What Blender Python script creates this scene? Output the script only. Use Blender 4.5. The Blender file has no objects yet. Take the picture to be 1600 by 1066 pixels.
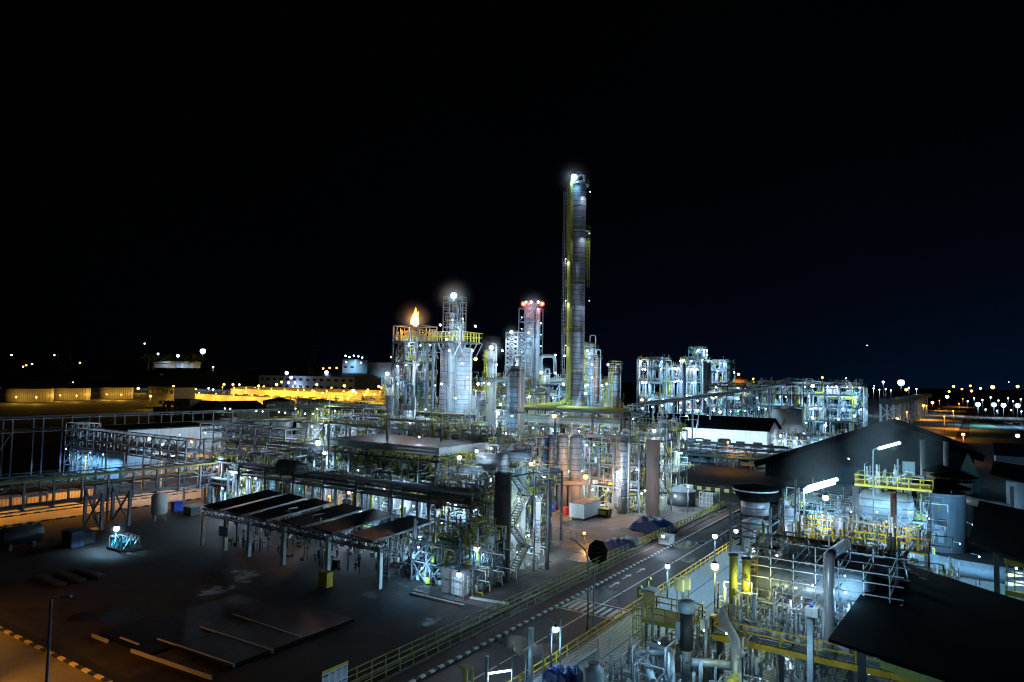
import bpy, math, random
from mathutils import Vector

# ------------------------------------------------------------------ scene, camera, world
S = bpy.context.scene
COL = S.collection
F = 1090.0            # focal length in pixels of the 1600 px wide photograph
H = 26.0              # camera height above the yard, m
PITCH = math.atan(59 / F); ROLL = 0.019; YAW = math.radians(33.4)
# plant axes: +Y runs along the road away from the camera, +X to its right

def ray(px, py):
    a = px - 800; b = 533 - py
    c, s = math.cos(ROLL), math.sin(ROLL)
    a, b = a * c - b * s, a * s + b * c
    f = F * math.cos(PITCH) - b * math.sin(PITCH); u = F * math.sin(PITCH) + b * math.cos(PITCH)
    return (a * math.cos(YAW) - f * math.sin(YAW), a * math.sin(YAW) + f * math.cos(YAW), u, f)
def A(px, py, z=0.0):                      # point on the level plane z
    r = ray(px, py); t = (z - H) / r[2]
    return Vector((r[0] * t, r[1] * t, z))
def V(px, py, d):                          # point at distance d
    r = ray(px, py); t = d / r[3]
    return Vector((r[0] * t, r[1] * t, H + r[2] * t))
def PY(px, py, Y):
    r = ray(px, py); t = Y / r[1]
    return Vector((r[0] * t, Y, H + r[2] * t))
def PX(px, py, X):
    r = ray(px, py); t = X / r[0]
    return Vector((X, r[1] * t, H + r[2] * t))

cd = bpy.data.cameras.new('camera'); cam = bpy.data.objects.new('camera', cd); COL.objects.link(cam)
cd.sensor_width = 36; cd.lens = 36 * F / 1600; cd.clip_start = 0.5; cd.clip_end = 30000
from mathutils import Matrix
cam.matrix_world = Matrix.Translation((0, 0, H)) @ Matrix.Rotation(YAW, 4, 'Z') @ Matrix.Rotation(math.pi / 2 + PITCH, 4, 'X') @ Matrix.Rotation(ROLL, 4, 'Z')
S.camera = cam
S.view_settings.view_transform = 'Standard'; S.view_settings.look = 'None'
S.view_settings.exposure = 0; S.view_settings.gamma = 1
S.cycles.max_bounces = 4; S.cycles.diffuse_bounces = 2; S.cycles.glossy_bounces = 2
S.cycles.transmission_bounces = 3; S.cycles.transparent_max_bounces = 6
S.cycles.sample_clamp_indirect = 2.0; S.cycles.sample_clamp_direct = 12.0
S.cycles.caustics_reflective = False; S.cycles.caustics_refractive = False
S.cycles.use_light_tree = True
S.cycles.use_denoising = True
try: S.cycles.denoiser = 'OPENIMAGEDENOISE'
except Exception: pass

w = bpy.data.worlds.new("World"); S.world = w; w.use_nodes = True
nt = w.node_tree; nt.nodes.clear()
def N(t, ty, **k):
    n = t.nodes.new(ty)
    for a, b in k.items(): setattr(n, a, b)
    return n
def math_(t, op, a, b=None, clamp=False):
    n = N(t, 'ShaderNodeMath', operation=op); n.use_clamp = clamp
    for i, v in enumerate((a, b)):
        if v is None: continue
        if isinstance(v, (int, float)): n.inputs[i].default_value = v
        else: t.links.new(v, n.inputs[i])
    return n.outputs[0]
tc = N(nt, 'ShaderNodeTexCoord'); sp = N(nt, 'ShaderNodeSeparateXYZ'); nt.links.new(tc.outputs['Generated'], sp.inputs[0])
up = math_(nt, 'MAXIMUM', sp.outputs['Z'], 0.0)
fall = math_(nt, 'POWER', math_(nt, 'SUBTRACT', 1.0, up), 6.0)
az = math_(nt, 'ADD', math_(nt, 'MULTIPLY', sp.outputs['X'], 0.95), 0.93, clamp=True)   # the glow of the town lies to the right
k_ = math_(nt, 'MULTIPLY', fall, math_(nt, 'POWER', az, 1.3))
cr = N(nt, 'ShaderNodeValToRGB'); nt.links.new(k_, cr.inputs[0])
e = cr.color_ramp.elements
e[0].position = 0; e[0].color = (0.00025, 0.0003, 0.0004, 1); e[1].position = 1; e[1].color = (0.0006, 0.0055, 0.0165, 1)
m_ = e.new(0.35); m_.color = (0.0008, 0.0017, 0.0052, 1)
nz = N(nt, 'ShaderNodeTexNoise'); nz.inputs['Scale'].default_value = 2.2; nz.inputs['Detail'].default_value = 3
nt.links.new(tc.outputs['Generated'], nz.inputs['Vector'])
bg = N(nt, 'ShaderNodeBackground'); nt.links.new(cr.outputs[0], bg.inputs[0])
nt.links.new(math_(nt, 'ADD', math_(nt, 'MULTIPLY', nz.outputs[0], 0.9), 0.6), bg.inputs[1])
sky = N(nt, 'ShaderNodeTexSky'); sky.sky_type = 'NISHITA'; sky.sun_disc = False
sky.sun_elevation = math.radians(-4); sky.sun_rotation = math.radians(120)
bg2 = N(nt, 'ShaderNodeBackground'); bg2.inputs[1].default_value = 0.002; nt.links.new(sky.outputs[0], bg2.inputs[0])
ad = N(nt, 'ShaderNodeAddShader'); nt.links.new(bg.outputs[0], ad.inputs[0]); nt.links.new(bg2.outputs[0], ad.inputs[1])
wo = N(nt, 'ShaderNodeOutputWorld'); nt.links.new(ad.outputs[0], wo.inputs[0])
ml = bpy.data.lights.new('moon', 'SUN'); ml.energy = 0.012; ml.angle = math.radians(0.5); ml.color = (0.7, 0.8, 1.0)
mo = bpy.data.objects.new('moon', ml); COL.objects.link(mo); mo.rotation_euler = (math.radians(38), 0, math.radians(60))

# ------------------------------------------------------------------ materials (all procedural)
M = {}
def mat(key, col, rough=0.6, metal=0.0, var=0.35, scale=0.8, streak=0.0, bump=0.0, bands=None, seams=None, dirt=(0.35, 0.27, 0.2), dirtamt=0.25, spec=0.5):
    m = bpy.data.materials.new(key); m.use_nodes = True; t = m.node_tree; t.nodes.clear()
    o = N(t, 'ShaderNodeOutputMaterial'); b = N(t, 'ShaderNodeBsdfPrincipled'); t.links.new(b.outputs[0], o.inputs[0])
    c = N(t, 'ShaderNodeTexCoord'); n = N(t, 'ShaderNodeTexNoise'); n.inputs['Scale'].default_value = scale; n.inputs['Detail'].default_value = 6
    mp = N(t, 'ShaderNodeMapping'); mp.inputs['Scale'].default_value = (1, 1, 1 if not streak else 0.12); t.links.new(c.outputs['Object'], mp.inputs[0]); t.links.new(mp.outputs[0], n.inputs['Vector'])
    v = math_(t, 'ADD', math_(t, 'MULTIPLY', n.outputs[0], 2 * var), 1 - var)
    if bands or seams:
        s = N(t, 'ShaderNodeSeparateXYZ'); t.links.new(c.outputs['Object'], s.inputs[0])
        if bands:                           # dark joint lines up the height of an insulated shell
            fr = math_(t, 'FRACT', math_(t, 'MULTIPLY', s.outputs['Z'], 1.0 / bands))
            v = math_(t, 'MULTIPLY', v, math_(t, 'ADD', math_(t, 'MULTIPLY', math_(t, 'GREATER_THAN', fr, 0.14), 0.6), 0.4))
        if seams:
            an = math_(t, 'ADD', s.outputs['X'], s.outputs['Y'])
            fr = math_(t, 'FRACT', math_(t, 'MULTIPLY', an, 1.0 / seams))
            v = math_(t, 'MULTIPLY', v, math_(t, 'ADD', math_(t, 'MULTIPLY', math_(t, 'GREATER_THAN', fr, 0.3), 0.45), 0.55))
    n2 = N(t, 'ShaderNodeTexNoise'); n2.inputs['Scale'].default_value = scale * 3.1; n2.inputs['Detail'].default_value = 8; n2.inputs['Roughness'].default_value = 0.7
    t.links.new(mp.outputs[0], n2.inputs['Vector'])
    d = math_(t, 'MULTIPLY', math_(t, 'GREATER_THAN', n2.outputs[0], 0.56), dirtamt)
    mx = N(t, 'ShaderNodeMix', data_type='RGBA'); mx.inputs[6].default_value = (*col, 1); mx.inputs[7].default_value = (*[a * q for a, q in zip(col, dirt)], 1); t.links.new(d, mx.inputs[0])
    vm = N(t, 'ShaderNodeVectorMath', operation='SCALE'); t.links.new(mx.outputs[2], vm.inputs[0]); t.links.new(v, vm.inputs[3])
    t.links.new(vm.outputs[0], b.inputs['Base Color'])
    t.links.new(math_(t, 'ADD', math_(t, 'MULTIPLY', n2.outputs[0], 0.35), rough - 0.17, clamp=True), b.inputs['Roughness'])
    b.inputs['Metallic'].default_value = metal
    b.inputs['Specular IOR Level'].default_value = spec
    if bump:
        bp = N(t, 'ShaderNodeBump'); bp.inputs['Strength'].default_value = bump; t.links.new(n2.outputs[0], bp.inputs['Height']); t.links.new(bp.outputs[0], b.inputs['Normal'])
    M[key] = m; return m
def emit(key, col, st):
    m = bpy.data.materials.new(key); m.use_nodes = True; t = m.node_tree; t.nodes.clear()
    o = N(t, 'ShaderNodeOutputMaterial'); b = N(t, 'ShaderNodeEmission'); t.links.new(b.outputs[0], o.inputs[0])
    lw = N(t, 'ShaderNodeLayerWeight'); lw.inputs[0].default_value = 0.35
    b.inputs[0].default_value = (*col, 1)
    t.links.new(math_(t, 'MULTIPLY', math_(t, 'SUBTRACT', 1.25, lw.outputs['Facing']), st), b.inputs[1])   # brighter in the middle of the lens
    try: m.cycles.emission_sampling = 'NONE'
    except Exception: pass
    M[key] = m; return m

mat('steel', (0.2, 0.22, 0.24), 0.5, 0.3)
mat('dark_steel', (0.035, 0.038, 0.042), 0.55, 0.2)
mat('purlin_grey', (0.19, 0.22, 0.27), 0.5, 0.2)
mat('galvanised', (0.48, 0.52, 0.56), 0.38, 0.3, scale=2)
mat('aluminium', (0.5, 0.54, 0.6), 0.36, 0.3, bands=1.1, var=0.3)
mat('cladding_smooth', (0.5, 0.54, 0.58), 0.34, 0.3, var=0.3, streak=1)
mat('cladding_dim', (0.3, 0.28, 0.32), 0.42, 0.25, bands=1.3, var=0.35, streak=1)
mat('cladding_blue', (0.1, 0.17, 0.36), 0.45, 0.3, bands=1.0, streak=1)
mat('cladding_olive', (0.3, 0.3, 0.1), 0.5, 0.2, bands=1.6)
mat('white_paint', (0.72, 0.74, 0.74), 0.5, 0, streak=1, var=0.2)
mat('grey_paint', (0.4, 0.42, 0.44), 0.55, 0, streak=1)
mat('blue_grey_paint', (0.33, 0.42, 0.5), 0.5, 0.1, streak=1, var=0.3)
mat('yellow', (0.55, 0.5, 0.07), 0.5, 0, var=0.2)
mat('orange_yellow', (0.75, 0.45, 0.03), 0.5, 0, var=0.2)
mat('olive', (0.32, 0.31, 0.06), 0.55, 0.1)
mat('rust', (0.2, 0.1, 0.07), 0.7, 0.2)
mat('red', (0.5, 0.03, 0.02), 0.5)
mat('green', (0.02, 0.2, 0.16), 0.5, 0.1)
mat('teal', (0.02, 0.3, 0.32), 0.5, 0.1)
mat('blue', (0.02, 0.06, 0.4), 0.45, var=0.3)
mat('tarp', (0.004, 0.012, 0.1), 0.4, var=0.4, scale=2, bump=0.5)
mat('black', (0.0025, 0.003, 0.0035), 0.9, spec=0.03)
mat('column_pipe', (0.3, 0.27, 0.05), 0.5, 0.1, streak=1)
mat('dark_roof', (0.006, 0.009, 0.012), 0.5, spec=0.12, streak=0)
mat('grey_roof', (0.06, 0.07, 0.09), 0.4, 0.2, var=0.4, scale=0.25)
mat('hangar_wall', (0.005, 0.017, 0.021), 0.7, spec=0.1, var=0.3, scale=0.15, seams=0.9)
mat('green_panel', (0.05, 0.14, 0.13), 0.55, var=0.2)
mat('navy_roof', (0.02, 0.05, 0.11), 0.5, 0.1, seams=1.2)
mat('concrete', (0.3, 0.29, 0.28), 0.8, var=0.3, streak=1, bump=0.2)
mat('dark_concrete', (0.13, 0.12, 0.12), 0.8, var=0.4, streak=1, scale=0.5, bump=0.2)
mat('tank_cream', (0.6, 0.55, 0.45), 0.5, seams=1.9, var=0.15)
mat('wall_cream', (0.6, 0.55, 0.42), 0.7, var=0.12)
mat('window_dark', (0.02, 0.025, 0.03), 0.2)
mat('leaf', (0.05, 0.09, 0.04), 0.7, var=0.5, scale=3)
mat('bark', (0.1, 0.08, 0.06), 0.8)
mat('strip_red', (0.06, 0.027, 0.02), 0.85, var=0.3, scale=1.5)
mat('pylon', (0.012, 0.012, 0.016), 0.6)
mat('paper', (0.55, 0.7, 0.78), 0.5, var=0.05)
mat('ink', (0.03, 0.05, 0.12), 0.6)
mat('car_paint_pale', (0.6, 0.62, 0.65), 0.3); mat('car_paint_dark', (0.05, 0.06, 0.08), 0.3)
mat('glass_dark', (0.02, 0.03, 0.04), 0.15)
mat('rubber', (0.02, 0.02, 0.02), 0.8)
mat('grass', (0.03, 0.08, 0.025), 0.9, scale=2)
mat('line_white', (0.7, 0.7, 0.68), 0.6, var=0.3, scale=4)

def ground_mat(key, c1, c2, scale, wet, bump=0.3, rough=(0.25, 0.85), joints=0):
    m = bpy.data.materials.new(key); m.use_nodes = True; t = m.node_tree; t.nodes.clear()
    o = N(t, 'ShaderNodeOutputMaterial'); b = N(t, 'ShaderNodeBsdfPrincipled'); t.links.new(b.outputs[0], o.inputs[0])
    c = N(t, 'ShaderNodeTexCoord'); n = N(t, 'ShaderNodeTexNoise'); n.inputs['Scale'].default_value = scale; n.inputs['Detail'].default_value = 9; n.inputs['Roughness'].default_value = 0.65
    t.links.new(c.outputs['Object'], n.inputs[0])
    cr = N(t, 'ShaderNodeValToRGB'); t.links.new(n.outputs[0], cr.inputs[0]); cr.color_ramp.elements[0].position = 0.35; cr.color_ramp.elements[1].position = 0.68
    cr.color_ramp.elements[0].color = (*c1, 1); cr.color_ramp.elements[1].color = (*c2, 1)
    base_ = cr.outputs[0]
    if joints:
        s = N(t, 'ShaderNodeSeparateXYZ'); t.links.new(c.outputs['Object'], s.inputs[0]); q = None
        for ax in 'XY':
            f_ = math_(t, 'GREATER_THAN', math_(t, 'FRACT', math_(t, 'ADD', math_(t, 'MULTIPLY', s.outputs[ax], 1 / joints), 100.0)), 0.03)
            q = f_ if q is None else math_(t, 'MULTIPLY', q, f_)
        vj = N(t, 'ShaderNodeVectorMath', operation='SCALE'); t.links.new(base_, vj.inputs[0]); t.links.new(math_(t, 'ADD', math_(t, 'MULTIPLY', q, .65), .35), vj.inputs[3]); base_ = vj.outputs[0]
        st = N(t, 'ShaderNodeTexNoise'); st.inputs['Scale'].default_value = 1.0; st.inputs['Detail'].default_value = 8
        mp = N(t, 'ShaderNodeMapping'); mp.inputs['Scale'].default_value = (1.6, .12, 1); t.links.new(c.outputs['Object'], mp.inputs[0]); t.links.new(mp.outputs[0], st.inputs[0])   # tyre-dragged stains
        vs = N(t, 'ShaderNodeVectorMath', operation='SCALE'); t.links.new(base_, vs.inputs[0]); t.links.new(math_(t, 'ADD', math_(t, 'MULTIPLY', st.outputs[0], 1.2), .35), vs.inputs[3]); base_ = vs.outputs[0]
    g = N(t, 'ShaderNodeTexNoise'); g.inputs['Scale'].default_value = 9; g.inputs['Detail'].default_value = 6; t.links.new(c.outputs['Object'], g.inputs[0])
    vm = N(t, 'ShaderNodeVectorMath', operation='SCALE'); t.links.new(base_, vm.inputs[0]); t.links.new(math_(t, 'ADD', math_(t, 'MULTIPLY', g.outputs[0], 1.1), 0.45), vm.inputs[3])
    wn = N(t, 'ShaderNodeTexNoise'); wn.inputs['Scale'].default_value = 0.11; wn.inputs['Detail'].default_value = 5; t.links.new(c.outputs['Object'], wn.inputs[0])
    pud = N(t, 'ShaderNodeMapRange'); pud.inputs[1].default_value = 0.62 - wet; pud.inputs[2].default_value = 0.60 - wet + 0.05; t.links.new(wn.outputs[0], pud.inputs[0])
    dk = N(t, 'ShaderNodeVectorMath', operation='SCALE'); t.links.new(vm.outputs[0], dk.inputs[0]); t.links.new(math_(t, 'SUBTRACT', 1.0, math_(t, 'MULTIPLY', pud.outputs[0], 0.45)), dk.inputs[3])
    t.links.new(dk.outputs[0], b.inputs['Base Color']); b.inputs['Specular IOR Level'].default_value = 0.22
    t.links.new(math_(t, 'ADD', math_(t, 'MULTIPLY', math_(t, 'SUBTRACT', 1.0, pud.outputs[0]), rough[1] - rough[0]), rough[0]), b.inputs['Roughness'])
    bp = N(t, 'ShaderNodeBump'); bp.inputs['Strength'].default_value = bump; t.links.new(math_(t, 'MULTIPLY', g.outputs[0], math_(t, 'SUBTRACT', 1.0, math_(t, 'MULTIPLY', pud.outputs[0], 0.85))), bp.inputs['Height']); t.links.new(bp.outputs[0], b.inputs['Normal'])
    M[key] = m
ground_mat('ground', (0.007, 0.006, 0.0055), (0.02, 0.016, 0.013), 0.25, -0.03, rough=(0.4, 0.9), joints=6.0)
ground_mat('asphalt', (0.014, 0.015, 0.019), (0.028, 0.029, 0.034), 0.3, 0.07, rough=(0.2, 0.62), joints=0)
ground_mat('yard_concrete', (0.05, 0.048, 0.046), (0.13, 0.12, 0.112), 0.22, 0.05, joints=5.0)
ground_mat('earth', (0.09, 0.06, 0.045), (0.17, 0.115, 0.085), 0.3, 0.0)
ground_mat('sand', (0.016, 0.011, 0.008), (0.042, 0.028, 0.02), 0.3, -0.02, rough=(0.4, 0.95))
ground_mat('street_surface', (0.12, 0.11, 0.1), (0.2, 0.18, 0.16), 0.15, -0.05)

def striped(key, c1, c2, period, axis, duty=0.5, phase=0.0, rough=0.6, axis2=None, period2=1):
    m = bpy.data.materials.new(key); m.use_nodes = True; t = m.node_tree; t.nodes.clear()
    o = N(t, 'ShaderNodeOutputMaterial'); b = N(t, 'ShaderNodeBsdfPrincipled'); t.links.new(b.outputs[0], o.inputs[0]); b.inputs['Roughness'].default_value = rough
    c = N(t, 'ShaderNodeTexCoord'); s = N(t, 'ShaderNodeSeparateXYZ'); t.links.new(c.outputs['Object'], s.inputs[0])
    fr = math_(t, 'GREATER_THAN', math_(t, 'FRACT', math_(t, 'ADD', math_(t, 'MULTIPLY', s.outputs[axis], 1.0 / period), 100.0 + phase)), duty)
    if axis2: fr = math_(t, 'MULTIPLY', fr, math_(t, 'GREATER_THAN', math_(t, 'FRACT', math_(t, 'ADD', math_(t, 'MULTIPLY', s.outputs[axis2], 1.0 / period2), 100.0)), 0.06))
    n = N(t, 'ShaderNodeTexNoise'); n.inputs['Scale'].default_value = 2.5; n.inputs['Detail'].default_value = 6; t.links.new(c.outputs['Object'], n.inputs[0])
    mx = N(t, 'ShaderNodeMix', data_type='RGBA'); t.links.new(fr, mx.inputs[0]); mx.inputs[6].default_value = (*c1, 1); mx.inputs[7].default_value = (*c2, 1)
    vm = N(t, 'ShaderNodeVectorMath', operation='SCALE'); t.links.new(mx.outputs[2], vm.inputs[0]); t.links.new(math_(t, 'ADD', math_(t, 'MULTIPLY', n.outputs[0], 1.0), 0.5), vm.inputs[3])
    t.links.new(vm.outputs[0], b.inputs['Base Color']); M[key] = m
mat('wet_pad', (0.004, 0.005, 0.006), 0.55, spec=0.12, scale=.3, var=.6)
striped('kerb_bw_y', (0.02, 0.02, 0.02), (0.75, 0.75, 0.73), 1.3, 'Y')
striped('kerb_yb_x', (0.015, 0.015, 0.015), (0.6, 0.5, 0.2), 2.2, 'X')
striped('kerb_yb_y', (0.015, 0.015, 0.015), (0.6, 0.5, 0.2), 2.2, 'Y')
striped('grating', (0.05, 0.06, 0.065), (0.4, 0.48, 0.5), 0.34, 'Y', 0.35, 0, 0.45, 'X', 3.2)
striped('hazard', (0.02, 0.02, 0.02), (0.7, 0.6, 0.1), 1.2, 'X')
striped('container_white', (0.4, 0.4, 0.42), (0.75, 0.76, 0.78), 0.5, 'Y', 0.4)
striped('shed_siding', (0.2, 0.18, 0.16), (0.36, 0.33, 0.3), 0.6, 'Y', 0.5)

LC = dict(white=(0.6, 0.8, 1.0), cyan=(0.3, 0.66, 1.0), green=(0.75, 1.0, 0.85), sodium=(1.0, 0.4, 0.05), yellow=(1.0, 0.56, 0.07), lemon=(0.93, 1.0, 0.35), red=(1.0, 0.05, 0.03), violet=(0.6, 0.62, 1.0), blue=(0.25, 0.6, 1.0))
for k, c in LC.items(): emit('glow_' + k, tuple(a * .8 + .2 for a in c) if k in ('white', 'cyan', 'blue', 'green') else c, 14)

# ------------------------------------------------------------------ mesh building
class MB:
    def __init__(s): s.v = []; s.f = []; s.sm = []
    def quad(s, *p):
        n = len(s.v); s.v += [tuple(q) for q in p]; s.f.append(tuple(range(n, n + len(p)))); s.sm.append(False); return s
    def hexa(s, p):                      # eight corners, bottom ring then top ring
        n = len(s.v); s.v += [tuple(q) for q in p]
        for f in ((3, 2, 1, 0), (4, 5, 6, 7), (0, 1, 5, 4), (1, 2, 6, 5), (2, 3, 7, 6), (3, 0, 4, 7)):
            s.f.append(tuple(n + i for i in f)); s.sm.append(False)
        return s
    def box(s, x0, x1, y0, y1, z0, z1):
        return s.hexa([(x0, y0, z0), (x1, y0, z0), (x1, y1, z0), (x0, y1, z0), (x0, y0, z1), (x1, y0, z1), (x1, y1, z1), (x0, y1, z1)])
    def cbox(s, c, sx, sy, sz, rz=0.0):
        cs, sn = math.cos(rz), math.sin(rz); p = []
        for z in (-sz / 2, sz / 2):
            for x, y in ((-1, -1), (1, -1), (1, 1), (-1, 1)):
                x *= sx / 2; y *= sy / 2; p.append((c[0] + x * cs - y * sn, c[1] + x * sn + y * cs, c[2] + z))
        return s.hexa(p)
    def bar(s, a, b, w, h=None):         # square bar from a to b
        a = Vector(a); b = Vector(b); d = b - a
        if d.length < 1e-5: return s
        d.normalize(); up = Vector((0, 0, 1)) if abs(d.z) < 0.95 else Vector((0, 1, 0))
        x = d.cross(up).normalized() * (w / 2); y = x.cross(d).normalized() * ((h or w) / 2)
        return s.hexa([a - x - y, a + x - y, a + x + y, a - x + y, b - x - y, b + x - y, b + x + y, b - x + y])
    def tube(s, pts, r, n=8, elbow=None, caps=True):
        P = [Vector(p) for p in pts]
        if len(P) > 2 and elbow != 0:
            e = elbow or r * 2.2; Q = [P[0]]
            for i in range(1, len(P) - 1):
                a = P[i - 1] - P[i]; b = P[i + 1] - P[i]
                k = min(e, a.length * 0.45, b.length * 0.45)
                p0 = P[i] + a.normalized() * k; p1 = P[i] + b.normalized() * k; m = (p0 + p1) / 2 * 0.35 + P[i] * 0.65
                q1 = (p0 + P[i]) / 2 * 0.5 + m * 0.5; q2 = (p1 + P[i]) / 2 * 0.5 + m * 0.5
                Q += [p0, q1, m, q2, p1]
            P = Q + [P[-1]]
        T = []
        for i in range(len(P)):
            a = (P[i] - P[i - 1]).normalized() if i > 0 else None; b = (P[i + 1] - P[i]).normalized() if i < len(P) - 1 else None
            t = (a + b) if a is not None and b is not None else (a if b is None else b)
            if t.length < 1e-6: t = a
            T.append(t.normalized())
        t = T[0]; u = t.cross(Vector((0, 0, 1)) if abs(t.z) < 0.9 else Vector((1, 0, 0))).normalized()
        base = len(s.v)
        for i, p in enumerate(P):
            t = T[i]; u = (u - t * u.dot(t))
            if u.length < 1e-5: u = t.cross(Vector((0.3, 0.5, 0.8)))
            u.normalize(); v = t.cross(u)
            for k in range(n):
                a = 2 * math.pi * k / n; s.v.append(tuple(p + (u * math.cos(a) + v * math.sin(a)) * r))
        for i in range(len(P) - 1):
            for k in range(n):
                a = base + i * n + k; b = base + i * n + (k + 1) % n
                s.f.append((a, b, b + n, a + n)); s.sm.append(True)
        if caps:
            s.f.append(tuple(base + k for k in reversed(range(n)))); s.sm.append(False)
            s.f.append(tuple(base + (len(P) - 1) * n + k for k in range(n))); s.sm.append(False)
        return s
    def lathe(s, c, prof, n=24, axis='Z', smooth=True):   # prof: (radius, along)
        base = len(s.v); c = Vector(c)
        for r, h in prof:
            for k in range(n):
                a = 2 * math.pi * k / n; x, y = r * math.cos(a), r * math.sin(a)
                q = Vector((x, y, h)) if axis == 'Z' else (Vector((h, x, y)) if axis == 'X' else Vector((x, h, y)))
                s.v.append(tuple(c + q))
        for i in range(len(prof) - 1):
            (r0, h0), (r1, h1) = prof[i], prof[i + 1]
            sm = smooth and abs(h1 - h0) > 1e-4
            for k in range(n):
                a = base + i * n + k; b = base + i * n + (k + 1) % n
                s.f.append((a, b, b + n, a + n) if axis != 'Y' else (a, a + n, b + n, b)); s.sm.append(sm)
        if prof[0][0] > 1e-3: s.f.append(tuple(base + k for k in reversed(range(n)))); s.sm.append(False)
        if prof[-1][0] > 1e-3: s.f.append(tuple(base + (len(prof) - 1) * n + k for k in range(n))); s.sm.append(False)
        return s
    def cyl(s, x, y, z0, z1, r, n=16): return s.lathe((x, y, 0), [(r, z0), (r, z1)], n)
    def hcyl(s, c, L, r, axis='X', n=16):   # horizontal drum with dished ends
        h = L / 2
        return s.lathe(c, [(0.001, -h - r * .4), (r * .6, -h - r * .3), (r * .92, -h - r * .1), (r, -h), (r, h), (r * .92, h + r * .1), (r * .6, h + r * .3), (0.001, h + r * .4)], n, axis)
    def ball(s, c, r, n=10):
        pr = [(max(0.001, r * math.sin(math.pi * i / 6)), -r * math.cos(math.pi * i / 6)) for i in range(7)]
        return s.lathe(c, pr, n)

ORG = {}
def _mesh(mb, name, m, org):
    me = bpy.data.meshes.new(name)
    me.from_pydata([(v[0] - org[0], v[1] - org[1], v[2] - org[2]) for v in mb.v], [], mb.f)
    me.polygons.foreach_set('use_smooth', mb.sm)
    me.materials.append(M[m]); me.update()
    return me
def part(mb, name, m, parent, label=None, kind=None):
    if not mb.v: return None
    org = ORG[parent.name]
    o = bpy.data.objects.new(name, _mesh(mb, name, m, org)); COL.objects.link(o); o.parent = parent
    ORG[o.name] = org
    if label: o['label'] = label
    if kind: o['kind'] = kind
    return o
def thing(name, label, cat, loc, group=None):
    o = bpy.data.objects.new(name, None); COL.objects.link(o); o.location = loc; o.empty_display_size = 0.5
    ORG[o.name] = Vector(loc); o['label'] = label; o['category'] = cat
    if group: o['group'] = group
    return o
def single(mb, name, m, label, cat, group=None, kind=None):
    xs = [v[0] for v in mb.v]; ys = [v[1] for v in mb.v]; zs = [v[2] for v in mb.v]
    org = Vector(((min(xs) + max(xs)) / 2, (min(ys) + max(ys)) / 2, min(zs)))
    o = bpy.data.objects.new(name, _mesh(mb, name, m, org)); COL.objects.link(o); o.location = org; ORG[o.name] = org
    if label: o['label'] = label
    if cat: o['category'] = cat
    if group: o['group'] = group
    if kind: o['kind'] = kind
    return o
def struct(mb, name, m):
    o = bpy.data.objects.new(name, _mesh(mb, name, m, (0, 0, 0))); COL.objects.link(o); o['kind'] = 'structure'; ORG[o.name] = Vector((0, 0, 0)); return o
def copy_tree(o, loc, label=None, group=None):
    r = o.copy(); COL.objects.link(r); r.location = loc
    if label: r['label'] = label
    if group: r['group'] = group
    def rec(src, dst):
        for ch in list(src.children):
            c = ch.copy(); COL.objects.link(c); c.parent = dst; rec(ch, c)
    rec(o, r)
    return r

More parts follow.
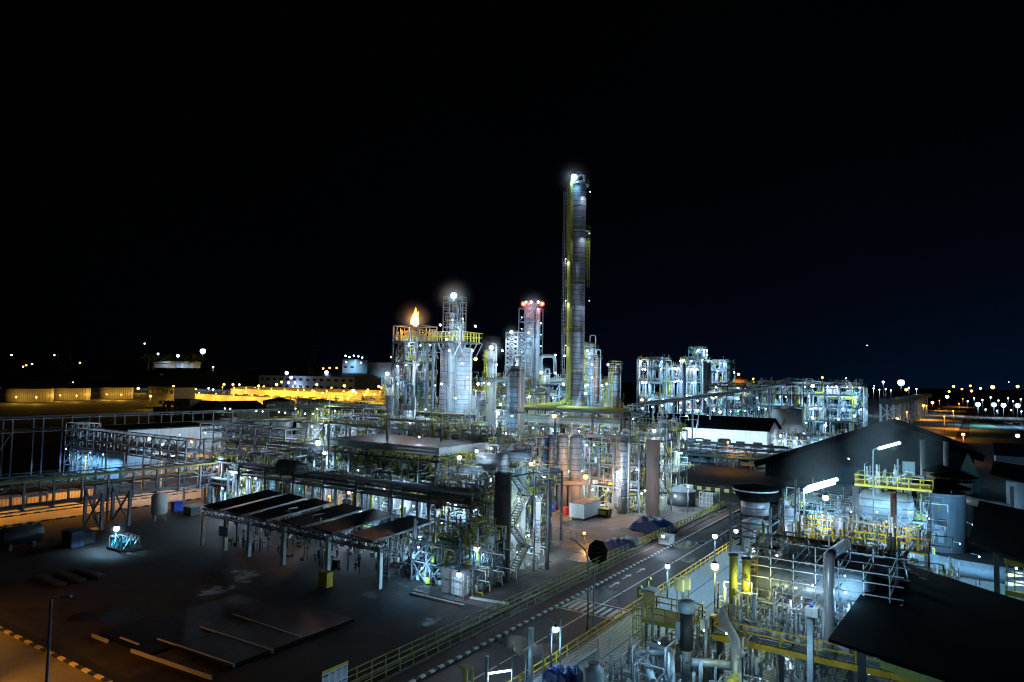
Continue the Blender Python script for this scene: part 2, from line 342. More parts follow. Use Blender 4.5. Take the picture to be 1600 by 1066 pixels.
# ------------------------------------------------------------------ lamps
PROTO = {}
def add_light(t, kind, power, size, soft, omni, off):
    if not power: return
    l = bpy.data.lights.new('lamp_light', 'POINT' if omni else 'SPOT'); l.energy = power * PW * (.5 if omni else .8); l.color = LC[kind]; l.shadow_soft_size = soft or max(0.1, size * 0.6)
    if not omni: l.spot_size = math.radians(158); l.spot_blend = 0.5
    lo = bpy.data.objects.new('lamp_light', l); COL.objects.link(lo); lo.parent = t
    lo.location = off + (Vector((0.35, -0.6, -size * .3 - 0.2)) if omni else Vector((0.3, -0.45, -size - 0.15)))
PW = 2.2
def lamp(p, kind='white', power=700, size=0.3, label='', group=None, style='flood', pole=None, soft=None, omni=False, parent=None):
    """A lit lamp: housing, glowing lens and its light. pole = height of the post under it, if it has its own."""
    key = (kind, round(power), round(size, 2), style, pole, omni, parent is not None)
    p = Vector(p)
    if parent is not None:                 # a lamp bolted to a structure is a part of it
        if key in PROTO:
            r = PROTO[key].copy(); COL.objects.link(r); r.parent = parent; r.location = p - ORG[parent.name]
            for ch in PROTO[key].children: c = ch.copy(); COL.objects.link(c); c.parent = r
            return r
        b = MB(); b.lathe(p, [(size * 0.25, size * 1.5), (size * 0.45, size * 1.25), (size * 0.8, size * 0.95), (size * 0.95, size * 0.8)], 8); b.bar(p + Vector((0, 0, size * 1.4)), p + Vector((-0.7 - size, 0.5, size * 1.6)), 0.07)
        t = bpy.data.objects.new('lamp', _mesh(b, 'lamp', 'dark_steel', p)); COL.objects.link(t); t.parent = parent; t.location = p - ORG[parent.name]; ORG[t.name] = p.copy()
        part(MB().ball(p, size, 8), 'lens', 'glow_' + kind, t)
        add_light(t, kind, power, size, soft, omni, Vector((0, 0, 0)))
        PROTO[key] = t
        return t
    if key in PROTO:
        return copy_tree(PROTO[key], p - Vector((0, 0, pole or 0)), label, group)
    base = p - Vector((0, 0, pole or 0))
    t = thing('floodlight' if style != 'street' else 'street_lamp', label, 'floodlight' if style != 'street' else 'street lamp', base, group)
    b = MB(); b.ball(p, size, 10); part(b, 'lens', 'glow_' + kind, t)
    b = MB(); b.lathe(p, [(size * 0.25, size * 1.5), (size * 0.45, size * 1.25), (size * 0.8, size * 0.95), (size * 0.95, size * 0.8)], 8); part(b, 'housing', 'dark_steel', t)
    if pole:
        b = MB(); b.tube([base, p + Vector((0, 0, size * 1.4))], 0.07 if pole < 6 else 0.1, 6, 0); b.box(base.x - .2, base.x + .2, base.y - .2, base.y + .2, base.z, base.z + .1)
        part(b, 'pole', 'dark_steel', t)
    else:
        b = MB(); b.bar(p + Vector((0, 0, size * 1.4)), p + Vector((-0.7 - size, 0.5, size * 1.6)), 0.07); part(b, 'bracket', 'steel', t)
    add_light(t, kind, power, size, soft, omni, p - base)
    PROTO[key] = t
    return t

# ------------------------------------------------------------------ plant building blocks
RR = random.Random(11)
def rail_mb(b, pts, h=1.1, sp=1.6, r=0.027, toe=False):
    for i in range(len(pts) - 1):
        a = Vector(pts[i]); c = Vector(pts[i + 1]); L = (c - a).length; n = max(1, int(L / sp))
        for k in range(n + 1):
            p = a.lerp(c, k / n); b.bar(p, p + Vector((0, 0, h)), r * 2)
        for z in (h, h * 0.52): b.bar(a + Vector((0, 0, z)), c + Vector((0, 0, z)), r * 2)
        if toe: b.bar(a + Vector((0, 0, .08)), c + Vector((0, 0, .08)), r, .15)
    return b
def rect(x0, x1, y0, y1, z): return [(x0, y0, z), (x1, y0, z), (x1, y1, z), (x0, y1, z), (x0, y0, z)]
def ladder_mb(b, x, y, z0, z1, w=0.5, cage=True, d=(0, -1)):
    px, py = -d[1], d[0]
    for s in (-1, 1): b.bar((x + px * s * w / 2, y + py * s * w / 2, z0), (x + px * s * w / 2, y + py * s * w / 2, z1), .07)
    z = z0 + .3
    while z < z1: b.bar((x - px * w / 2, y - py * w / 2, z), (x + px * w / 2, y + py * w / 2, z), .04); z += .45
    if cage:
        z = z0 + 2.4
        while z < z1:
            P = [(x + px * w / 2 * c + d[0] * q, y + py * w / 2 * c + d[1] * q, z) for c, q in ((1, 0), (1.5, .4), (.8, .8), (-.8, .8), (-1.5, .4), (-1, 0))]
            for i in range(5): b.bar(P[i], P[i + 1], .05)
            z += .9
        for c, q in ((1.5, .4), (.8, .8), (-.8, .8), (-1.5, .4)):
            b.bar((x + px * w / 2 * c + d[0] * q, y + py * w / 2 * c + d[1] * q, z0 + 2.4), (x + px * w / 2 * c + d[0] * q, y + py * w / 2 * c + d[1] * q, z1), .04)
def frame_mb(x0, x1, y0, y1, levels, cell=6.0, w=.32, brace=.3, z0=0, rnd=RR):
    b = MB(); nx = max(1, round((x1 - x0) / cell)); ny = max(1, round((y1 - y0) / cell))
    X = [x0 + (x1 - x0) * i / nx for i in range(nx + 1)]; Y = [y0 + (y1 - y0) * i / ny for i in range(ny + 1)]
    top = levels[-1]
    for x in X:
        for y in Y: b.bar((x, y, z0), (x, y, top - .01), w)
    zs = [z0] + list(levels)
    for li, z in enumerate(levels):
        zz = z - w / 2
        for y in Y: b.bar((x0 - .1, y, zz), (x1 + .1, y, zz), w * .8, w)
        for x in X: b.bar((x, y0 + .03, zz - .01), (x, y1 - .03, zz - .01), w * .7, w * .9)
        for i in range(nx):                # secondary joists
            xm = (X[i] + X[i + 1]) / 2; b.bar((xm, y0, zz + .02), (xm, y1, zz + .02), w * .4)
        zl = zs[li]
        for i in range(nx):
            for y in (y0, y1):
                if rnd.random() < brace:
                    b.bar((X[i], y, zl), (X[i + 1], y, zz), .14)
                    if rnd.random() < .5: b.bar((X[i + 1], y, zl), (X[i], y, zz), .14)
        for i in range(ny):
            for x in (x0, x1):
                if rnd.random() < brace: b.bar((x, Y[i], zl), (x, Y[i + 1], zz), .14)
    return b
PIPEM = ['galvanised', 'galvanised', 'white_paint', 'grey_paint', 'cladding_smooth', 'cladding_smooth', 'steel', 'olive', 'rust', 'blue_grey_paint', 'green', 'yellow', 'white_paint', 'galvanised', 'blue_grey_paint']
def pipe_route(x0, x1, y0, y1, levels, rnd):
    z = rnd.choice(levels) + rnd.uniform(.25, 1.3) * rnd.choice((1, 1, -1))
    z2 = max(.4, rnd.choice([0] + list(levels)) + rnd.uniform(.4, 1.6))
    x = rnd.uniform(x0, x1); y = rnd.uniform(y0, y1)
    if rnd.random() < .45: y = y0 + rnd.uniform(-.3, 1.5)
    elif rnd.random() < .4: x = x1 + rnd.uniform(-1.5, .3)
    P = [Vector((x, y, z2)), Vector((x, y, z))]
    ax = rnd.random() < .62
    for k in range(rnd.randint(1, 3)):
        p = P[-1].copy()
        if ax: p.x = rnd.uniform(x0, x1)
        else: p.y = rnd.uniform(y0, y1)
        if abs((p - P[-1]).length) < 1: continue
        P.append(p); ax = not ax
    if rnd.random() < .6:
        p = P[-1].copy(); p.z = max(.3, rnd.choice([0.2] + list(levels)) + rnd.uniform(-.8, 1.8))
        if abs(p.z - P[-1].z) > .5: P.append(p)
    return P
def clutter(b, x0, x1, y0, y1, levels, n, rnd, s=1.0):
    """valves, flanges, instrument stands and small bore lines"""
    for _ in range(n):
        x = rnd.uniform(x0, x1); y = rnd.uniform(y0, y1)
        q = rnd.random()
        if q < .4: y = y0 + rnd.uniform(0, 2.0)
        elif q < .65: x = x1 - rnd.uniform(0, 2.0)
        z = rnd.choice(levels); k = rnd.random()
        if k < .2:
            h = rnd.uniform(.8, 2.6) * s; b.tube([(x, y, z), (x, y, z + h)], .05 * s, 5, 0); b.cbox((x, y, z + h), .25 * s, .2 * s, .3 * s)
        elif k < .36:
            r = rnd.uniform(.15, .4) * s; b.lathe((x, y, z + .4), [(r, 0), (r, .12), (r * .5, .12), (r * .5, .5), (r, .5), (r, .62)], 8)
            b.tube([(x, y, z), (x, y, z + 1.6 * s)], .05, 5, 0)
        elif k < .6:
            L = rnd.uniform(1, 4) * s; zz = z + rnd.uniform(.2, 3.2)
            if rnd.random() < .5: b.tube([(x, y, z), (x, y, zz), (x + L, y, zz), (x + L, y, zz - rnd.uniform(.4, 1.4))], rnd.uniform(.04, .1), 5, .15)
            else: b.tube([(x, y, z), (x, y, zz), (x, y + L, zz)], rnd.uniform(.04, .1), 5, .15)
        elif k < .74:
            b.cbox((x, y, z + .5 * s), rnd.uniform(.3, .9) * s, rnd.uniform(.3, .9) * s, rnd.uniform(.4, 1.1) * s, rnd.uniform(0, .3))
        elif k < .86:
            b.ball((x, y, z + .4 * s), rnd.uniform(.15, .35) * s, 7)
        else:
            b.tube([(x, y, z), (x, y, z + rnd.uniform(1.5, 3.6))], rnd.uniform(.06, .16), 6, 0)
    return b
NL = [0]
def unit(name, label, cat, x0, x1, y0, y1, levels, cell=6, npipe=30, nclut=260, rail='yellow', steel='steel', deckfrac=.55, lamps=(), w=.3, rmin=.06, rmax=.26, brace=.3, seed=1, clut=('white_paint', 'yellow'), decks=None, lampspec=None, deckmat='dark_steel', lamplabel='', pw=1.0):
    rnd = random.Random(seed)
    t = thing(name, label, cat, ((x0 + x1) / 2, (y0 + y1) / 2, 0))
    part(frame_mb(x0, x1, y0, y1, levels, cell, w, brace, 0, rnd), 'steel_frame', steel, t)
    for z in levels[:]:
        b = MB(); nx = max(1, round((x1 - x0) / 3)); ny = max(1, round((y1 - y0) / 3))
        for i in range(nx):
            for j in range(ny):
                edge = (j == 0 or i == nx - 1)
                if rnd.random() < (min(.9, deckfrac * 2) * (0.5 if edge else 1)):
                    b.box(x0 + (x1 - x0) * i / nx, x0 + (x1 - x0) * (i + 1) / nx, y0 + (y1 - y0) * j / ny, y0 + (y1 - y0) * (j + 1) / ny, z + .02, z + .07)
        part(b, 'deck', deckmat, t)
        if rail: part(rail_mb(MB(), rect(x0, x1, y0, y1, z + .07)), 'handrail', rail if rnd.random() < .55 else 'galvanised', t)
    for _ in range(npipe):
        r = rnd.uniform(rmin, rmax) if rnd.random() < .8 else rnd.uniform(rmax, rmax * 1.7)
        P = pipe_route(x0 + .4, x1 - .4, y0 + .4, y1 - .4, list(levels), rnd)
        part(MB().tube(P, r, 8), 'pipe', rnd.choice(PIPEM), t)
    for k in range(int((x1 - x0) * (y1 - y0) / 26)):
        zb = rnd.choice([0.02] + [z + .08 for z in levels[:-1]]); zn = [z for z in levels if z > zb + .5][0]
        x = rnd.uniform(x0 + .8, x1 - .5); y = y0 + .9 + rnd.random() ** 1.6 * (y1 - y0 - 1.6); r = rnd.uniform(.3, .85); hh = (zn - zb) * rnd.uniform(.5, .86)
        part(MB().lathe((x, y, zb), [(r * .7, 0), (r, .25), (r, hh - .3), (r * .6, hh - .05), (.01, hh)], 14), 'vessel', rnd.choice(['white_paint', 'cladding_smooth', 'galvanised', 'aluminium', 'white_paint', 'blue_grey_paint']), t)
    for i, cm in enumerate(clut):
        n = nclut // (1 if i == 0 else 3)
        part(clutter(MB(), x0, x1, y0, y1, [0.02] + [z + .07 for z in levels], n, rnd), 'small_piping', cm, t, kind='stuff')
    if lampspec:
        n, kinds, power, size, where = lampspec
        for k in range(int(n * 1.8)):
            kd = rnd.choice(kinds); z = rnd.choice(levels) - rnd.uniform(.5, 1.2)
            q = rnd.random()
            x = rnd.uniform(x0, x1); y = rnd.uniform(y0, y1)
            if q < .5: y = y0 - .2
            elif q < .75: x = x1 + .2
            lamp((x, y, z), kd, power * 1.75, size * .8, parent=t, omni=rnd.random() < .4)
    return t
def where_group(w_): return 'floodlights ' + w_.split(' ', 2)[-1] if False else 'lights: ' + w_

def column(label, x, y, z0, z1, r, m='aluminium', plats=(), pipes=1, ladder=True, skirt=None, goose=True, group=None, name='process_column', cat='column', railm='yellow', n=24, cap=True, facing=-1.1, legs=None, pm=None):
    t = thing(name, label, cat, (x, y, 0), group)
    if railm == 'yellow' and 'yellow' not in label and RR.random() < .6: railm = 'galvanised'
    b = MB(); pr = [(r, z0), (r, z1 - r * .5)]
    if cap: pr += [(r * .95, z1 - r * .3), (r * .75, z1 - r * .12), (r * .35, z1), (.001, z1 + .05)]
    b.lathe((x, y, 0), pr, n); part(b, 'shell', m, t)
    b = MB(); zz = z0 + 3
    while zz < z1 - r: b.lathe((x, y, 0), [(r + .01, zz), (r + .06, zz + .02), (r + .06, zz + .14), (r + .01, zz + .16)], n); zz += max(3.0, r * 1.6)
    part(b, 'stiffening_rings', 'grey_paint', t)
    if z0 > .5:
        b = MB()
        if legs:
            for a in range(4): b.bar((x + r * .8 * math.cos(a * 1.57 + .78), y + r * .8 * math.sin(a * 1.57 + .78), 0), (x + r * .8 * math.cos(a * 1.57 + .78), y + r * .8 * math.sin(a * 1.57 + .78), z0 + .2), legs)
            part(b, 'support_legs', 'dark_concrete', t)
        else:
            b.lathe((x, y, 0), [(r * 1.05, 0), (r * 1.0, z0 + .01)], n); part(b, 'skirt', 'dark_concrete', t)
    for i, z in enumerate(plats):
        a0 = facing + (RR.uniform(-1.2, 1.2)); span = RR.uniform(2.2, 4.5); R2 = r + 1.1
        if z > z1 - 1.5: span = 6.2; R2 = r + .7
        k = max(5, int(span * 3)); b = MB(); rb = MB(); pts = []
        for j in range(k):
            a = a0 - span / 2 + span * j / k; a2 = a0 - span / 2 + span * (j + 1) / k
            b.hexa([(x + q * math.cos(c), y + q * math.sin(c), zz) for zz in (z - .08, z) for q, c in ((r, a), (R2, a), (R2, a2), (r, a2))])
            pts.append((x + R2 * math.cos(a), y + R2 * math.sin(a), z))
            if j % 3 == 0: b.bar((x + r * math.cos(a), y + r * math.sin(a), z - 1.1), (x + R2 * math.cos(a), y + R2 * math.sin(a), z - .06), .1)
        pl = part(b, 'platform', 'steel', t); rail_mb(rb, pts, sp=.9); part(rb, 'handrail', railm, pl)
    if ladder:
        a = facing - .7; b = MB(); ladder_mb(b, x + (r + .2) * math.cos(a), y + (r + .2) * math.sin(a), max(z0, 1), z1, d=(math.cos(a), math.sin(a)))
        part(b, 'ladder', railm, t)
    for k in range(pipes):
        a = facing + (.9 + k * 2.0) * (1 if k % 2 == 0 else -1); rp = RR.uniform(.1, .22) * (1 + r / 4)
        q = r + rp + .25; cx, cy = x + q * math.cos(a), y + q * math.sin(a)
        b = MB()
        if goose and k == 0: b.tube([(x, y, z1 - .2), (x, y, z1 + r * .9 + .6), (cx, cy, z1 + r * .9 + .6), (cx, cy, 1)], rp, 10, elbow=q * .5)
        else: b.tube([(x + r * .8 * math.cos(a), y + r * .8 * math.sin(a), z1 - 2 - k * 3), (cx, cy, z1 - 2 - k * 3), (cx, cy, 1)], rp, 8)
        part(b, 'overhead_pipe' if k == 0 else 'side_pipe', pm or RR.choice(['galvanised', 'cladding_smooth', 'grey_paint', 'white_paint']), t)
    return t
def tank(label, x, y, r, h, m='grey_paint', roof='dark_roof', rh=None, rails=True, stair=True, z0=0, group=None, name='storage_tank', railm='olive', n=36, flat=False):
    t = thing(name, label, 'tank', (x, y, z0), group)
    rh = rh if rh is not None else r * .22
    part(MB().lathe((x, y, z0), [(r, 0), (r, h)], n), 'shell', m, t)
    b = MB().lathe((x, y, z0 + h + .002), [(r + .12, 0), (r + .12, .12), (r * .5, rh * .62 + .12), (.001, rh + .12)], n, smooth=False); part(b, 'roof', roof, t)
    if rails:
        P = [(x + r * math.cos(a), y + r * math.sin(a), z0 + h + .15) for a in [i * math.pi / 14 - 3.6 for i in range(29)]]
        part(rail_mb(MB(), P, sp=1.2), 'handrail', railm, t)
    if stair:
        b = MB(); k = 22
        for i in range(k):
            a = -2.6 + 1.5 * i / k; a2 = -2.6 + 1.5 * (i + 1) / k
            b.bar((x + (r + .5) * math.cos(a), y + (r + .5) * math.sin(a), z0 + h * i / k), (x + (r + .5) * math.cos(a2), y + (r + .5) * math.sin(a2), z0 + h * (i + 1) / k), .8, .08)
            b.bar((x + (r + .9) * math.cos(a), y + (r + .9) * math.sin(a), z0 + h * i / k + 1), (x + (r + .9) * math.cos(a2), y + (r + .9) * math.sin(a2), z0 + h * (i + 1) / k + 1), .06)
        part(b, 'spiral_stair', 'steel', t)
    return t
def rack(label, p0, p1, zs, width=5, bay=6, npipe=6, rail=None, steel='steel', seed=3, truss=None, name='pipe_rack', legs=True, rmax=.22, brace=True, mats=None, top=None, legevery=1):
    """pipe rack from p0 to p1 (plan points), beams at heights zs, pipes on each tier"""
    rnd = random.Random(seed)
    a = Vector((p0[0], p0[1], 0)); c = Vector((p1[0], p1[1], 0)); d = (c - a); L = d.length; d.normalize(); s = Vector((d.y, -d.x, 0)) * (width / 2)
    t = thing(name, label, 'pipe rack', (a + c) / 2)
    b = MB(); n = max(1, round(L / bay)); hz = zs[-1] + (truss or 0)
    Z = lambda q: Vector((0, 0, q))
    zlo = zs[0]
    for i in range(n + 1):
        p = a.lerp(c, i / n)
        leg = legs and i % legevery == 0
        for q in (-1, 1):
            b.bar(p + s * q + Z(0 if leg else zlo - .3), p + s * q + Z(hz), .3)
        for z in zs: b.bar(p - s + Z(z - .15), p + s + Z(z - .15), .25)
        if truss: b.bar(p - s + Z(hz), p + s + Z(hz), .18)
        if leg and brace and i < n and i % 3 == 1: 
            b.bar(p + s + Z(.2), a.lerp(c, (i + 1) / n) + s + Z(zlo - .3), .14)
    for q in (-1, 1):
        for z in zs: b.bar(a + s * q + Z(z - .32), c + s * q + Z(z - .32), .2)
        if truss:
            b.bar(a + s * q + Z(hz), c + s * q + Z(hz), .2)
            for i in range(n):
                f, g = a.lerp(c, i / n), a.lerp(c, (i + 1) / n)
                if i % 2: f, g = g, f
                b.bar(f + s * q + Z(zs[-1] - .2), g + s * q + Z(hz), .13)
    part(b, 'steel_frame', steel, t)
    for z in zs:
        for k in range(npipe):
            r = rnd.uniform(.07, rmax); o = s * (-0.88 + 1.76 * (k + .5) / npipe)
            if rnd.random() < .22:     # an expansion loop
                u = rnd.uniform(.25, .7); f = a.lerp(c, u); g = a.lerp(c, u + 3.0 / L)
                P = [a + o + Z(z + r), f + o + Z(z + r), f + o + Z(z + r + 1.3), g + o + Z(z + r + 1.3), g + o + Z(z + r), c + o + Z(z + r)]
            else: P = [a + o + Z(z + r), c + o + Z(z + r)]
            part(MB().tube(P, r, 8), 'pipe', rnd.choice(mats or PIPEM[:9]), t)
    if rail:
        b = MB(); z = zs[-1] + .2
        for q in (-1, 1): rail_mb(b, [a + s * q * 1.05 + Z(z), c + s * q * 1.05 + Z(z)], sp=2)
        part(b, 'handrail', rail, t)
    return t
def building(label, x0, x1, y0, y1, h, wall='wall_cream', roofm='dark_roof', ridge=None, rz=1.5, windows=0, wz=(1.2, 2.4), doors=0, name='industrial_building', over=.5, floors=1, cat='building'):
    t = thing(name, label, cat, ((x0 + x1) / 2, (y0 + y1) / 2, 0))
    b = MB().box(x0, x1, y0, y1, 0, h)
    if ridge == 'X':
        ym = (y0 + y1) / 2
        b.quad((x0, y0, h), (x0, ym, h + rz), (x0, y1, h)); b.quad((x1, y0, h), (x1, y1, h), (x1, ym, h + rz))
        part(b, 'wall', wall, t)
        b = MB(); o = over
        for q, ye in ((-1, y0 - o), (1, y1 + o)):
            ze = h - rz * o / (ym - y0) ; P = [(x0 - o, ye, ze + .02), (x1 + o, ye, ze + .02), (x1 + o, ym, h + rz + .02), (x0 - o, ym, h + rz + .02)]
            b.hexa(P + [(p[0], p[1], p[2] + .2) for p in P])
        part(b, 'roof', roofm, t)
    elif ridge == 'Y':
        xm = (x0 + x1) / 2
        b.quad((x0, y0, h), (x1, y0, h), (xm, y0, h + rz)); b.quad((x0, y1, h), (xm, y1, h + rz), (x1, y1, h))
        part(b, 'wall', wall, t)
        b = MB(); o = over
        for q, xe in ((-1, x0 - o), (1, x1 + o)):
            ze = h - rz * o / (xm - x0); P = [(xe, y0 - o, ze + .02), (xe, y1 + o, ze + .02), (xm, y1 + o, h + rz + .02), (xm, y0 - o, h + rz + .02)]
            b.hexa(P + [(p[0], p[1], p[2] + .2) for p in P])
        part(b, 'roof', roofm, t)
    else:
        part(b, 'wall', wall, t)
        part(MB().box(x0 - over * .4, x1 + over * .4, y0 - over * .4, y1 + over * .4, h + .003, h + .25), 'roof', roofm, t)
    fh = h / floors
    for fl in range(floors):
        for i in range(windows):
            cx = x0 + (x1 - x0) * (i + .5) / windows; ww = (x1 - x0) / windows * .5
            f = part(MB().box(cx - ww / 2 - .08, cx + ww / 2 + .08, y0 - .06, y0 - .003, fl * fh + wz[0] - .08, fl * fh + wz[1] + .08), 'window', 'grey_paint', t)
            part(MB().box(cx - ww / 2, cx + ww / 2, y0 - .09, y0 - .065, fl * fh + wz[0], fl * fh + wz[1]), 'pane', 'window_dark', f)
    for i in range(doors):
        cx = x0 + (x1 - x0) * (i + .8) / (doors + .6)
        part(MB().box(cx - .6, cx + .6, y0 - .07, y0 - .004, 0.02, 2.2), 'door', 'blue_grey_paint', t)
    return t
def vessel_h(label, c, L, r, axis='X', m='cladding_smooth', group=None, ground=0.0, name='pressure_drum', cat='drum'):
    t = thing(name, label, cat, (c[0], c[1], ground), group)
    part(MB().hcyl(c, L, r, axis), 'shell', m, t)
    for q in (-.3, .3):
        b = MB(); x, y = (c[0] + q * L, c[1]) if axis == 'X' else (c[0], c[1] + q * L)
        sx, sy = (.4, r * 1.5) if axis == 'X' else (r * 1.5, .4)
        b.box(x - sx / 2, x + sx / 2, y - sy / 2, y + sy / 2, ground, c[2] - r * .55)
        part(b, 'saddle', 'concrete', t)
    b = MB()
    for q in (-.35, 0, .3):
        x, y = (c[0] + q * L, c[1]) if axis == 'X' else (c[0], c[1] + q * L)
        b.lathe((x, y, c[2] + r * .9), [(.18, 0), (.18, .4), (.3, .4), (.3, .5)], 10)
    part(b, 'nozzles', 'grey_paint', t)
    return t
def tree(label, x, y, h, r, group=None, seed=1, palm=False, z=0):
    rnd = random.Random(seed); t = thing('palm_tree' if palm else 'leafy_tree', label, 'tree', (x, y, z), group)
    b = MB(); P = [(x, y, z), (x + .1, y, z + h * .35), (x + .25, y + .1, z + h * .7)]
    b.lathe((x, y, z), [(r * .09, 0), (r * .05, h * .75)], 7)
    for k in range(6):
        a = rnd.uniform(0, 6.28); b.bar((x, y, z + h * rnd.uniform(.35, .6)), (x + r * .6 * math.cos(a), y + r * .6 * math.sin(a), z + h * rnd.uniform(.65, .9)), r * .04)
    part(b, 'trunk', 'bark', t)
    b = MB()
    if palm:
        for k in range(16):
            a = k * .4 + rnd.random(); e = rnd.uniform(.2, .9); px = Vector((x, y, z + h * .75)); 
            for j in range(5):
                q = Vector((x + r * (j + 1) / 5 * math.cos(a), y + r * (j + 1) / 5 * math.sin(a), z + h * .75 + r * (e * (j + 1) / 5 - 1.1 * ((j + 1) / 5) ** 2)))
                s = Vector((-math.sin(a), math.cos(a), 0)) * r * .09; b.quad(px - s, px + s, q + s, q - s); px = q
    else:
        for _ in range(700):
            u = rnd.random() ** .5; a = rnd.uniform(0, 6.28); el = rnd.uniform(-.6, 1.4)
            lump = 1 + .3 * math.sin(3 * a + seed) * math.cos(4 * el)
            c = Vector((x + r * u * lump * math.cos(a) * math.cos(el), y + r * u * lump * math.sin(a) * math.cos(el), z + h * .68 + h * .32 * u * math.sin(el)))
            s = r * rnd.uniform(.05, .12); d1 = Vector((rnd.uniform(-1, 1), rnd.uniform(-1, 1), rnd.uniform(-1, 1))).normalized() * s; d2 = d1.cross(Vector((rnd.random(), rnd.random(), 1))).normalized() * s
            b.quad(c - d1, c - d2 * .6, c + d1, c + d2 * .6)
    part(b, 'crown', 'leaf', t)
    return t
def text(body, p, size, rotz, m, parent, name='lettering', vertical=False, rx=math.pi / 2):
    cu = bpy.data.curves.new(name, 'FONT'); cu.body = body; cu.size = size; cu.extrude = .01; cu.align_x = 'CENTER'; cu.align_y = 'CENTER'
    cu.materials.append(M[m]); o = bpy.data.objects.new(name, cu); COL.objects.link(o); o.parent = parent
    o.location = Vector(p) - ORG[parent.name]; o.rotation_euler = (rx, (-math.pi / 2 if vertical else 0), rotz)
    bpy.context.view_layer.update()
    me = bpy.data.meshes.new_from_object(o); m2 = bpy.data.objects.new(name, me); COL.objects.link(m2); m2.parent = parent; m2.location = o.location; m2.rotation_euler = o.rotation_euler
    bpy.data.objects.remove(o); ORG[m2.name] = ORG[parent.name]
    return m2

# ================================================================== GROUND, ROADS
b = MB()
g = [-6000, -3000, -1500, -700, -300, -150, -60, 0, 60, 150, 300, 700, 1500, 3000, 6000]
gy = [-60, 0, 60, 150, 300, 700, 1500, 3000, 6000, 12000]
for i in range(len(g) - 1):
    for j in range(len(gy) - 1): b.quad((g[i], gy[j], 0), (g[i + 1], gy[j], 0), (g[i + 1], gy[j + 1], 0), (g[i], gy[j + 1], 0))
struct(b, 'ground', 'ground')
struct(MB().quad((-40, -20, .008), (-32.4, -20, .008), (-32.4, 1400, .008), (-40, 1400, .008)), 'road', 'asphalt')
struct(MB().quad((-130, 77, .004), (-42.5, 77, .004), (-42.5, 155, .004), (-130, 155, .004)).quad((-58, 66, .004), (-42.5, 66, .004), (-42.5, 76.99, .004), (-58, 76.99, .004)), 'yard', 'yard_concrete')
struct(MB().quad((-72, 101, .008), (-42.6, 101, .008), (-42.6, 126, .008), (-72, 126, .008)), 'earth_strip', 'earth')
struct(MB().quad((-600, 12, .006), (-60.5, 12, .006), (-60.5, 31.5, .006), (-600, 31.5, .006)), 'street', 'street_surface')
struct(MB().box(-600, -60.3, 31.5, 31.85, 0, .16), 'street_kerb', 'kerb_yb_x')
struct(MB().quad((-400, 33, .004), (-60, 33, .004), (-60, 55, .004), (-400, 55, .004)), 'sand_yard', 'sand')
b = MB().box(-40.35, -40.0, -10, 151, 0, .16)
struct(b, 'road_kerb', 'kerb_bw_y')
struct(MB().box(-42.0, -40.36, -10, 151, 0, .12), 'walkway', 'strip_red')
struct(MB().box(-32.4, -32.1, -10, 151, 0, .14), 'road_kerb', 'concrete')
b = MB()
for y in range(0, 150, 9): b.quad((-36.4, y, .014), (-36.22, y, .014), (-36.22, y + 8.6, .014), (-36.4, y + 8.6, .014))
b.quad((-32.9, 0, .014), (-32.75, 0, .014), (-32.75, 150, .014), (-32.9, 150, .014))
for k in range(9): b.quad((-39.7 + k * .8, 71.5, .014), (-39.3 + k * .8, 71.5, .014), (-39.3 + k * .8, 74.5, .014), (-39.7 + k * .8, 74.5, .014))
for y in (71, 75): b.quad((-39.8, y, .0142), (-33, y, .0142), (-33, y + .2, .0142), (-39.8, y + .2, .0142))
for px_, py_ in ((978, 902), (959, 914), (1000, 892)):
    q = A(px_, py_); b.quad((q.x - .1, q.y - 1.2, .0144), (q.x + .1, q.y - 1.2, .0144), (q.x + .1, q.y + .6, .0144), (q.x - .1, q.y + .6, .0144)); b.quad((q.x - .45, q.y + .6, .0144), (q.x + .45, q.y + .6, .0144), (q.x, q.y + 1.8, .0144))
struct(b, 'road_marking', 'line_white')
# culvert with its twin railings beside the walkway
struct(MB().box(-42.4, -42.15, -5, 150, -.4, .18).box(-44.1, -43.85, -5, 150, -.4, .18), 'culvert', 'dark_concrete')
def long_rail(label, x, y0, y1, m='olive', z=.18):
    t = thing('railing', label, 'railing', (x, (y0 + y1) / 2, z), 'railings along the culvert')
    b = MB()
    for q in (1.1, .58): b.bar((x, y0, z + q), (x, y1, z + q), .06)
    part(b, 'rails', m, t)
    n = 0; y = y0; first = None
    while y <= y1 and n < 98:
        if first is None: first = part(MB().bar((x, y0, z), (x, y0, z + 1.1), .08), 'post', m, t)
        else:
            c = first.copy(); COL.objects.link(c); c.parent = t; c.location = (0, y - y0, 0)
        y += 1.75; n += 1
long_rail('olive railing on the road side of the culvert', -42.27, 35, 98)
long_rail('olive railing on the yard side of the culvert', -43.97, 35, 100)
long_rail('olive railing of the culvert beyond the blue tarpaulin heap', -43.5, 104, 150)

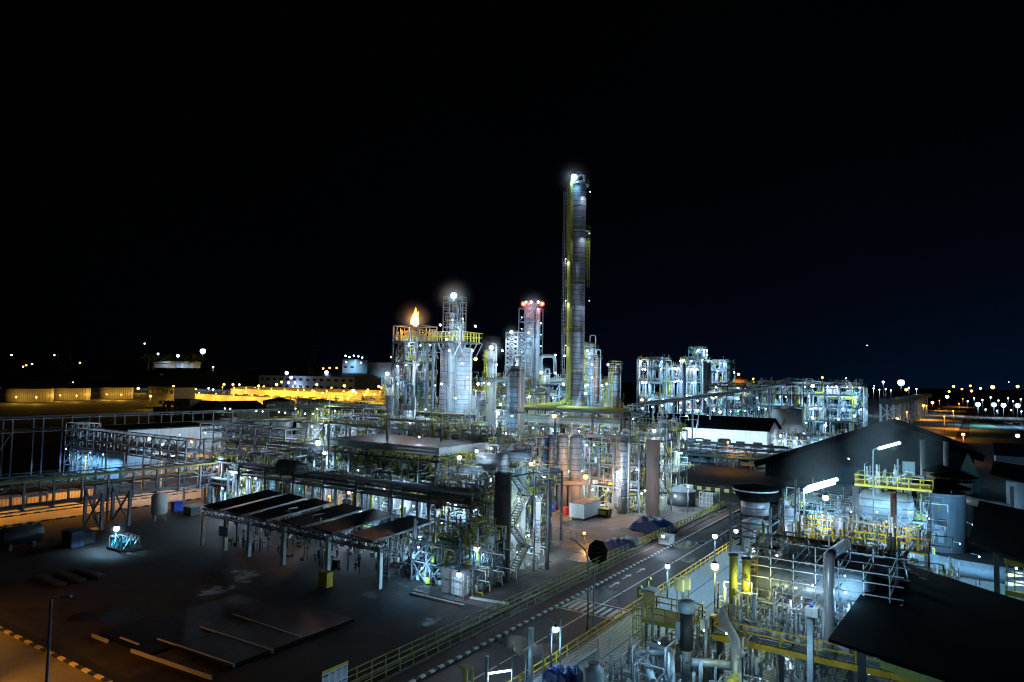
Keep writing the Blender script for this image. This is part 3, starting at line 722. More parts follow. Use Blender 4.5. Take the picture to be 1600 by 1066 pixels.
# dark flat pads with pale edging in the yard at the lower left
for i, (x0, x1, y0, y1) in enumerate([(-72, -63.2, 36.5, 52), (-63, -55, 38.9, 54), (-75, -66, 40, 55)][:2]):
    struct(MB().box(x0, x1, y0, y1, 0, .25 + i * .06), 'concrete_pad', 'wet_pad')
def edging(label, p, q, m='concrete'):
    p = A(*p); q = A(*q); single(MB().bar((p.x, p.y, .2), (q.x, q.y, .2), .17, .3), 'edging_beam', m, label, 'kerb beam')
edging('short pale edging beam at the far left corner of the dark pad', (144, 996), (169, 1006))
edging('pale edging beam broken off before the long orange lit one', (188, 1001), (217, 1012))
edging('long orange lit edging beam across the dark pads', (246, 1003), (366, 1044))
edging('pale edging beam lit at the right hand end', (312, 984), (427, 1022))
edging('thin far edging beam ending under the wet glints', (364, 964), (472, 1001))
edging('lowest edging beam beside the orange lit sand', (205, 1020), (330, 1063))

# ================================================================== SAWTOOTH SHED (front left)
t = thing('sawtooth_shed', 'open sided shed with six dark tilted roof strips behind a long truss', 'shed', (-77, 69, 0))
for x in (-97.6, -92, -86.5, -79, -70.2, -61): part(MB().bar((x, 64, 0), (x, 64, 5), .5), 'front_column', 'white_paint', t)  # posts coloured white in place of the light falling on them
for x in (-95, -82, -74, -66, -60): part(MB().bar((x, 73.4, 0), (x, 73.4, 6.0), .35), 'rear_column', 'dark_steel', t)
b = MB()
for x in (-90, -82, -75, -68): b.bar((x, 64, 4.2), (x, 73.4, 5.2), .25)
part(b, 'rafter', 'dark_steel', t)
b = MB(); x = -97.8
for z in (4.5, 5.4): b.bar((-98, 64, z), (-60.6, 64, z), .18); b.bar((-98, 64.8, z), (-60.6, 64.8, z), .18)
k = 0
while x < -61:
    b.bar((x, 64, 4.5), (x + .8, 64, 5.4), .09); b.bar((x + .8, 64, 5.4), (x + 1.6, 64, 4.5), .09); b.bar((x, 64, 5.4), (x, 64.8, 5.4), .09); x += 1.6
part(b, 'truss', 'purlin_grey', t)
b = MB(); x = -97.5
while x < -61: b.bar((x, 63.9, 5.5), (x + .35, 63.9, 5.9), .07); b.bar((x + .35, 63.9, 5.9), (x + .7, 63.9, 5.5), .07); x += .9
part(b, 'cable_coil', 'grey_paint', t)
for i, x in enumerate((-93.7, -88.1, -82.3, -75.2, -69.1, -62.0)):
    xl = x - (3.5 if i in (0, 1, 2) else 4.1); z0 = 5.6; z1 = 6.6 - i * .08; yb = 75.2
    b = MB().hexa([(xl, 63.6, z0 + .3), (x, 63.6, z0), (x, yb, z1), (xl, yb, z1 + .3), (xl, 63.6, z0 + .42), (x, 63.6, z0 + .12), (x, yb, z1 + .12), (xl, yb, z1 + .42)])
    rp = part(b, 'roof_strip', 'dark_roof', t)
    part(MB().bar((x + .14, 63.5, z0 + .02), (x + .14, yb, z1 + .02), .22), 'gutter', 'galvanised', rp)
b = MB(); clutter(b, -97, -62, 66, 75, [.05], 90, random.Random(5)); part(b, 'small_piping', 'dark_steel', t, kind='stuff')
b = MB(); clutter(b, -92, -60, 66, 76, [3.4, 2.6], 170, random.Random(6), 1.0); part(b, 'overhead_piping', 'white_paint', t, kind='stuff')
lamp(V(563, 797, 106), 'cyan', 900, .3, 'bluish floodlight between the fourth and fifth roof strips of the sawtooth shed')
lamp(V(655, 815, 103), 'cyan', 1500, .38, 'bright floodlight over the rear of the sawtooth shed by the front bays')
lamp(V(657, 840, 99), 'cyan', 700, .3, 'small blue floodlight just below the bright one on the sawtooth shed')
for q in ((470, 822, 103), (540, 838, 98), (410, 800, 113)): lamp(V(*q) - Vector((0, 0, .5)), 'violet', 200, .12, 'small lamp in the shade under the sawtooth roof strips', 'small lamps under the sawtooth shed')
# a banner plate on a post
t = thing('notice_plate', 'white notched plate fixed on a column at the left of the sawtooth shed', 'plate', (-91.6, 63.5, 0))
part(MB().bar((-91.6, 63.5, 0), (-91.6, 63.5, 3), .12), 'post', 'steel', t)
part(MB().box(-92.8, -90.6, 63.35, 63.4, 2.2, 3.6), 'panel', 'paper', t)
c = A(505, 918); t = thing('yellow_cabinet', 'yellow cabinet standing in the dark in front of the sawtooth shed', 'cabinet', c)
part(MB().box(c.x - .9, c.x + .6, c.y, c.y + 1, 0, 1.7), 'body', 'orange_yellow', t); part(MB().box(c.x - .95, c.x + .65, c.y - .05, c.y + 1.05, 1.705, 1.8), 'lid', 'yellow', t)
part(MB().box(c.x - .1, c.x + .5, c.y - .04, c.y - .004, .2, 1.5), 'door', 'yellow', t)

# ================================================================== MAIN PROCESS UNIT
WH = ['white', 'cyan', 'white', 'green']
main = unit('process_unit', 'wide two storey steel process unit with brightly lit pipe bays behind the sawtooth roofs', 'process unit', -112, -56, 78, 97, [3.8, 8.6], 5.6, npipe=80, nclut=1100, deckfrac=.3, seed=2, w=.36,
     lampspec=(16, WH, 650, .2, 'cool white lamp in the lit bays of the two storey process unit'))
lamp(V(545, 770, 118), 'sodium', 2600, .25, 'orange lamp inside the bay that glows amber behind the sawtooth roofs')
lamp((-87.5, 79.6, 6.4), 'sodium', 2600, .16, 'orange lamp under the upper deck of the amber bay', omni=True)
lamp(V(762, 812, 100), 'sodium', 350, .18, 'orange lamp by the amber drum left of the concrete stair tower')
c = V(748, 812, 101); vessel_h('amber drum at the left foot of the concrete stair tower', (c.x, c.y, c.z), 3, 1.0, m='orange_yellow')
rack('long pipe rack across the front of the two storey process unit', (-106, 77.0), (-56, 77.0), [8.9, 10.2], 2.4, 7, 6, rail=None, seed=8, brace=False)
rack('pipe rack running over the left end of the two storey unit', (-126, 98.5), (-56, 98.5), [9.6, 11.2], 4, 7, 7, rail='yellow', seed=9)
# big flat roofed shelter on top
t = thing('roofed_platform', 'flat dark roof on trusses with a yellow railed edge above the process unit', 'shelter', (-84, 94, 0))
b = MB()
for x in (-96, -88, -80, -72):
    for y in (88.2, 100.6): b.bar((x, y, 8.5), (x, y, 14.2), .4); b.bar((x, y, 0), (x, y, 8.5), .4)
for x in (-96, -88, -80):
    b.bar((x, 88.2, 14), (x + 4, 88.2, 9.6), .25); b.bar((x + 4, 88.2, 9.6), (x + 8, 88.2, 14), .25); b.bar((x + 4, 88.2, 9.6), (x + 4, 88.2, 14), .25)
b.bar((-96.2, 88.2, 9.4), (-71.6, 88.2, 9.4), .35)
part(b, 'truss_frame', 'steel', t)
part(MB().box(-97, -71.2, 87.4, 101.4, 14.4, 14.75), 'roof', 'grey_roof', t)
part(MB().box(-97.1, -71.1, 87.2, 87.38, 13.5, 14.8).box(-71.19, -71.0, 87.2, 101.5, 13.5, 14.8), 'fascia', 'white_paint', t)
part(rail_mb(MB(), [(-97, 86.6, 12.6), (-71, 86.6, 12.6), (-70.4, 100, 12.6)], sp=1.2, r=.05), 'handrail', 'yellow', t)
part(MB().box(-97, -70.3, 86.5, 88, 12.45, 12.55), 'walkway', 'dark_steel', t)
b = MB(); clutter(b, -97, -72, 88.5, 100, [8.6, 10.5], 420, random.Random(12), 1.2); part(b, 'small_piping', 'yellow', t, kind='stuff')
b = MB(); clutter(b, -97, -72, 88.5, 100, [8.6, 10.5], 420, random.Random(13), 1.2); part(b, 'valve_piping', 'white_paint', t, kind='stuff')
for k, (px, py) in enumerate(((560, 735), (610, 745), (660, 752))): lamp(V(px, py, 118), 'green', 600, .14, 'greenish lamp hung under the flat roofed shelter', 'lamps under the flat roofed shelter')
lamp(V(718, 715, 112), 'white', 1500, .34, 'bright white floodlight at the right edge of the flat roofed shelter')
lamp(V(655, 683, 118), 'violet', 350, .16, 'small lamp standing on the flat shelter roof')
lamp(V(497, 692, 126), 'cyan', 2600, .5, 'very bright floodlight left of the flat roofed shelter')
lamp(V(507, 708, 124), 'white', 900, .3, 'second floodlight just below the very bright one left of the shelter')
t = thing('yellow_pipe_arch', 'long yellow pipe on posts running above the shelter roof', 'pipe', V(577, 690, 124))
P = [V(505, 690, 126), V(505, 662, 126), V(520, 661, 126), V(600, 669, 122), V(605, 655, 122), V(700, 660, 122)]
part(MB().tube(P, .16, 8), 'pipe', 'yellow', t)
b = MB()
for px, py in ((514, 662), (547, 664), (606, 655), (690, 660)):
    q = V(px, py, 124); b.bar((q.x, q.y, 8.6), (q.x, q.y, q.z - .1), .3)
part(b, 'post', 'white_paint', t)
for k, (x, y, z) in enumerate([(-109 + 4.3 * q, 80.6 + (q % 3) * .9, 7.4 - (q % 2) * .8) for q in range(12) if q != 5]):
    lamp((x, y, z), 'white' if k % 2 else 'cyan', 1000, .13, '', parent=main, omni=True)  # lamps added inside to brighten the front bays
for k in range(15):
    x = -109 + k * 3.5; r = RR.uniform(.55, 1.1); h_ = RR.uniform(2.4, 4.2); yy = RR.uniform(84.5, 88)
    if abs(x + 87) < 2.5: continue
    part(MB().lathe((x, yy - 1.5, 3.8), [(r, .1), (r, h_ - .2), (r * .6, h_ + .2), (.01, h_ + .3)], 16), 'vessel', RR.choice(['white_paint', 'aluminium', 'white_paint', 'blue_grey_paint']), main)
    if k % 3 == 0: part(MB().box(x + 1.2, x + 3, yy + 1.5, yy + 1.7, 4.0, 8.0), 'panel', 'white_paint', main)  # pale panels added at the back to catch the bay light
# equipment right of the shelter
for k, (px, py, L, r) in enumerate(((770, 720, 5, 1.3), (805, 712, 5, 1.1), (735, 735, 4, .9), (455, 730, 5, 1.2), (530, 660, 0, 0))):
    if L:
        c = V(px, py, 116); vessel_h(['white insulated drum with a bend right of the flat roofed shelter', 'second white drum nearer the concrete stair tower', 'short drum below the right corner of the shelter', 'drum on the left end of the process unit'][k], (c.x, c.y, c.z), L, r, m='aluminium', ground=8.5)
unit('process_unit', 'steel frame crowded with pipes between the shelter and the three tall drums', 'process unit', -90, -69, 101, 115, [5, 10, 14.5], 6, 46, 620, deckfrac=.3, seed=21,
     lampspec=(12, WH, 700, .22, 'cool white lamp in the pipe crowd behind the concrete stair tower'))
unit('process_unit', 'low piping unit left of the shelter with white stanchions', 'process unit', -128, -112, 84, 104, [4.5, 8.8], 5, 26, 260, seed=22,
     lampspec=(5, WH, 600, .22, 'white lamp in the low unit left of the flat roofed shelter'))
unit('process_unit', 'open steel structure with yellow rails behind the flat roofed shelter', 'process unit', -124, -88, 106, 124, [6, 11, 15.5], 6, 56, 700, deckfrac=.3, seed=23,
     lampspec=(10, WH, 750, .24, 'lamp in the open structure behind the flat roofed shelter'))
# scaffolded units between sawtooth shed and stair tower
unit('scaffold_structure', 'dense scaffold and piping between the sawtooth shed and the control cabin', 'scaffold', -60.2, -50.5, 69, 76, [2.6, 5.2], 2.4, 22, 260, rail=None, seed=31, w=.13, deckfrac=.3, rmax=.14, brace=.7,
     lampspec=(3, WH, 420, .16, 'lamp in the scaffold behind the control cabin'))
unit('scaffold_structure', 'pipe filled steel bay left of the concrete stair tower', 'scaffold', -64.5, -54.4, 77, 84, [3, 6.4, 9.6], 3, 26, 300, rail='yellow', seed=32, w=.18, deckfrac=.25, rmax=.16,
     lampspec=(4, WH, 480, .16, 'lamp in the steel bay left of the concrete stair tower'))
# control cabin
c0, c1 = A(700, 935), A(790, 912)
t = thing('control_cabin', 'low cabin with a sheet roof and blue lit doorway at the foot of the scaffold', 'cabin', (-51.5, 68, 0))
part(MB().box(-54.2, -51.0, 67.6, 75.4, 0, 3), 'wall', 'grey_paint', t)
part(MB().hexa([(-54.6, 67, 3.02), (-50.5, 67, 3.02), (-50.5, 75.6, 3.3), (-54.6, 75.6, 3.3), (-54.6, 67, 3.16), (-50.5, 67, 3.16), (-50.5, 75.6, 3.44), (-54.6, 75.6, 3.44)]), 'roof', 'cladding_smooth', t)
part(MB().box(-52.6, -51.5, 67.53, 67.594, .05, 2.1), 'door', 'paper', t)
for k in range(3): part(MB().box(-50.99, -50.93, 68.6 + k * 2.2, 69.6 + k * 2.2, .2, 2.2), 'shutter', 'white_paint', t)
b = MB()
for y in (66.7, 68.5, 70.5, 72.5, 74.5):
    b.bar((-50.1, y, 0), (-50.1, y, 3.6), .08)
for z in (1.2, 2.2, 3.2): b.bar((-50.1, 66.5, z), (-50.1, 75, z), .07); b.bar((-54.8, 66.4, z), (-50.1, 66.4, z), .07)
for x in (-54.8, -53, -51.4): b.bar((x, 66.4, 0), (x, 66.4, 3.6), .08)
single(b, 'tube_scaffold', 'steel', 'thin tube scaffold wrapped round the low cabin', 'scaffold')
lamp(V(717, 898, 82.2), 'white', 700, .3, 'lamp over the blue lit cabin doorway', omni=True)
lamp(V(745, 858, 87.5), 'cyan', 1500, .34, 'bright floodlight above the cabin roof')
for a_, b_, lb in (((642, 928), (725, 948), 'pale kerb strip lit in front of the cabin'), ((735, 935), (795, 945), 'short pale kerb strip right of the cabin')):
    p, q = A(*a_), A(*b_); single(MB().bar((p.x, p.y, .1), (q.x, q.y, .1), .35, .2), 'kerb_strip', 'white_paint', lb, 'kerb')

# ================================================================== CONCRETE STAIR TOWERS
def stair_tower(label, x0, x1, y0, y1, h, flights):
    """slab across the front, lit wall along the -X side, open to +X where the flights show"""
    t = thing('stair_tower', label, 'stair tower', ((x0 + x1) / 2, (y0 + y1) / 2, 0))
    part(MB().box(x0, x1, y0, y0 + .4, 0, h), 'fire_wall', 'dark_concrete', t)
    part(MB().box(x0, x0 + .25, y0 + .402, y1, 0, h + .15), 'side_wall', 'lit_concrete', t)
    part(MB().box(x0 + .252, x0 + .9, y1 - .25, y1, 0, h + .1), 'rear_wall', 'lit_concrete', t)
    fh = h / flights; ya, yb = y0 + 1.3, y1 - 1.4; xs = x1 - 1.25; w_ = 1.15
    for i in range(flights):
        sgn = i % 2; zb = i * fh; n = 12; b = MB()
        q0, q1 = ((ya, yb) if sgn == 0 else (yb, ya))
        for k in range(n):
            f = (k + .5) / n; y = q0 + (q1 - q0) * f; b.box(xs, xs + w_, y - .15, y + .15, zb + fh * f, zb + fh * f + .06)
        p, q = Vector((xs, q0, zb)), Vector((xs, q1, zb + fh))
        for dx_ in (0, w_): b.bar(p + Vector((dx_, 0, 0)), q + Vector((dx_, 0, 0)), .07, .26)
        st = part(b, 'stair_flight', 'steel', t)
        b = MB()
        for dx_ in (0, w_):
            o_ = Vector((dx_, 0, 0))
            for z_ in (1.0, .55): b.bar(p + o_ + Vector((0, 0, z_)), q + o_ + Vector((0, 0, z_)), .06)
            for k in range(7): r_ = p.lerp(q, k / 6) + o_; b.bar(r_, r_ + Vector((0, 0, 1)), .05)
        part(b, 'handrail', 'yellow', st)
        lo, hi = (yb, y1 - .26) if sgn == 0 else (y0 + .41, ya)
        part(MB().box(x0 + .26, x1, lo, hi, zb + fh - .1, zb + fh), 'landing', 'dark_steel', t)
        part(rail_mb(MB(), [(x1, lo + .05, zb + fh), (x1, hi - .05, zb + fh)], sp=.5), 'landing_rail', 'yellow', t)
    b = MB(); b.bar((x1 - .06, y1 - .1, 0), (x1 - .06, y1 - .1, h - .3), .22); b.bar((x1 - .06, y0 + .41, h - .4), (x1 - .06, y1, h - .4), .18)
    part(b, 'corner_post', 'dark_steel', t)
    return t
mat('lit_concrete', (0.42, 0.45, 0.43), 0.75, var=0.35, streak=1, scale=0.6, bump=0.2)  # concrete with the stair lamps' light put into a paler colour
def tower_lamps(x, y, zs, kinds, pw_, lb, grp):
    for z, k in zip(zs, kinds): lamp((x, y, z), k, pw_, .11, lb, grp, omni=True)
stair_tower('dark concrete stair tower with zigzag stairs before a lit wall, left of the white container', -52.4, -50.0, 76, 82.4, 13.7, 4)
tower_lamps(-51.6, 80.6, (2.6, 6.2, 9.8, 12.9), ('white', 'white', 'green', 'cyan'), 900, 'lamp on the lit wall of the nearer stair tower', 'lamps of the nearer stair tower')
t = thing('lettered_panel', 'tall narrow white panel with dark vertical lettering right of the nearer stair tower', 'panel', (-50.2, 83.4, 0))
part(MB().box(-50.75, -49.75, 83.4, 83.5, 2.2, 9.6), 'panel', 'white_paint', t); part(MB().bar((-50.2, 83.56, 0), (-50.2, 83.56, 9), .1), 'post', 'steel', t)
text('ID WET', (-50.25, 83.36, 5.2), 1.0, 0, 'ink', t, vertical=True)
lamp((-49.4, 82.2, 9.2), 'white', 220, .12, 'lamp over the tall lettered panel', omni=True)
single(MB().bar((-48.9, 84, 0), (-48.9, 84, 12.2), .4), 'steel_post', 'dark_steel', 'tall dark post right of the lettered panel', 'post')
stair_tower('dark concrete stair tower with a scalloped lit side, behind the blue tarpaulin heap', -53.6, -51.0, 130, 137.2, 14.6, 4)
tower_lamps(-52.2, 135, (2.8, 6.4, 10.1, 13.4), ('white',) * 4, 1800, 'lamp on the lit side of the farther stair tower', 'lamps of the farther stair tower')
lamp(V(1022, 673, 141), 'white', 900, .36, 'bright floodlight on top of the farther stair tower')
lamp(V(1075, 760, 140), 'white', 2600, .2, 'floodlight shining on the yard right of the farther stair tower', pole=10)

# ================================================================== THREE DRUMS ON A TABLE
for i, (px, m, lb) in enumerate(((857, 'cladding_blue', 'blue banded column, left of the three on the concrete table'), (878, 'aluminium', 'silver banded column in the middle of the three on the concrete table'), (899, 'aluminium', 'silver banded column, right of the three on the concrete table'))):
    q = V(px, 745, 143); zt = V(px, 678, 143).z; z0 = q.z
    column(lb, q.x, q.y, z0, zt, 1.15 if i != 2 else 1.3, m, (), 0, False, goose=False, n=24)
q0 = V(848, 747, 143); q1 = V(915, 752, 143)
t = thing('concrete_table', 'concrete frame table carrying the three banded columns', 'support frame', ((q0.x + q1.x) / 2, (q0.y + q1.y) / 2, 0))
b = MB().bar((q0.x, q0.y, q0.z - .7), (q1.x, q1.y, q0.z - .7), 3.2, .8); part(b, 'slab', 'dark_concrete', t)
for k in range(5):
    for s in (-1.2, 1.2):
        p = q0.lerp(q1, k / 4); part(MB().bar((p.x + s * .3, p.y + s, 0), (p.x + s * .3, p.y + s, q0.z - 1.1), .5), 'leg', 'dark_concrete', t)
lamp(V(915, 745, 138), 'sodium', 4200, .5, 'strong orange floodlight right of the three banded columns', omni=True)
lamp(V(866, 650, 149), 'sodium', 2600, .45, 'orange floodlight on the rack above the three banded columns', omni=True)
lamp(V(850, 747, 130), 'white', 1100, .35, 'white floodlight on a pole left of the blue banded column', pole=9)
lamp(V(913, 833, 112) , 'sodium', 500, .22, 'small orange lamp on a low post on the yard right of the container', pole=2.5)

unit('process_unit', 'pipe bays glowing green and white behind the three banded columns', 'process unit', -100, -58, 150, 166, [5, 10, 14.5], 6, 56, 800, deckfrac=.25, seed=41, rmax=.32,
     lampspec=(14, WH, 900, .26, 'lamp in the pipe bays behind the three banded columns'))
unit('process_unit', 'tall pipe structure between the silver column and the farther stair tower', 'process unit', -72, -55.5, 131, 146, [4.5, 9, 13.5], 5, 44, 460, deckfrac=.3, seed=42, rmax=.36,
     lampspec=(8, WH, 800, .24, 'lamp in the pipes left of the farther stair tower'))
unit('process_unit', 'pipe structure with orange glow behind the shipping container', 'process unit', -84, -73, 124, 133, [5, 10], 5, 24, 240, seed=43, deckfrac=.25,
     lampspec=(4, WH, 700, .22, 'lamp in the structure left of the three banded columns'))
b = MB()
t = thing('header_rack', 'rack of big olive header pipes crossing in front of the tall column', 'pipe rack', (-84, 148, 0))
b.bar((-104, 147, 18.6), (-66, 147, 18.6), .5); b.bar((-104, 150, 18.6), (-66, 150, 18.6), .5)
for x in (-104, -94, -84, -74, -66): b.bar((x, 147, 0), (x, 147, 18.5), .4); b.bar((x, 150, 0), (x, 150, 18.5), .4); b.bar((x, 147, 18.2), (x, 150, 18.2), .3)
part(b, 'steel_frame', 'dark_steel', t)
for k, (m, r) in enumerate((('olive', .45), ('olive', .3), ('galvanised', .2))): part(MB().tube([(-104, 147.4 + k * 1.1, 19.4), (-66, 147.4 + k * 1.1, 19.4)], r, 10), 'header_pipe', m, t)
for k in range(8): part(MB().tube([(-104 + k, 148.5, 15.5 + k * .25), (-68, 148.5 + .1 * k, 15.5 + k * .25), (-68, 148.5 + .1 * k, 6)], .12, 6), 'pipe', PIPEM[k], t)
part(rail_mb(MB(), [(-104, 146.4, 20), (-66, 146.4, 20)], sp=1.8), 'handrail', 'yellow', t)
rack('dark pipe rack running from the stair tower back toward the tall column', (-70, 118), (-112, 118), [12.6, 14.6], 4, 6, 8, rail='yellow', seed=44, steel='dark_steel')
rack('dark rack high above the shelter leading to the twin reactors', (-92, 127), (-140, 127), [15, 17.5], 4, 7, 8, rail='olive', seed=45, steel='dark_steel')

# ================================================================== TOWERS ON THE SKYLINE
def colpx(label, px, ybase, ytop, d, rpx, m, plats=(), **k):
    """column seen at px, between two image heights, at distance d (base always on the ground)"""
    c = V(px, ytop, d); return column(label, c.x, c.y, k.pop('z0', 0), c.z, rpx * d / F, m, [V(px, y, d).z for y in plats], **k)
t = colpx('very tall banded grey column with a thick yellow pipe, the highest thing in the plant', 904, 760, 283, 172, 12.5, 'cladding_dim', (290, 362, 412, 446, 520, 585), pipes=0, n=32)
c = V(904, 400, 172)
rt = V(891, 290, 170); a = V(889, 622, 170)
P = [V(899, 283, 171), V(891, 284, 170), V(890.5, 300, 170), V(888.5, 620, 170), V(878, 631, 169), V(840, 634, 169)]
part(MB().tube(P, .62, 12, elbow=1.5), 'downcomer_pipe', 'column_pipe', t)
part(MB().tube([V(903, 285, 172), V(903, 274, 172), V(912, 274, 172), V(912, 292, 172)], .22, 8), 'vent_pipe', 'white_paint', t)
part(MB().bar(V(914.5, 298, 171), V(914, 274, 171), .2), 'davit_post', 'steel', t)
b = MB(); p = V(884.5, 300, 170); ladder_mb(b, p.x, p.y, 20, p.z, .6); part(b, 'caged_ladder', 'steel', t)
b = MB(); p = V(919.5, 430, 172); ladder_mb(b, p.x, p.y, V(904, 450, 172).z, V(904, 362, 172).z, .6); part(b, 'short_ladder', 'yellow', t)
lamp(V(897, 277, 170), 'blue', 2500, .75, 'big blue white beacon floodlight on top of the tallest column', soft=.6)
for k, (px, y) in enumerate(((922, 300), (921, 365), (884, 405), (921, 470), (884, 470), (884, 540), (921, 560))):
    lamp(V(px, y, 169.5), 'white', 420, .1, 'small lamp on a ladder landing of the tallest column', 'lamps on the tallest column')
lamp(V(915, 615, 166), 'white', 2200, .3, 'white floodlight at the foot of the tallest column')
lamp(V(880, 600, 163), 'cyan', 2600, .3, 'white floodlight left of the foot of the tallest column')

# twin reactors with head platform
d = 165
colpx('dark grey banded reactor, left of the twin under the railed head platform', 700, 760, 538, 166, 11.5, 'cladding_dim', (), pipes=1, goose=False, ladder=False, cap=False)
colpx('broad silver banded reactor, right of the twin under the railed head platform', 725, 760, 537, 164, 13.5, 'aluminium', (655,), pipes=2, goose=False, ladder=False, cap=False)
c0 = V(676, 534, 165); c1 = V(748, 534, 165)
cx, cy, cz = (c0.x + c1.x) / 2, (c0.y + c1.y) / 2, c0.z
t = thing('head_platform', 'wide railed platform with triangular brackets on top of the twin reactors', 'platform', (cx, cy, cz))
part(MB().box(cx - 5.6, cx + 4.6, cy - 4, cy + 4.4, cz - .35, cz), 'deck', 'dark_steel', t)
part(rail_mb(MB(), rect(cx - 5.6, cx + 4.6, cy - 4, cy + 4.4, cz), sp=1.1, h=2.2, r=.06), 'handrail', 'yellow', t)
b = MB()
for k in range(5):
    y = cy - 4 + k * 2.1; b.bar((cx + 4.6, y, cz - .3), (cx + 2.4, y, cz - 4), .2); b.bar((cx - 5.6, y, cz - .3), (cx - 3.6, y, cz - 4), .2)
for k in range(4): b.bar((cx - 5 + k * 3, cy - 4, cz - .3), (cx - 5 + k * 3, cy - 1.6, cz - 4), .2)
for x in (cx - 6, cx - 4.2): b.bar((x, cy - 3, 0), (x, cy - 3, cz - .4), .5)
part(b, 'bracket', 'steel', t)
colpx('slim twin vessel rising through the head platform up to the blue lamp', 709, 760, 488, 164, 6.0, 'white_paint', (500, 515), pipes=2, ladder=True, pm='galvanised')
colpx('short vessel beside the slim one on the head platform', 719, 760, 506, 163, 4.0, 'galvanised', (512,), pipes=1)
unit('top_structure', 'small open steel structure with yellow rails around the slim vessel', 'steel structure', cx - 2.5, cx + 1.5, cy - 1.8, cy + 1.8, [cz + 3.6, cz + 7, cz + 9.6], 2.8, 14, 0, deckfrac=.3, seed=51, w=.2, rmax=.14)
lamp(V(709, 462, 164), 'blue', 3500, .75, 'big blue white floodlight above the twin reactors', soft=.5)
b = MB().bar(V(709, 488, 164), V(709, 466, 164), .22); single(b, 'lamp_mast', 'steel', 'short mast carrying the blue floodlight above the twin reactors', 'mast')
single(MB().bar(V(723, 505, 163), V(723, 462, 163), .16), 'lightning_rod', 'steel', 'thin rod right of the blue floodlight mast', 'rod')
for px, py, k in ((688, 508, 'white'), (698, 530, 'white'), (743, 510, 'white'), (702, 548, 'white'), (731, 590, 'white'), (722, 568, 'cyan'), (712, 622, 'cyan'), (690, 600, 'white'), (738, 548, 'white')):
    lamp(V(px, py, 158.5), k, 1300, .24, 'white lamp on or just under the head platform of the twin reactors', 'lamps around the twin reactors', omni=True)
for px, py in ((707, 500), (716, 512), (702, 520), (723, 498)): lamp(V(px, py, 161.5), 'white', 500, .14, 'lamp among the rails over the head platform', 'lamps over the head platform')
lamp(V(743, 561, 190), 'sodium', 900, .5, 'orange floodlight right of the twin reactors')

# flame topped frame tower
a = V(624, 650, 172); c = V(674, 650, 172)
fx0, fx1 = -117.5, -110.0; q = V(649, 535, 172); zt = q.z
fx0, fx1 = q.x - 4.6, q.x + 3.4; fy0, fy1 = q.y - 3, q.y + 4
unit('frame_tower', 'tall dark steel frame tower packed with pipes under the open flame', 'frame tower', fx0, fx1, fy0, fy1, [6, 11, 16, 20.5, 25, 29.5, zt], 3.8, 60, 650, deckfrac=.45, seed=52, w=.4, steel='dark_steel', rmax=.35,
     lampspec=(18, ['white', 'cyan', 'white'], 520, .22, 'white lamp on one of the decks of the flame topped frame tower'))
t = thing('portal_frame', 'open portal frame lit amber around the flame on the tower top', 'steel frame', (q.x, q.y, zt))
zz = V(649, 509, 172).z; b = MB()
for x in (fx0, fx1 - 2.2, fx1):
    for y in (fy0, fy1): b.bar((x, y, zt), (x, y, zz), .28)
for y in (fy0, fy1): b.bar((fx0, y, zz - .14), (fx1, y, zz - .14), .26)
for x in (fx0, fx1): b.bar((x, fy0, zz - .14), (x, fy1, zz - .14), .24)
for x in (fx0 + .5, fx1 - 2.6): b.bar((x, fy0, zt), (x + .9, fy0, zz), .14)
part(b, 'frame', 'steel', t)
b = MB(); clutter(b, fx0, fx1, fy0, fy1, [zt + .1], 60, random.Random(8)); part(b, 'small_piping', 'white_paint', t, kind='stuff')
fl = V(648, 509, 172)
t = thing('flare_burner', 'burner pipe with an open orange flame at the top of the frame tower', 'flare', (fl.x, fl.y, zt))
part(MB().lathe((fl.x, fl.y, 0), [(.25, zt), (.25, fl.z - .5), (.45, fl.z - .4), (.5, fl.z)], 12), 'burner_pipe', 'rust', t)
def flame_mat():
    m = bpy.data.materials.new('flame'); m.use_nodes = True; tt = m.node_tree; tt.nodes.clear()
    o = N(tt, 'ShaderNodeOutputMaterial'); e_ = N(tt, 'ShaderNodeEmission'); tt.links.new(e_.outputs[0], o.inputs[0])
    c_ = N(tt, 'ShaderNodeTexCoord'); s_ = N(tt, 'ShaderNodeSeparateXYZ'); tt.links.new(c_.outputs['Generated'], s_.inputs[0])
    r_ = N(tt, 'ShaderNodeValToRGB'); tt.links.new(s_.outputs['Z'], r_.inputs[0]); r_.color_ramp.elements[0].color = (1, .75, .25, 1); r_.color_ramp.elements[1].color = (1, .28, .02, 1)
    tt.links.new(r_.outputs[0], e_.inputs[0]); e_.inputs[1].default_value = 9; M['flame'] = m
flame_mat()
b = MB()
for (ox, oy, r, h, ln) in ((0, 0, .95, 4.6, .6), (.6, -.2, .5, 2.7, 1.6), (-.5, .15, .5, 3.1, -.8), (.1, -.3, .4, 2.0, -1.8), (.3, .2, .35, 3.6, 1.9)):
    base = len(b.v); n = 12
    prof = [(r * .55, 0), (r * .95, h * .12), (r, h * .25), (r * .75, h * .45), (r * .42, h * .65), (r * .2, h * .82), (.02, h)]
    for rr, hh in prof:
        for k in range(n):
            a_ = 6.283 * k / n; wv = 1 + .18 * math.sin(3 * a_ + hh * 2)
            b.v.append((fl.x + ox + rr * wv * math.cos(a_) + ln * .35 * (hh / h) ** 2, fl.y + oy + rr * wv * math.sin(a_), fl.z - .1 + hh))
    for i in range(6):
        for k in range(n): b.f.append((base + i * n + k, base + i * n + (k + 1) % n, base + (i + 1) * n + (k + 1) % n, base + (i + 1) * n + k)); b.sm.append(True)
part(b, 'flame', 'flame', t)
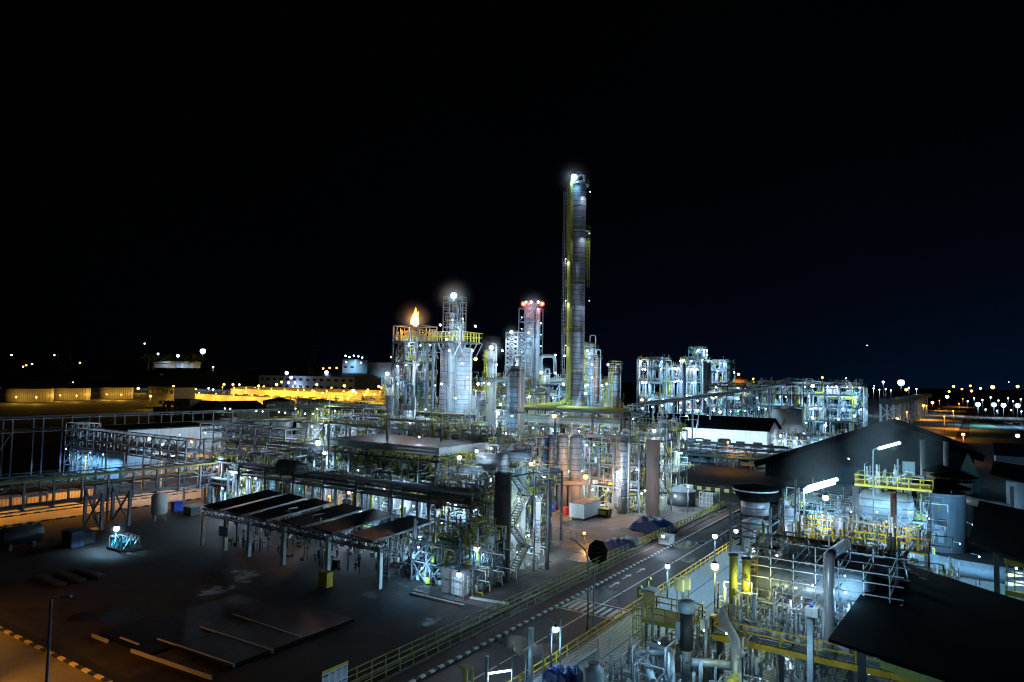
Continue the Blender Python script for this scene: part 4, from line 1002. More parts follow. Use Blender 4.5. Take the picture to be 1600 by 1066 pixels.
l = bpy.data.lights.new('flame_light', 'POINT'); l.energy = 11000; l.color = (1, .36, .05); l.shadow_soft_size = .8
lo = bpy.data.objects.new('flame_light', l); COL.objects.link(lo); lo.parent = t; lo.location = (0.6, -1.6, fl.z - zt + 1.5)

# red lamp stack
d = 240
t = colpx('stack with a ring of red warning lamps and the faint number on its side', 830, 700, 474, d, 9.5, 'concrete', (480, 535), pipes=1, goose=False, cap=False, ladder=True)
sx_, sy_ = ORG[t.name].x, ORG[t.name].y; sz_ = V(830, 482, d).z
part(frame_mb(sx_ - 3, sx_ + 3, sy_ - 3, sy_ + 3, [8 + k * (sz_ - 8) / 9 for k in range(10)], 6, .28, 1.0), 'lattice_cladding', 'steel', t)
for k in range(10): lamp(V(815 + (k % 2) * 30, 496 + k * 9, d - 5), 'white' if k % 3 else 'cyan', 500, .16, '', parent=t, omni=True)
colpx('narrow grey flue standing against the red lamp stack', 841, 700, 480, d - 3, 3.6, 'grey_paint', (), pipes=0, ladder=False, cap=False)
p = V(829, 503, d); ang = math.radians(33.4); text('27', (p.x + 2.6 * math.sin(.58) * 0 + (2.35) * math.sin(ang), p.y - 2.35 * math.cos(ang), p.z), 3.0, ang, 'ink', t)
for px, k, s in ((818, 'red', .95), (822, 'white', .4), (830, 'white', .5), (841, 'white', .5), (847, 'red', .95), (826, 'red', .4)):
    lamp(V(px, 475 if k == 'red' else 472, d - 4), k, 150 if k == 'red' else 200, s * .8, ('big red warning lamp' if s > .9 else 'small red lamp' if k == 'red' else 'small white lamp') + ' on the rim of the numbered stack', 'lamps ringing the numbered stack')
lamp(V(826, 520, d - 5), 'cyan', 3600, .3, 'lamp added to light the side of the numbered stack')  # cyan light added against the red of the rim lamps
c = V(806, 520, 225)
b = MB(); zb, ztp = V(806, 585, 225).z, c.z
for i in range(9):
    z0_ = zb + (ztp - zb) * i / 9; z1_ = zb + (ztp - zb) * (i + 1) / 9
    P0 = [(c.x - 2.2, c.y - 2.2), (c.x + 2.2, c.y - 2.2), (c.x + 2.2, c.y + 2.2), (c.x - 2.2, c.y + 2.2)]
    for k in range(4):
        a_, c_ = P0[k], P0[(k + 1) % 4]; b.bar((*a_, z0_), (*c_, z1_), .2); b.bar((*a_, z1_), (*c_, z0_), .2); b.bar((*a_, z1_), (*c_, z1_), .25)
for k in range(4): b.bar((*P0[k], 0), (*P0[k], ztp), .4)
single(b, 'lattice_tower', 'white_paint', 'square white lattice tower left of the numbered stack', 'lattice tower')
lamp(V(799, 519, 221), 'white', 2200, .5, 'white floodlight on top of the square lattice tower')
lamp(V(805, 560, 221), 'white', 2000, .3, 'white lamp halfway up the square lattice tower')
for (lb, px, yt, d_, rp, m, pl) in (
    ('slim silver column below the flare white floodlight, right of the twin reactors', 768, 548, 172, 7.5, 'cladding_smooth', (562, 590)),
    ('thick silver column in front of the dark racks, under the number stack', 803, 572, 150, 10, 'aluminium', (645, 580)),
    ('slim column against the thick silver column', 815, 578, 158, 4, 'galvanised', ()),
    ('left most slim column with an arched pipe beside the frame tower', 609, 600, 152, 5.5, 'galvanised', (598, 618)),
    ('slim column just right of the arched pipe', 618, 622, 165, 3.5, 'cladding_smooth', ()),
    ('white vessel with an inverted U pipe at the foot of the frame tower', 641, 632, 150, 8, 'white_paint', (640,)),
    ('short grey column right of the twin reactors', 753, 622, 160, 6, 'aluminium', (628,)),
    ('grey column low between the twin reactors and the thick silver column', 738, 618, 168, 5, 'galvanised', ()),
    ('column with yellow ladders and platforms right of the tallest column', 962, 580, 165, 7, 'cladding_dim', (572, 582, 600, 622)),
    ('thin column next to the yellow laddered one', 951, 590, 168, 3.5, 'grey_paint', (600,)),
    ('silver insulated column in front of the farther stair tower', 974, 682, 139, 7.2, 'aluminium', (690,)),
    ('short column with a curved pipe behind the farther stair tower', 1036, 650, 146, 4, 'galvanised', (655, 668)),
    ('stubby column with a gooseneck behind the rack of header pipes', 852, 585, 215, 6, 'galvanised', (600,)),
    ('tall process column right behind the tallest column', 922, 535, 230, 9, 'aluminium', (545, 560, 575)),
    ('brownish column behind the tallest one on its right', 932, 555, 228, 6, 'rust', (560,)),
    ('slender white column near the orange lamp above the rack', 831, 590, 190, 4, 'white_paint', (600,)),
    ('small column in front of the low tanks left of the frame tower', 605, 655, 140, 3.2, 'yellow', ()),
    ('grey column at the front of the pipe bays', 928, 708, 150, 5, 'grey_paint', ())):
    colpx(lb, px, 760, yt, d_, rp, m, pl, pipes=2)
# inverted U pipes and ducts
for lb, px, pw_, yt, yb, d_, m in (('big inverted U pipe beside the frame tower', 639, 12, 602, 650, 149, 'blue_grey_paint'), ('large round elbow duct left of the tallest column', 856, 22, 556, 585, 218, 'white_paint')):
    r = 2.6 * d_ / F; single(MB().tube([V(px - pw_ / 2, yb, d_), V(px - pw_ / 2, yt, d_), V(px + pw_ / 2, yt, d_), V(px + pw_ / 2, yb, d_)], r, 12, elbow=pw_ * .45 * d_ / F), 'bent_duct', m, lb, 'duct')
SK = [(768, 543, 169, 'white', 5200, .6, 'bright white floodlight on the slim silver column'), (785, 548, 175, 'white', 800, .3, 'small white lamp right of the slim silver column'),
      (747, 600, 160, 'white', 1800, .4, 'white lamp low on the right of the twin reactors'), (776, 570, 170, 'white', 1500, .3, 'white lamp beside the slim silver column'),
      (764, 600, 165, 'green', 1600, .3, 'greenish lamp below the slim silver column'), (782, 632, 150, 'white', 1500, .3, 'white lamp left of the foot of the thick silver column'),
      (846, 582, 210, 'white', 2600, .5, 'white floodlight on the stubby gooseneck column'), (868, 555, 225, 'white', 2000, .4, 'white lamp above the large elbow duct'),
      (882, 556, 220, 'cyan', 1800, .4, 'cyan lamp between the elbow duct and the tallest column'), (868, 583, 215, 'cyan', 1800, .4, 'cyan lamp under the large elbow duct'),
      (605, 584, 150, 'white', 2600, .5, 'white floodlight above the slim column left of the frame tower'), (950, 570, 163, 'white', 1300, .3, 'lamp atop the yellow laddered column'),
      (948, 600, 163, 'cyan', 1500, .3, 'cyan lamp on the left of the yellow laddered column'), (958, 680, 150, 'white', 2200, .45, 'bright lamp above the pipe bays left of the curved pipe'),
      (965, 738, 137, 'white', 1800, .4, 'bright lamp against the silver insulated column'), (950, 765, 137, 'white', 900, .25, 'lamp over the pale pipes at the yard edge'),
      (791, 678, 133, 'white', 1500, .35, 'white lamp at the right end of the yellow pipe arch'), (803, 715, 116, 'cyan', 1600, .4, 'cyan lamp behind the concrete stair tower'),
      (830, 725, 112, 'white', 1300, .35, 'white lamp over the right corner of the concrete stair tower'), (745, 705, 116, 'white', 1500, .35, 'white lamp by the drum right of the flat shelter'),
      (630, 700, 130, 'green', 900, .2, 'green tinted lamp low behind the flat shelter'), (640, 660, 148, 'white', 1500, .25, 'lamp under the inverted U pipe'),
      (665, 640, 150, 'green', 1300, .2, 'greenish lamp at the foot of the frame tower'), (1055, 775, 146, 'white', 900, .3, 'lamp between the farther stair tower and the round bin'),
      (800, 650, 147, 'cyan', 1500, .25, 'cyan lamp at the foot of the thick silver column'), (918, 548, 225, 'white', 2200, .35, 'lamp high behind the tallest column'),
      (925, 570, 225, 'cyan', 2000, .35, 'cyan lamp behind the tallest column'), (925, 590, 225, 'white', 2000, .35, 'lower lamp behind the tallest column'),
      (768, 750, 108, 'cyan', 900, .3, 'cyan lamp behind the left edge of the stair tower'), (1345, 640, 330, 'white', 2000, .5, 'lamp beside the far frame')]
for px, py, d_, k, pw_, s, lb in SK: lamp(V(px, py, d_), k, pw_ * .8, s * .8, lb, omni=True)
unit('process_unit', 'steel structure with many pipes between the twin reactors and the thick silver column', 'process unit', -122, -98, 150, 168, [6, 12, 18, 22], 6, 60, 500, deckfrac=.35, seed=61,
     lampspec=(12, ['white', 'cyan', 'green'], 1200, .28, 'lamp in the structure right of the twin reactors'))
unit('process_unit', 'distant glowing process unit behind the tallest column and the elbow duct', 'process unit', -150, -104, 196, 226, [8, 15, 21, 25], 7, 60, 600, deckfrac=.35, seed=62, rmax=.45,
     lampspec=(18, ['white', 'cyan', 'cyan'], 1800, .36, 'cyan white lamp in the distant unit behind the tallest column'))
unit('process_unit', 'pipework in front of the frame tower with yellow posts', 'process unit', -132, -108, 128, 138, [5, 10, 14], 5, 40, 380, deckfrac=.3, seed=63, w=.25, clut=('yellow', 'white_paint'),
     lampspec=(9, ['green', 'white', 'green'], 900, .24, 'green tinted lamp in the pipework in front of the frame tower'))
unit('process_unit', 'long low unit with lamps right of the yellow laddered column', 'process unit', -112, -80, 176, 196, [6, 12, 16], 7, 50, 420, deckfrac=.35, seed=64, rmax=.4,
     lampspec=(12, ['white', 'cyan'], 1200, .28, 'lamp in the long low unit behind the farther stair tower'))
# ================================================================== FAR CENTRE RIGHT: lit unit, bright frame field
D = 400
def funit(label, pxa, pxb, ytop, d, dep, levels, seed, np_, ncl, lampn, lab, kinds=('white', 'cyan', 'cyan'), pw_=2600, s=.55):
    a, c = V(pxa, ytop, d), V(pxb, ytop, d); x0, x1 = min(a.x, c.x), max(a.x, c.x); yc = (a.y + c.y) / 2
    w2 = max(8, (x1 - x0)); zt_ = a.z
    lv = [zt_ * q for q in levels]
    return unit('process_unit', label, 'process unit', x0, x0 + w2, yc - dep / 2, yc + dep / 2, lv, 8, np_, ncl, deckfrac=.4, seed=seed, w=.36, rmin=.15, rmax=.6, rail='olive', brace=.5, steel='steel' if kinds[0] == 'white' else 'dark_steel',
         lampspec=(lampn, list(kinds), pw_, s, lab))
funit('left wing of the far lit refinery block on the horizon', 1000, 1045, 562, 380, 16, [.45, .7, .88, 1], 71, 24, 110, 9, 'lamp on the left wing of the far lit block')
funit('low middle part of the far lit refinery block', 1040, 1072, 574, 390, 14, [.5, .8, 1], 72, 18, 80, 9, 'lamp on the low middle of the far lit block')
funit('central tower of the far lit refinery block', 1068, 1098, 562, 385, 16, [.3, .5, .7, .88, 1], 73, 26, 110, 14, 'lamp on the central tower of the far lit block')
funit('slim top stage of the far lit refinery block', 1078, 1090, 545, 384, 7, [.8, .88, .95, 1], 74, 8, 20, 5, 'lamp on the slim top stage of the far lit block')
funit('right wing of the far lit refinery block', 1105, 1145, 566, 390, 16, [.3, .5, .7, .88, 1], 75, 26, 110, 14, 'lamp on the right wing of the far lit block')
for lb, px, yt, rp in (('twin grey silo left in the far lit block', 1069, 568, 3.2), ('grey silo in front of the right wing of the far lit block', 1101, 564, 3.6), ('second grey silo in front of the right wing', 1108, 566, 3.2)):
    colpx(lb, px, 640, yt, 372, rp, 'cladding_dim', (), pipes=0, ladder=False, goose=False)
p = V(1151, 592, 520)
single(MB().ball((p.x, p.y, 0), 1) if False else MB().lathe((p.x, p.y, 0), [(14, 0), (14, p.z * .8), (9, p.z), (.01, p.z + 4)], 14), 'storage_heap', 'earth', 'rounded amber lit heap right of the far lit block', 'heap')
lamp(V(1154, 585, 505), 'sodium', 9000, .9, 'orange lamp above the rounded heap right of the far lit block')
lamp(V(1177, 592, 420), 'sodium', 700, .5, 'small orange lamp on a thin mast beside the rounded heap', pole=28)
# bright field of frames
for k, (pa, pb, yt, d_, n, lb) in enumerate(((1112, 1190, 603, 330, 14, 'left third of the brightly lit frame hall right of the far block'), (1188, 1270, 600, 335, 16, 'middle third of the brightly lit frame hall'), (1268, 1350, 601, 340, 16, 'right third of the brightly lit frame hall'))):
    funit(lb, pa, pb, yt, d_, 30, [.35, .6, .82, 1], 80 + k, 30, 260, n, 'cyan white lamp in the ' + lb, ('cyan', 'cyan', 'white', 'cyan'), 1500, .36)
a, c, m_ = V(1190, 604, 330), V(1350, 606, 330), V(1232, 591, 330)
b = MB(); b.bar(a, m_, .5); b.bar(m_, V(1350, 605, 330), .5); b.bar(a, c, .4)
for f in (.25, .5, .75): q = a.lerp(c, f); b.bar(q, V(1190 + 160 * f, 604 - (12 if f < .3 else 9 if f < .6 else 4), 330), .25)
single(b, 'roof_truss', 'galvanised', 'long low gable truss outlined over the brightly lit frame hall', 'truss')
for k, px in enumerate((1352, 1345)):
    pass
q = V(1352, 605, 335); frame_lb = 'braced lattice end bay at the right end of the lit frame hall'
single(frame_mb(q.x - 6, q.x, q.y - 6, q.y + 6, [q.z * .35, q.z * .7, q.z], 6, .5, 1.0), 'lattice_bay', 'galvanised', frame_lb, 'lattice frame')
lamp(V(1270, 603, 320), 'white', 900, .75, 'large white floodlight on the front of the lit frame hall')
lamp(V(1285, 590, 560), 'sodium', 0, .8, 'orange lamp on a mast beyond the lit frame hall', pole=26)
# string of lamps on an inclined conveyor
a, c = V(985, 634, 230), V(1240, 600, 330)
t = thing('conveyor', 'dark inclined conveyor gallery rising from the columns to the lit frame hall', 'conveyor', ((a.x + c.x) / 2, (a.y + c.y) / 2, 0))
part(MB().bar(a, c, 2.2, 1.0), 'gallery', 'dark_steel', t)
b = MB()
for k in range(11): q = a.lerp(c, k / 10); b.bar((q.x, q.y, 0), q - Vector((0, 0, .8)), .5); b.bar((q.x, q.y, 0), a.lerp(c, min(1, (k + .5) / 10)) - Vector((0, 0, .8)), .25)
part(b, 'trestle_leg', 'steel', t)
for k in range(9):
    q = a.lerp(c, .04 + k * .045) + Vector((1.8, -1.8, -1.2)); lamp(q, 'cyan', 500, .3, 'one of the row of lamps along the near end of the inclined conveyor', 'row of lamps along the inclined conveyor')
building('pale warehouse lit from the left below the far lit block', *(lambda a_, c_: (a_.x, a_.x + 34, a_.y, a_.y + 14))(A(1000, 632), 0), 15, 'wall_cream', 'dark_roof', 'X', 3)
# round roofed tanks
def tankpx(lb, px, ybase, ytop, rpx, **k):
    g_ = A(px, ybase); d_ = ray(px, ybase)[3] * (g_.x / ray(px, ybase)[0]); r = rpx * d_ / F
    g2 = A(px, ybase) * 1.0; u_ = Vector((g2.x, g2.y, 0)).normalized() * r; h = V(px, ytop, d_ + r).z
    return tank(lb, g2.x + u_.x, g2.y + u_.y, r, h, **k)
t = tankpx('large grey tank with a dark cone roof right of the white warehouse', 1231, 697, 639, 24, m='grey_paint', railm='steel')
p = tg_ = Vector((ORG[t.name].x, ORG[t.name].y, 0)); r_ = 24 * 262 / F
for k, s_ in enumerate(('1', '5')):
    a_ = math.radians(33.4 - 90 - 36 + k * 9); text(s_, (p.x + (r_ + .2) * math.cos(a_), p.y + (r_ + .2) * math.sin(a_), 9.5), 3.2, a_ + math.pi / 2, 'red', t)
tankpx('low wide tank with a ribbed cone roof behind the white warehouse', 1163, 670, 647, 33, m='white_paint', stair=False)
tankpx('small low tank with dark flat cone roof left of the ribbed one', 1062, 668, 645, 26, m='white_paint', stair=False)
tankpx('small round tank with yellow edge behind the lamps', 1143, 648, 633, 15, m='wall_cream', stair=False)
for i, (px, yb, yt, r_, m) in enumerate(((1266, 668, 636, 8, 'grey_paint'), (1281, 670, 633, 8, 'cladding_dim'), (1297, 668, 641, 6, 'teal'), (1328, 662, 628, 13, 'grey_paint'))):
    tankpx(['small grey tank first right of the red numbered tank', 'darker small tank second right of the red numbered tank', 'teal tank third right of the red numbered tank', 'pale wide tank under the right end of the frame hall'][i], px, yb, yt, r_, m=m, stair=False)
tg = A(1231, 697); dd = 26 * F / 96
for (px, py, d_, k, s, lb) in ((1221, 681, 262, 'white', .7, 'bright lamp under the canopy below the red numbered tank'), (1256, 678, 270, 'white', .45, 'lamp at the right foot of the red numbered tank'), (1269, 652, 285, 'white', .45, 'lamp between the two small grey tanks'),
      (1125, 644, 300, 'cyan', .6, 'cyan lamp right of the low tanks behind the warehouse'), (1120, 655, 290, 'white', .5, 'white lamp over the warehouse ridge'), (1091, 642, 300, 'cyan', .5, 'cyan lamp left over the warehouse ridge'),
      (1073, 650, 262, 'cyan', .4, 'small cyan lamp on the warehouse ridge'), (1290, 665, 270, 'white', .5, 'lamp over the pipes below the teal tank'), (1335, 650, 290, 'cyan', .5, 'cyan lamp left of the lattice bay'), (1310, 655, 280, 'cyan', .45, 'cyan lamp below the pale wide tank'), (1106, 650, 280, 'white', .4, 'lamp amid pipes behind the warehouse')):
    lamp(V(px, py, d_), k, 3500, s, lb)
unit('process_unit', 'glittering low pipework between the red numbered tank and the dark hangar', 'process unit', -58, -40, 262, 285, [3, 6.5], 7, 40, 420, deckfrac=.2, seed=91, rmax=.5, rail='steel',
     lampspec=(8, ['white', 'cyan'], 1300, .3, 'lamp in the low pipework below the teal tank'))
unit('process_unit', 'low bright piping behind the white warehouse', 'process unit', -118, -80, 296, 318, [5, 10], 8, 36, 260, deckfrac=.25, seed=92, rmax=.5, rail='olive',
     lampspec=(8, ['white', 'cyan', 'green'], 2200, .42, 'lamp in the low piping behind the white warehouse'))
# white warehouse with dark roof
t = building('long white warehouse with a dark pitched roof and small dark windows', -112, -62, 262, 280, 9.2, 'white_paint', 'black', 'X', 3.8, windows=8, wz=(2.6, 4.6), doors=2, over=1.2)
part(MB().box(-61.98, -61.9, 267, 272, 1, 4), 'side_opening', 'window_dark', t)
for x in (-106, -95, -84, -73, -64): lamp((x, 255.5, 7.5), 'white', 2600, .13, 'lamp washing the front wall of the white warehouse', 'lamps washing the white warehouse', omni=True)
# rack with green pipe in front of it
rack('wide pipe rack with a green lower pipe in front of the white warehouse', (-88, 222), (-46, 222), [3.6, 5.2, 6.6], 6, 5, 8, seed=101, rmax=.3, steel='steel', brace=True)
q0, q1 = PY(1040, 710, 217), PY(1210, 730, 217)
single(MB().tube([(q0.x, 218.4, 2.9), (q1.x, 218.4, 2.9)], .32, 8).bar((q0.x + 6, 218.4, 0), (q0.x + 6, 218.4, 2.6), .3).bar((q1.x - 6, 218.4, 0), (q1.x - 6, 218.4, 2.6), .3), 'green_pipe', 'green', 'long green pipe along the front of the wide rack', 'pipe')
for x in (-90, -76, -62, -50): lamp((x, 219.5, 3.2), 'cyan', 1300, .16, 'lamp under the wide rack with the green pipe', 'lamps under the rack with the green pipe')
lamp((-62, 214, 8), 'sodium', 2600, .3, 'orange lamp over the yard behind the barrier row', pole=8)
b = MB(); building('low cream hut behind the wide rack', -62, -54, 226, 231, 3.4, 'wall_cream', 'grey_roof', None, windows=2)
building('small blue grey hut at the foot of the wide rack', -78, -70, 226, 231, 3.4, 'blue_grey_paint', 'grey_roof', None, windows=2)
struct(MB().box(-66, -40, 168, 168.4, 0, .8), 'barrier_wall', 'kerb_yb_x')
c = V(1064, 775, 150)
t = thing('skip_bin', 'round dark bin with a pale conical lid right of the farther stair tower', 'bin', (c.x, c.y, 0))
part(MB().lathe((c.x, c.y, 0), [(3, 0), (3, 3.0)], 16), 'body', 'dark_steel', t); part(MB().lathe((c.x, c.y, 3.02), [(3.2, 0), (.01, 1.2)], 16, smooth=False), 'lid', 'blue_grey_paint', t)
t = thing('grid_crate', 'pale wire grid crate stack right of the round dark bin', 'crate', (c.x + 5.5, c.y + 2, 0))
b = MB()
for z in (0.1, 1, 2, 3):
    b.bar((c.x + 4, c.y, z), (c.x + 7, c.y, z), .14); b.bar((c.x + 7, c.y, z), (c.x + 7, c.y + 4, z), .14); b.bar((c.x + 4, c.y, z), (c.x + 4, c.y + 4, z), .14)
for k in range(5): b.bar((c.x + 4 + k * .75, c.y, 0), (c.x + 4 + k * .75, c.y, 3), .14); b.bar((c.x + 7, c.y + k, 0), (c.x + 7, c.y + k, 3), .14)
part(b, 'grid', 'white_paint', t); part(MB().box(c.x + 4.2, c.x + 6.8, c.y + .2, c.y + 3.8, .1, 2.6), 'load', 'grey_paint', t)

# ================================================================== FAR RIGHT: trestle, sodium road, parking
struct(MB().quad((-35, 300, .012), (-8, 300, .012), (-2, 1600, .012), (-34, 1600, .012)), 'far_road', 'street_surface')
struct(MB().quad((30, 470, .012), (260, 470, .012), (300, 760, .012), (12, 760, .012)), 'car_park', 'asphalt')
struct(MB().quad((-2, 430, .016), (26, 430, .016), (8, 640, .016), (-1, 640, .016)), 'verge', 'grass')
t = thing('trestle', 'long conveyor trestle on pale lattice legs beside the orange lit road', 'trestle', (-39, 600, 0))
part(MB().bar((-39, 430, 17.5), (-39, 860, 17.5), 7, 3), 'gallery', 'dark_steel', t)
part(MB().bar((-36, 428, 19.3), (-36, 862, 19.3), .5).bar((-36, 428, 15.6), (-36, 862, 15.6), .5), 'edge_beam', 'purlin_grey', t)
for k in range(11):
    y = 432 + k * 34; b = MB()
    for x in (-42, -35.5): b.bar((x, y, 0), (x, y, 16), .9)
    for z in (1, 8): b.bar((-42, y, z), (-35.5, y, z + 7), .4); b.bar((-35.5, y, z), (-42, y, z + 7), .4)
    part(b, 'trestle_leg', 'galvanised', t)
for px, py, d_, k, s, pw_ in ((1402, 655, 395, 'sodium', .9, 14000), (1443, 634, 560, 'sodium', 1.1, 9000), (1457, 629, 640, 'sodium', 1.2, 9000), (1505, 679, 250, 'sodium', .55, 1800), (1483, 612, 1000, 'sodium', 1.4, 0), (1490, 604, 1400, 'sodium', 2.2, 0), (1503, 608, 1100, 'sodium', 1.4, 0), (1518, 611, 1000, 'sodium', 1.6, 0), (1516, 603, 1300, 'sodium', 1.8, 0), (1551, 605, 800, 'sodium', 2.1, 0), (1590, 604, 700, 'sodium', 1.4, 0), (1532, 607, 1200, 'yellow', 1.8, 0), (1480, 620, 900, 'white', 2.0, 0), (1416, 609, 800, 'sodium', 1.6, 0)):
    g_ = V(px, py, d_); lamp(g_, k, pw_, s, 'orange lamp on a tall post beyond or beside the far road' if k != 'white' else 'white lamp at the end of the far road', 'lamps along the far road on the right', 'street', pole=max(2, g_.z))
for y, x in ((420, -12), (520, -10), (640, -30), (470, -32), (760, -10), (360, -30), (900, -30), (1100, -10)): lamp((x, y, 11), 'sodium', 20000, .35, 'small orange street lamp on the kerb of the far road', 'kerbside lamps of the far road', 'street', pole=11)
lamp(V(1408, 598, 700), 'blue', 30000, 3.2, 'huge blue white floodlight far away beyond the trestle', pole=25)
lamp(V(1380, 597, 620), 'white', 3000, 1.0, 'small white lamp on a mast left of the huge blue one', pole=25)
for k, px in enumerate((1528, 1553, 1568, 1590)): 
    p = V(px, 632 + k * .6, 480); lamp(p, 'cyan', 16000, 1.5, ['first', 'second', 'third', 'fourth'][k] + ' from the left of the four big cyan floodlights over the car park', 'cyan floodlights over the car park', pole=round(p.z, 1))
for k, (px, py) in enumerate(((1522, 622), (1535, 625), (1548, 621), (1560, 626), (1575, 622), (1583, 627), (1595, 624), (1512, 627), (1540, 640), (1558, 642), (1580, 641), (1596, 643), (1365, 607), (1374, 609), (1384, 608), (1392, 610), (1420, 606), (1432, 608))):
    p = V(px, py, 620); lamp(p, 'cyan' if k % 2 else 'white', 5000, .6, 'small cold white lamp among the many on the far right horizon', 'small cold white lamps on the far right', pole=round(max(2, p.z), 0))
def car(label, x, y, m, grp, rz=0):
    t = thing('parked_car', label, 'car', (x, y, .012), grp)
    L, W_ = 4.4, 1.8; z = .012
    b = MB().hexa([(x - L / 2, y - W_ / 2, z + .3), (x + L / 2, y - W_ / 2, z + .3), (x + L / 2, y + W_ / 2, z + .3), (x - L / 2, y + W_ / 2, z + .3), (x - L / 2 + .1, y - W_ / 2 + .05, z + .85), (x + L / 2 - .1, y - W_ / 2 + .05, z + .85), (x + L / 2 - .1, y + W_ / 2 - .05, z + .85), (x - L / 2 + .1, y + W_ / 2 - .05, z + .85)])
    b.hexa([(x - 1.5, y - .8, z + .85), (x + 1.0, y - .8, z + .85), (x + 1.0, y + .8, z + .85), (x - 1.5, y + .8, z + .85), (x - 1.1, y - .65, z + 1.42), (x + .4, y - .65, z + 1.42), (x + .4, y + .65, z + 1.42), (x - 1.1, y + .65, z + 1.42)])
    part(b, 'body', m, t)
    part(MB().box(x - 1.15, x + .6, y - .79, y - .74, z + .9, z + 1.25).box(x + .75, x + .8, y - .6, y + .6, z + .95, z + 1.3), 'window', 'glass_dark', t)
    for sx in (-1.35, 1.35):
        for sy in (-.85, .85): part(MB().lathe((x + sx, y + sy, z + .32), [(.32, -.1), (.32, .1)], 12, 'Y'), 'wheel', 'rubber', t)
    return t
cp = car('pale parked car in the car park under the cyan floodlights', 60, 500, 'car_paint_pale', 'pale cars in the far car park')
cq = car('dark parked car in the car park under the cyan floodlights', 66, 500, 'car_paint_dark', 'dark cars in the far car park')
for r_ in range(4):
    for k in range(14):
        if r_ == 0 and k < 2: continue
        if RR.random() < .8:
            s_ = cp if RR.random() < .5 else cq; copy_tree(s_, (46 + k * 7.5, 500 + r_ * 22, .012))
building('long low building with a navy roof behind the dark hangar', 6, 60, 268, 290, 5, 'blue_grey_paint', 'navy_roof', 'X', 3)
building('second navy roofed building nearer on the right', 20, 60, 214, 236, 6, 'blue_grey_paint', 'navy_roof', 'X', 3)
lamp(V(1590, 681, 190), 'cyan', 2600, .5, 'cyan lamp at the right picture edge over the navy roofs')
for k in range(8): tree('leafy roadside tree beyond the car park', 60 + k * 26, 790 + RR.uniform(-20, 20), RR.uniform(9, 14), RR.uniform(5, 8), 'trees beyond the car park', k)

# ================================================================== FAR LEFT
b = MB()
def hill(cx, cy, rx, ry, h, seed):
    rnd = random.Random(seed); n = 26; base = len(b.v); 
    for j in range(7):
        f = j / 6
        for k in range(n):
            a_ = 6.283 * k / n; w_ = 1 + .12 * math.sin(3 * a_ + seed) + .06 * math.sin(7 * a_)
            b.v.append((cx + rx * (1 - f) * w_ * math.cos(a_), cy + ry * (1 - f) * w_ * math.sin(a_), -1 + h * (1 - (1 - f) ** 2.0) ** 1.2))
    for j in range(6):
        for k in range(n): b.f.append((base + j * n + k, base + j * n + (k + 1) % n, base + (j + 1) * n + (k + 1) % n, base + (j + 1) * n + k)); b.sm.append(True)
hill(-2600, 1100, 700, 500, 85, 1); hill(-2000, 2100, 900, 600, 70, 2); hill(-1250, 820, 150, 140, 38, 3)
struct(b, 'hills', 'leaf')
for k, (px, yb, yt, r_, lb) in enumerate(((45, 629, 608, 33, 'cream tank under amber light, nearest the left picture edge'), (110, 626, 607, 27, 'cream tank under amber light, second from the left'), (181, 624, 606, 24, 'cream tank under amber light, third from the left'))):
    g_ = A(px, yb); d_ = 26 * F / (yb - (592 + .019 * (px - 800))); r = r_ * d_ / F; u_ = Vector((g_.x, g_.y, 0)).normalized() * r
    tank(lb, g_.x + u_.x, g_.y + u_.y, r, V(px, yt, d_).z, m='tank_cream', rails=False, stair=False, rh=.8)
    for q, o_ in enumerate((-.6, .35)):
        p = V(px + r_ * o_, yb - 4, d_ - 16); lamp((p.x, p.y, 5), 'yellow', 9000, .5, 'amber lamp washing the three cream tanks', 'amber lamps before the cream tanks', pole=5, omni=True)
building('two storey cream building lit amber with a flat roof on the left horizon', *(lambda p: (p.x, p.x + 34, p.y, p.y + 16))(V(232, 600, 520)), 15, 'wall_cream', 'grey_roof', None, windows=5, floors=2, wz=(3, 5.5))
p = V(250, 605, 505); lamp((p.x + 6, p.y - 10, 9), 'yellow', 9000, .8, 'amber floodlight before the two storey cream building', pole=9, omni=True)
building('small lit gatehouse with a pale pink sign left of the cream annex', *(lambda p: (p.x, p.x + 14, p.y, p.y + 8))(V(240, 625, 420)), 5, 'wall_cream', 'wall_cream', None, windows=3)
building('plain cream annex wall lit amber between the palms', *(lambda p: (p.x, p.x + 16, p.y, p.y + 8))(V(272, 625, 420)), 10, 'wall_cream', 'wall_cream', None)
building('dark roofed shed with a lit gable among the amber lamps', *(lambda p: (p.x, p.x + 22, p.y, p.y + 20))(V(330, 625, 380)), 7, 'wall_cream', 'dark_roof', 'Y', 4)
building('low dark warehouse left of the lit gable shed', *(lambda p: (p.x, p.x + 20, p.y, p.y + 14))(V(300, 625, 400)), 6, 'dark_concrete', 'dark_roof', 'X', 4)
for k, (px, py) in enumerate(((265, 612), (275, 618), (258, 618))):
    p = V(px, py, 405); tree('palm tree with a dark crown before the amber lit annex', p.x, p.y, 12, 4, 'palms before the amber annex', k, palm=True)
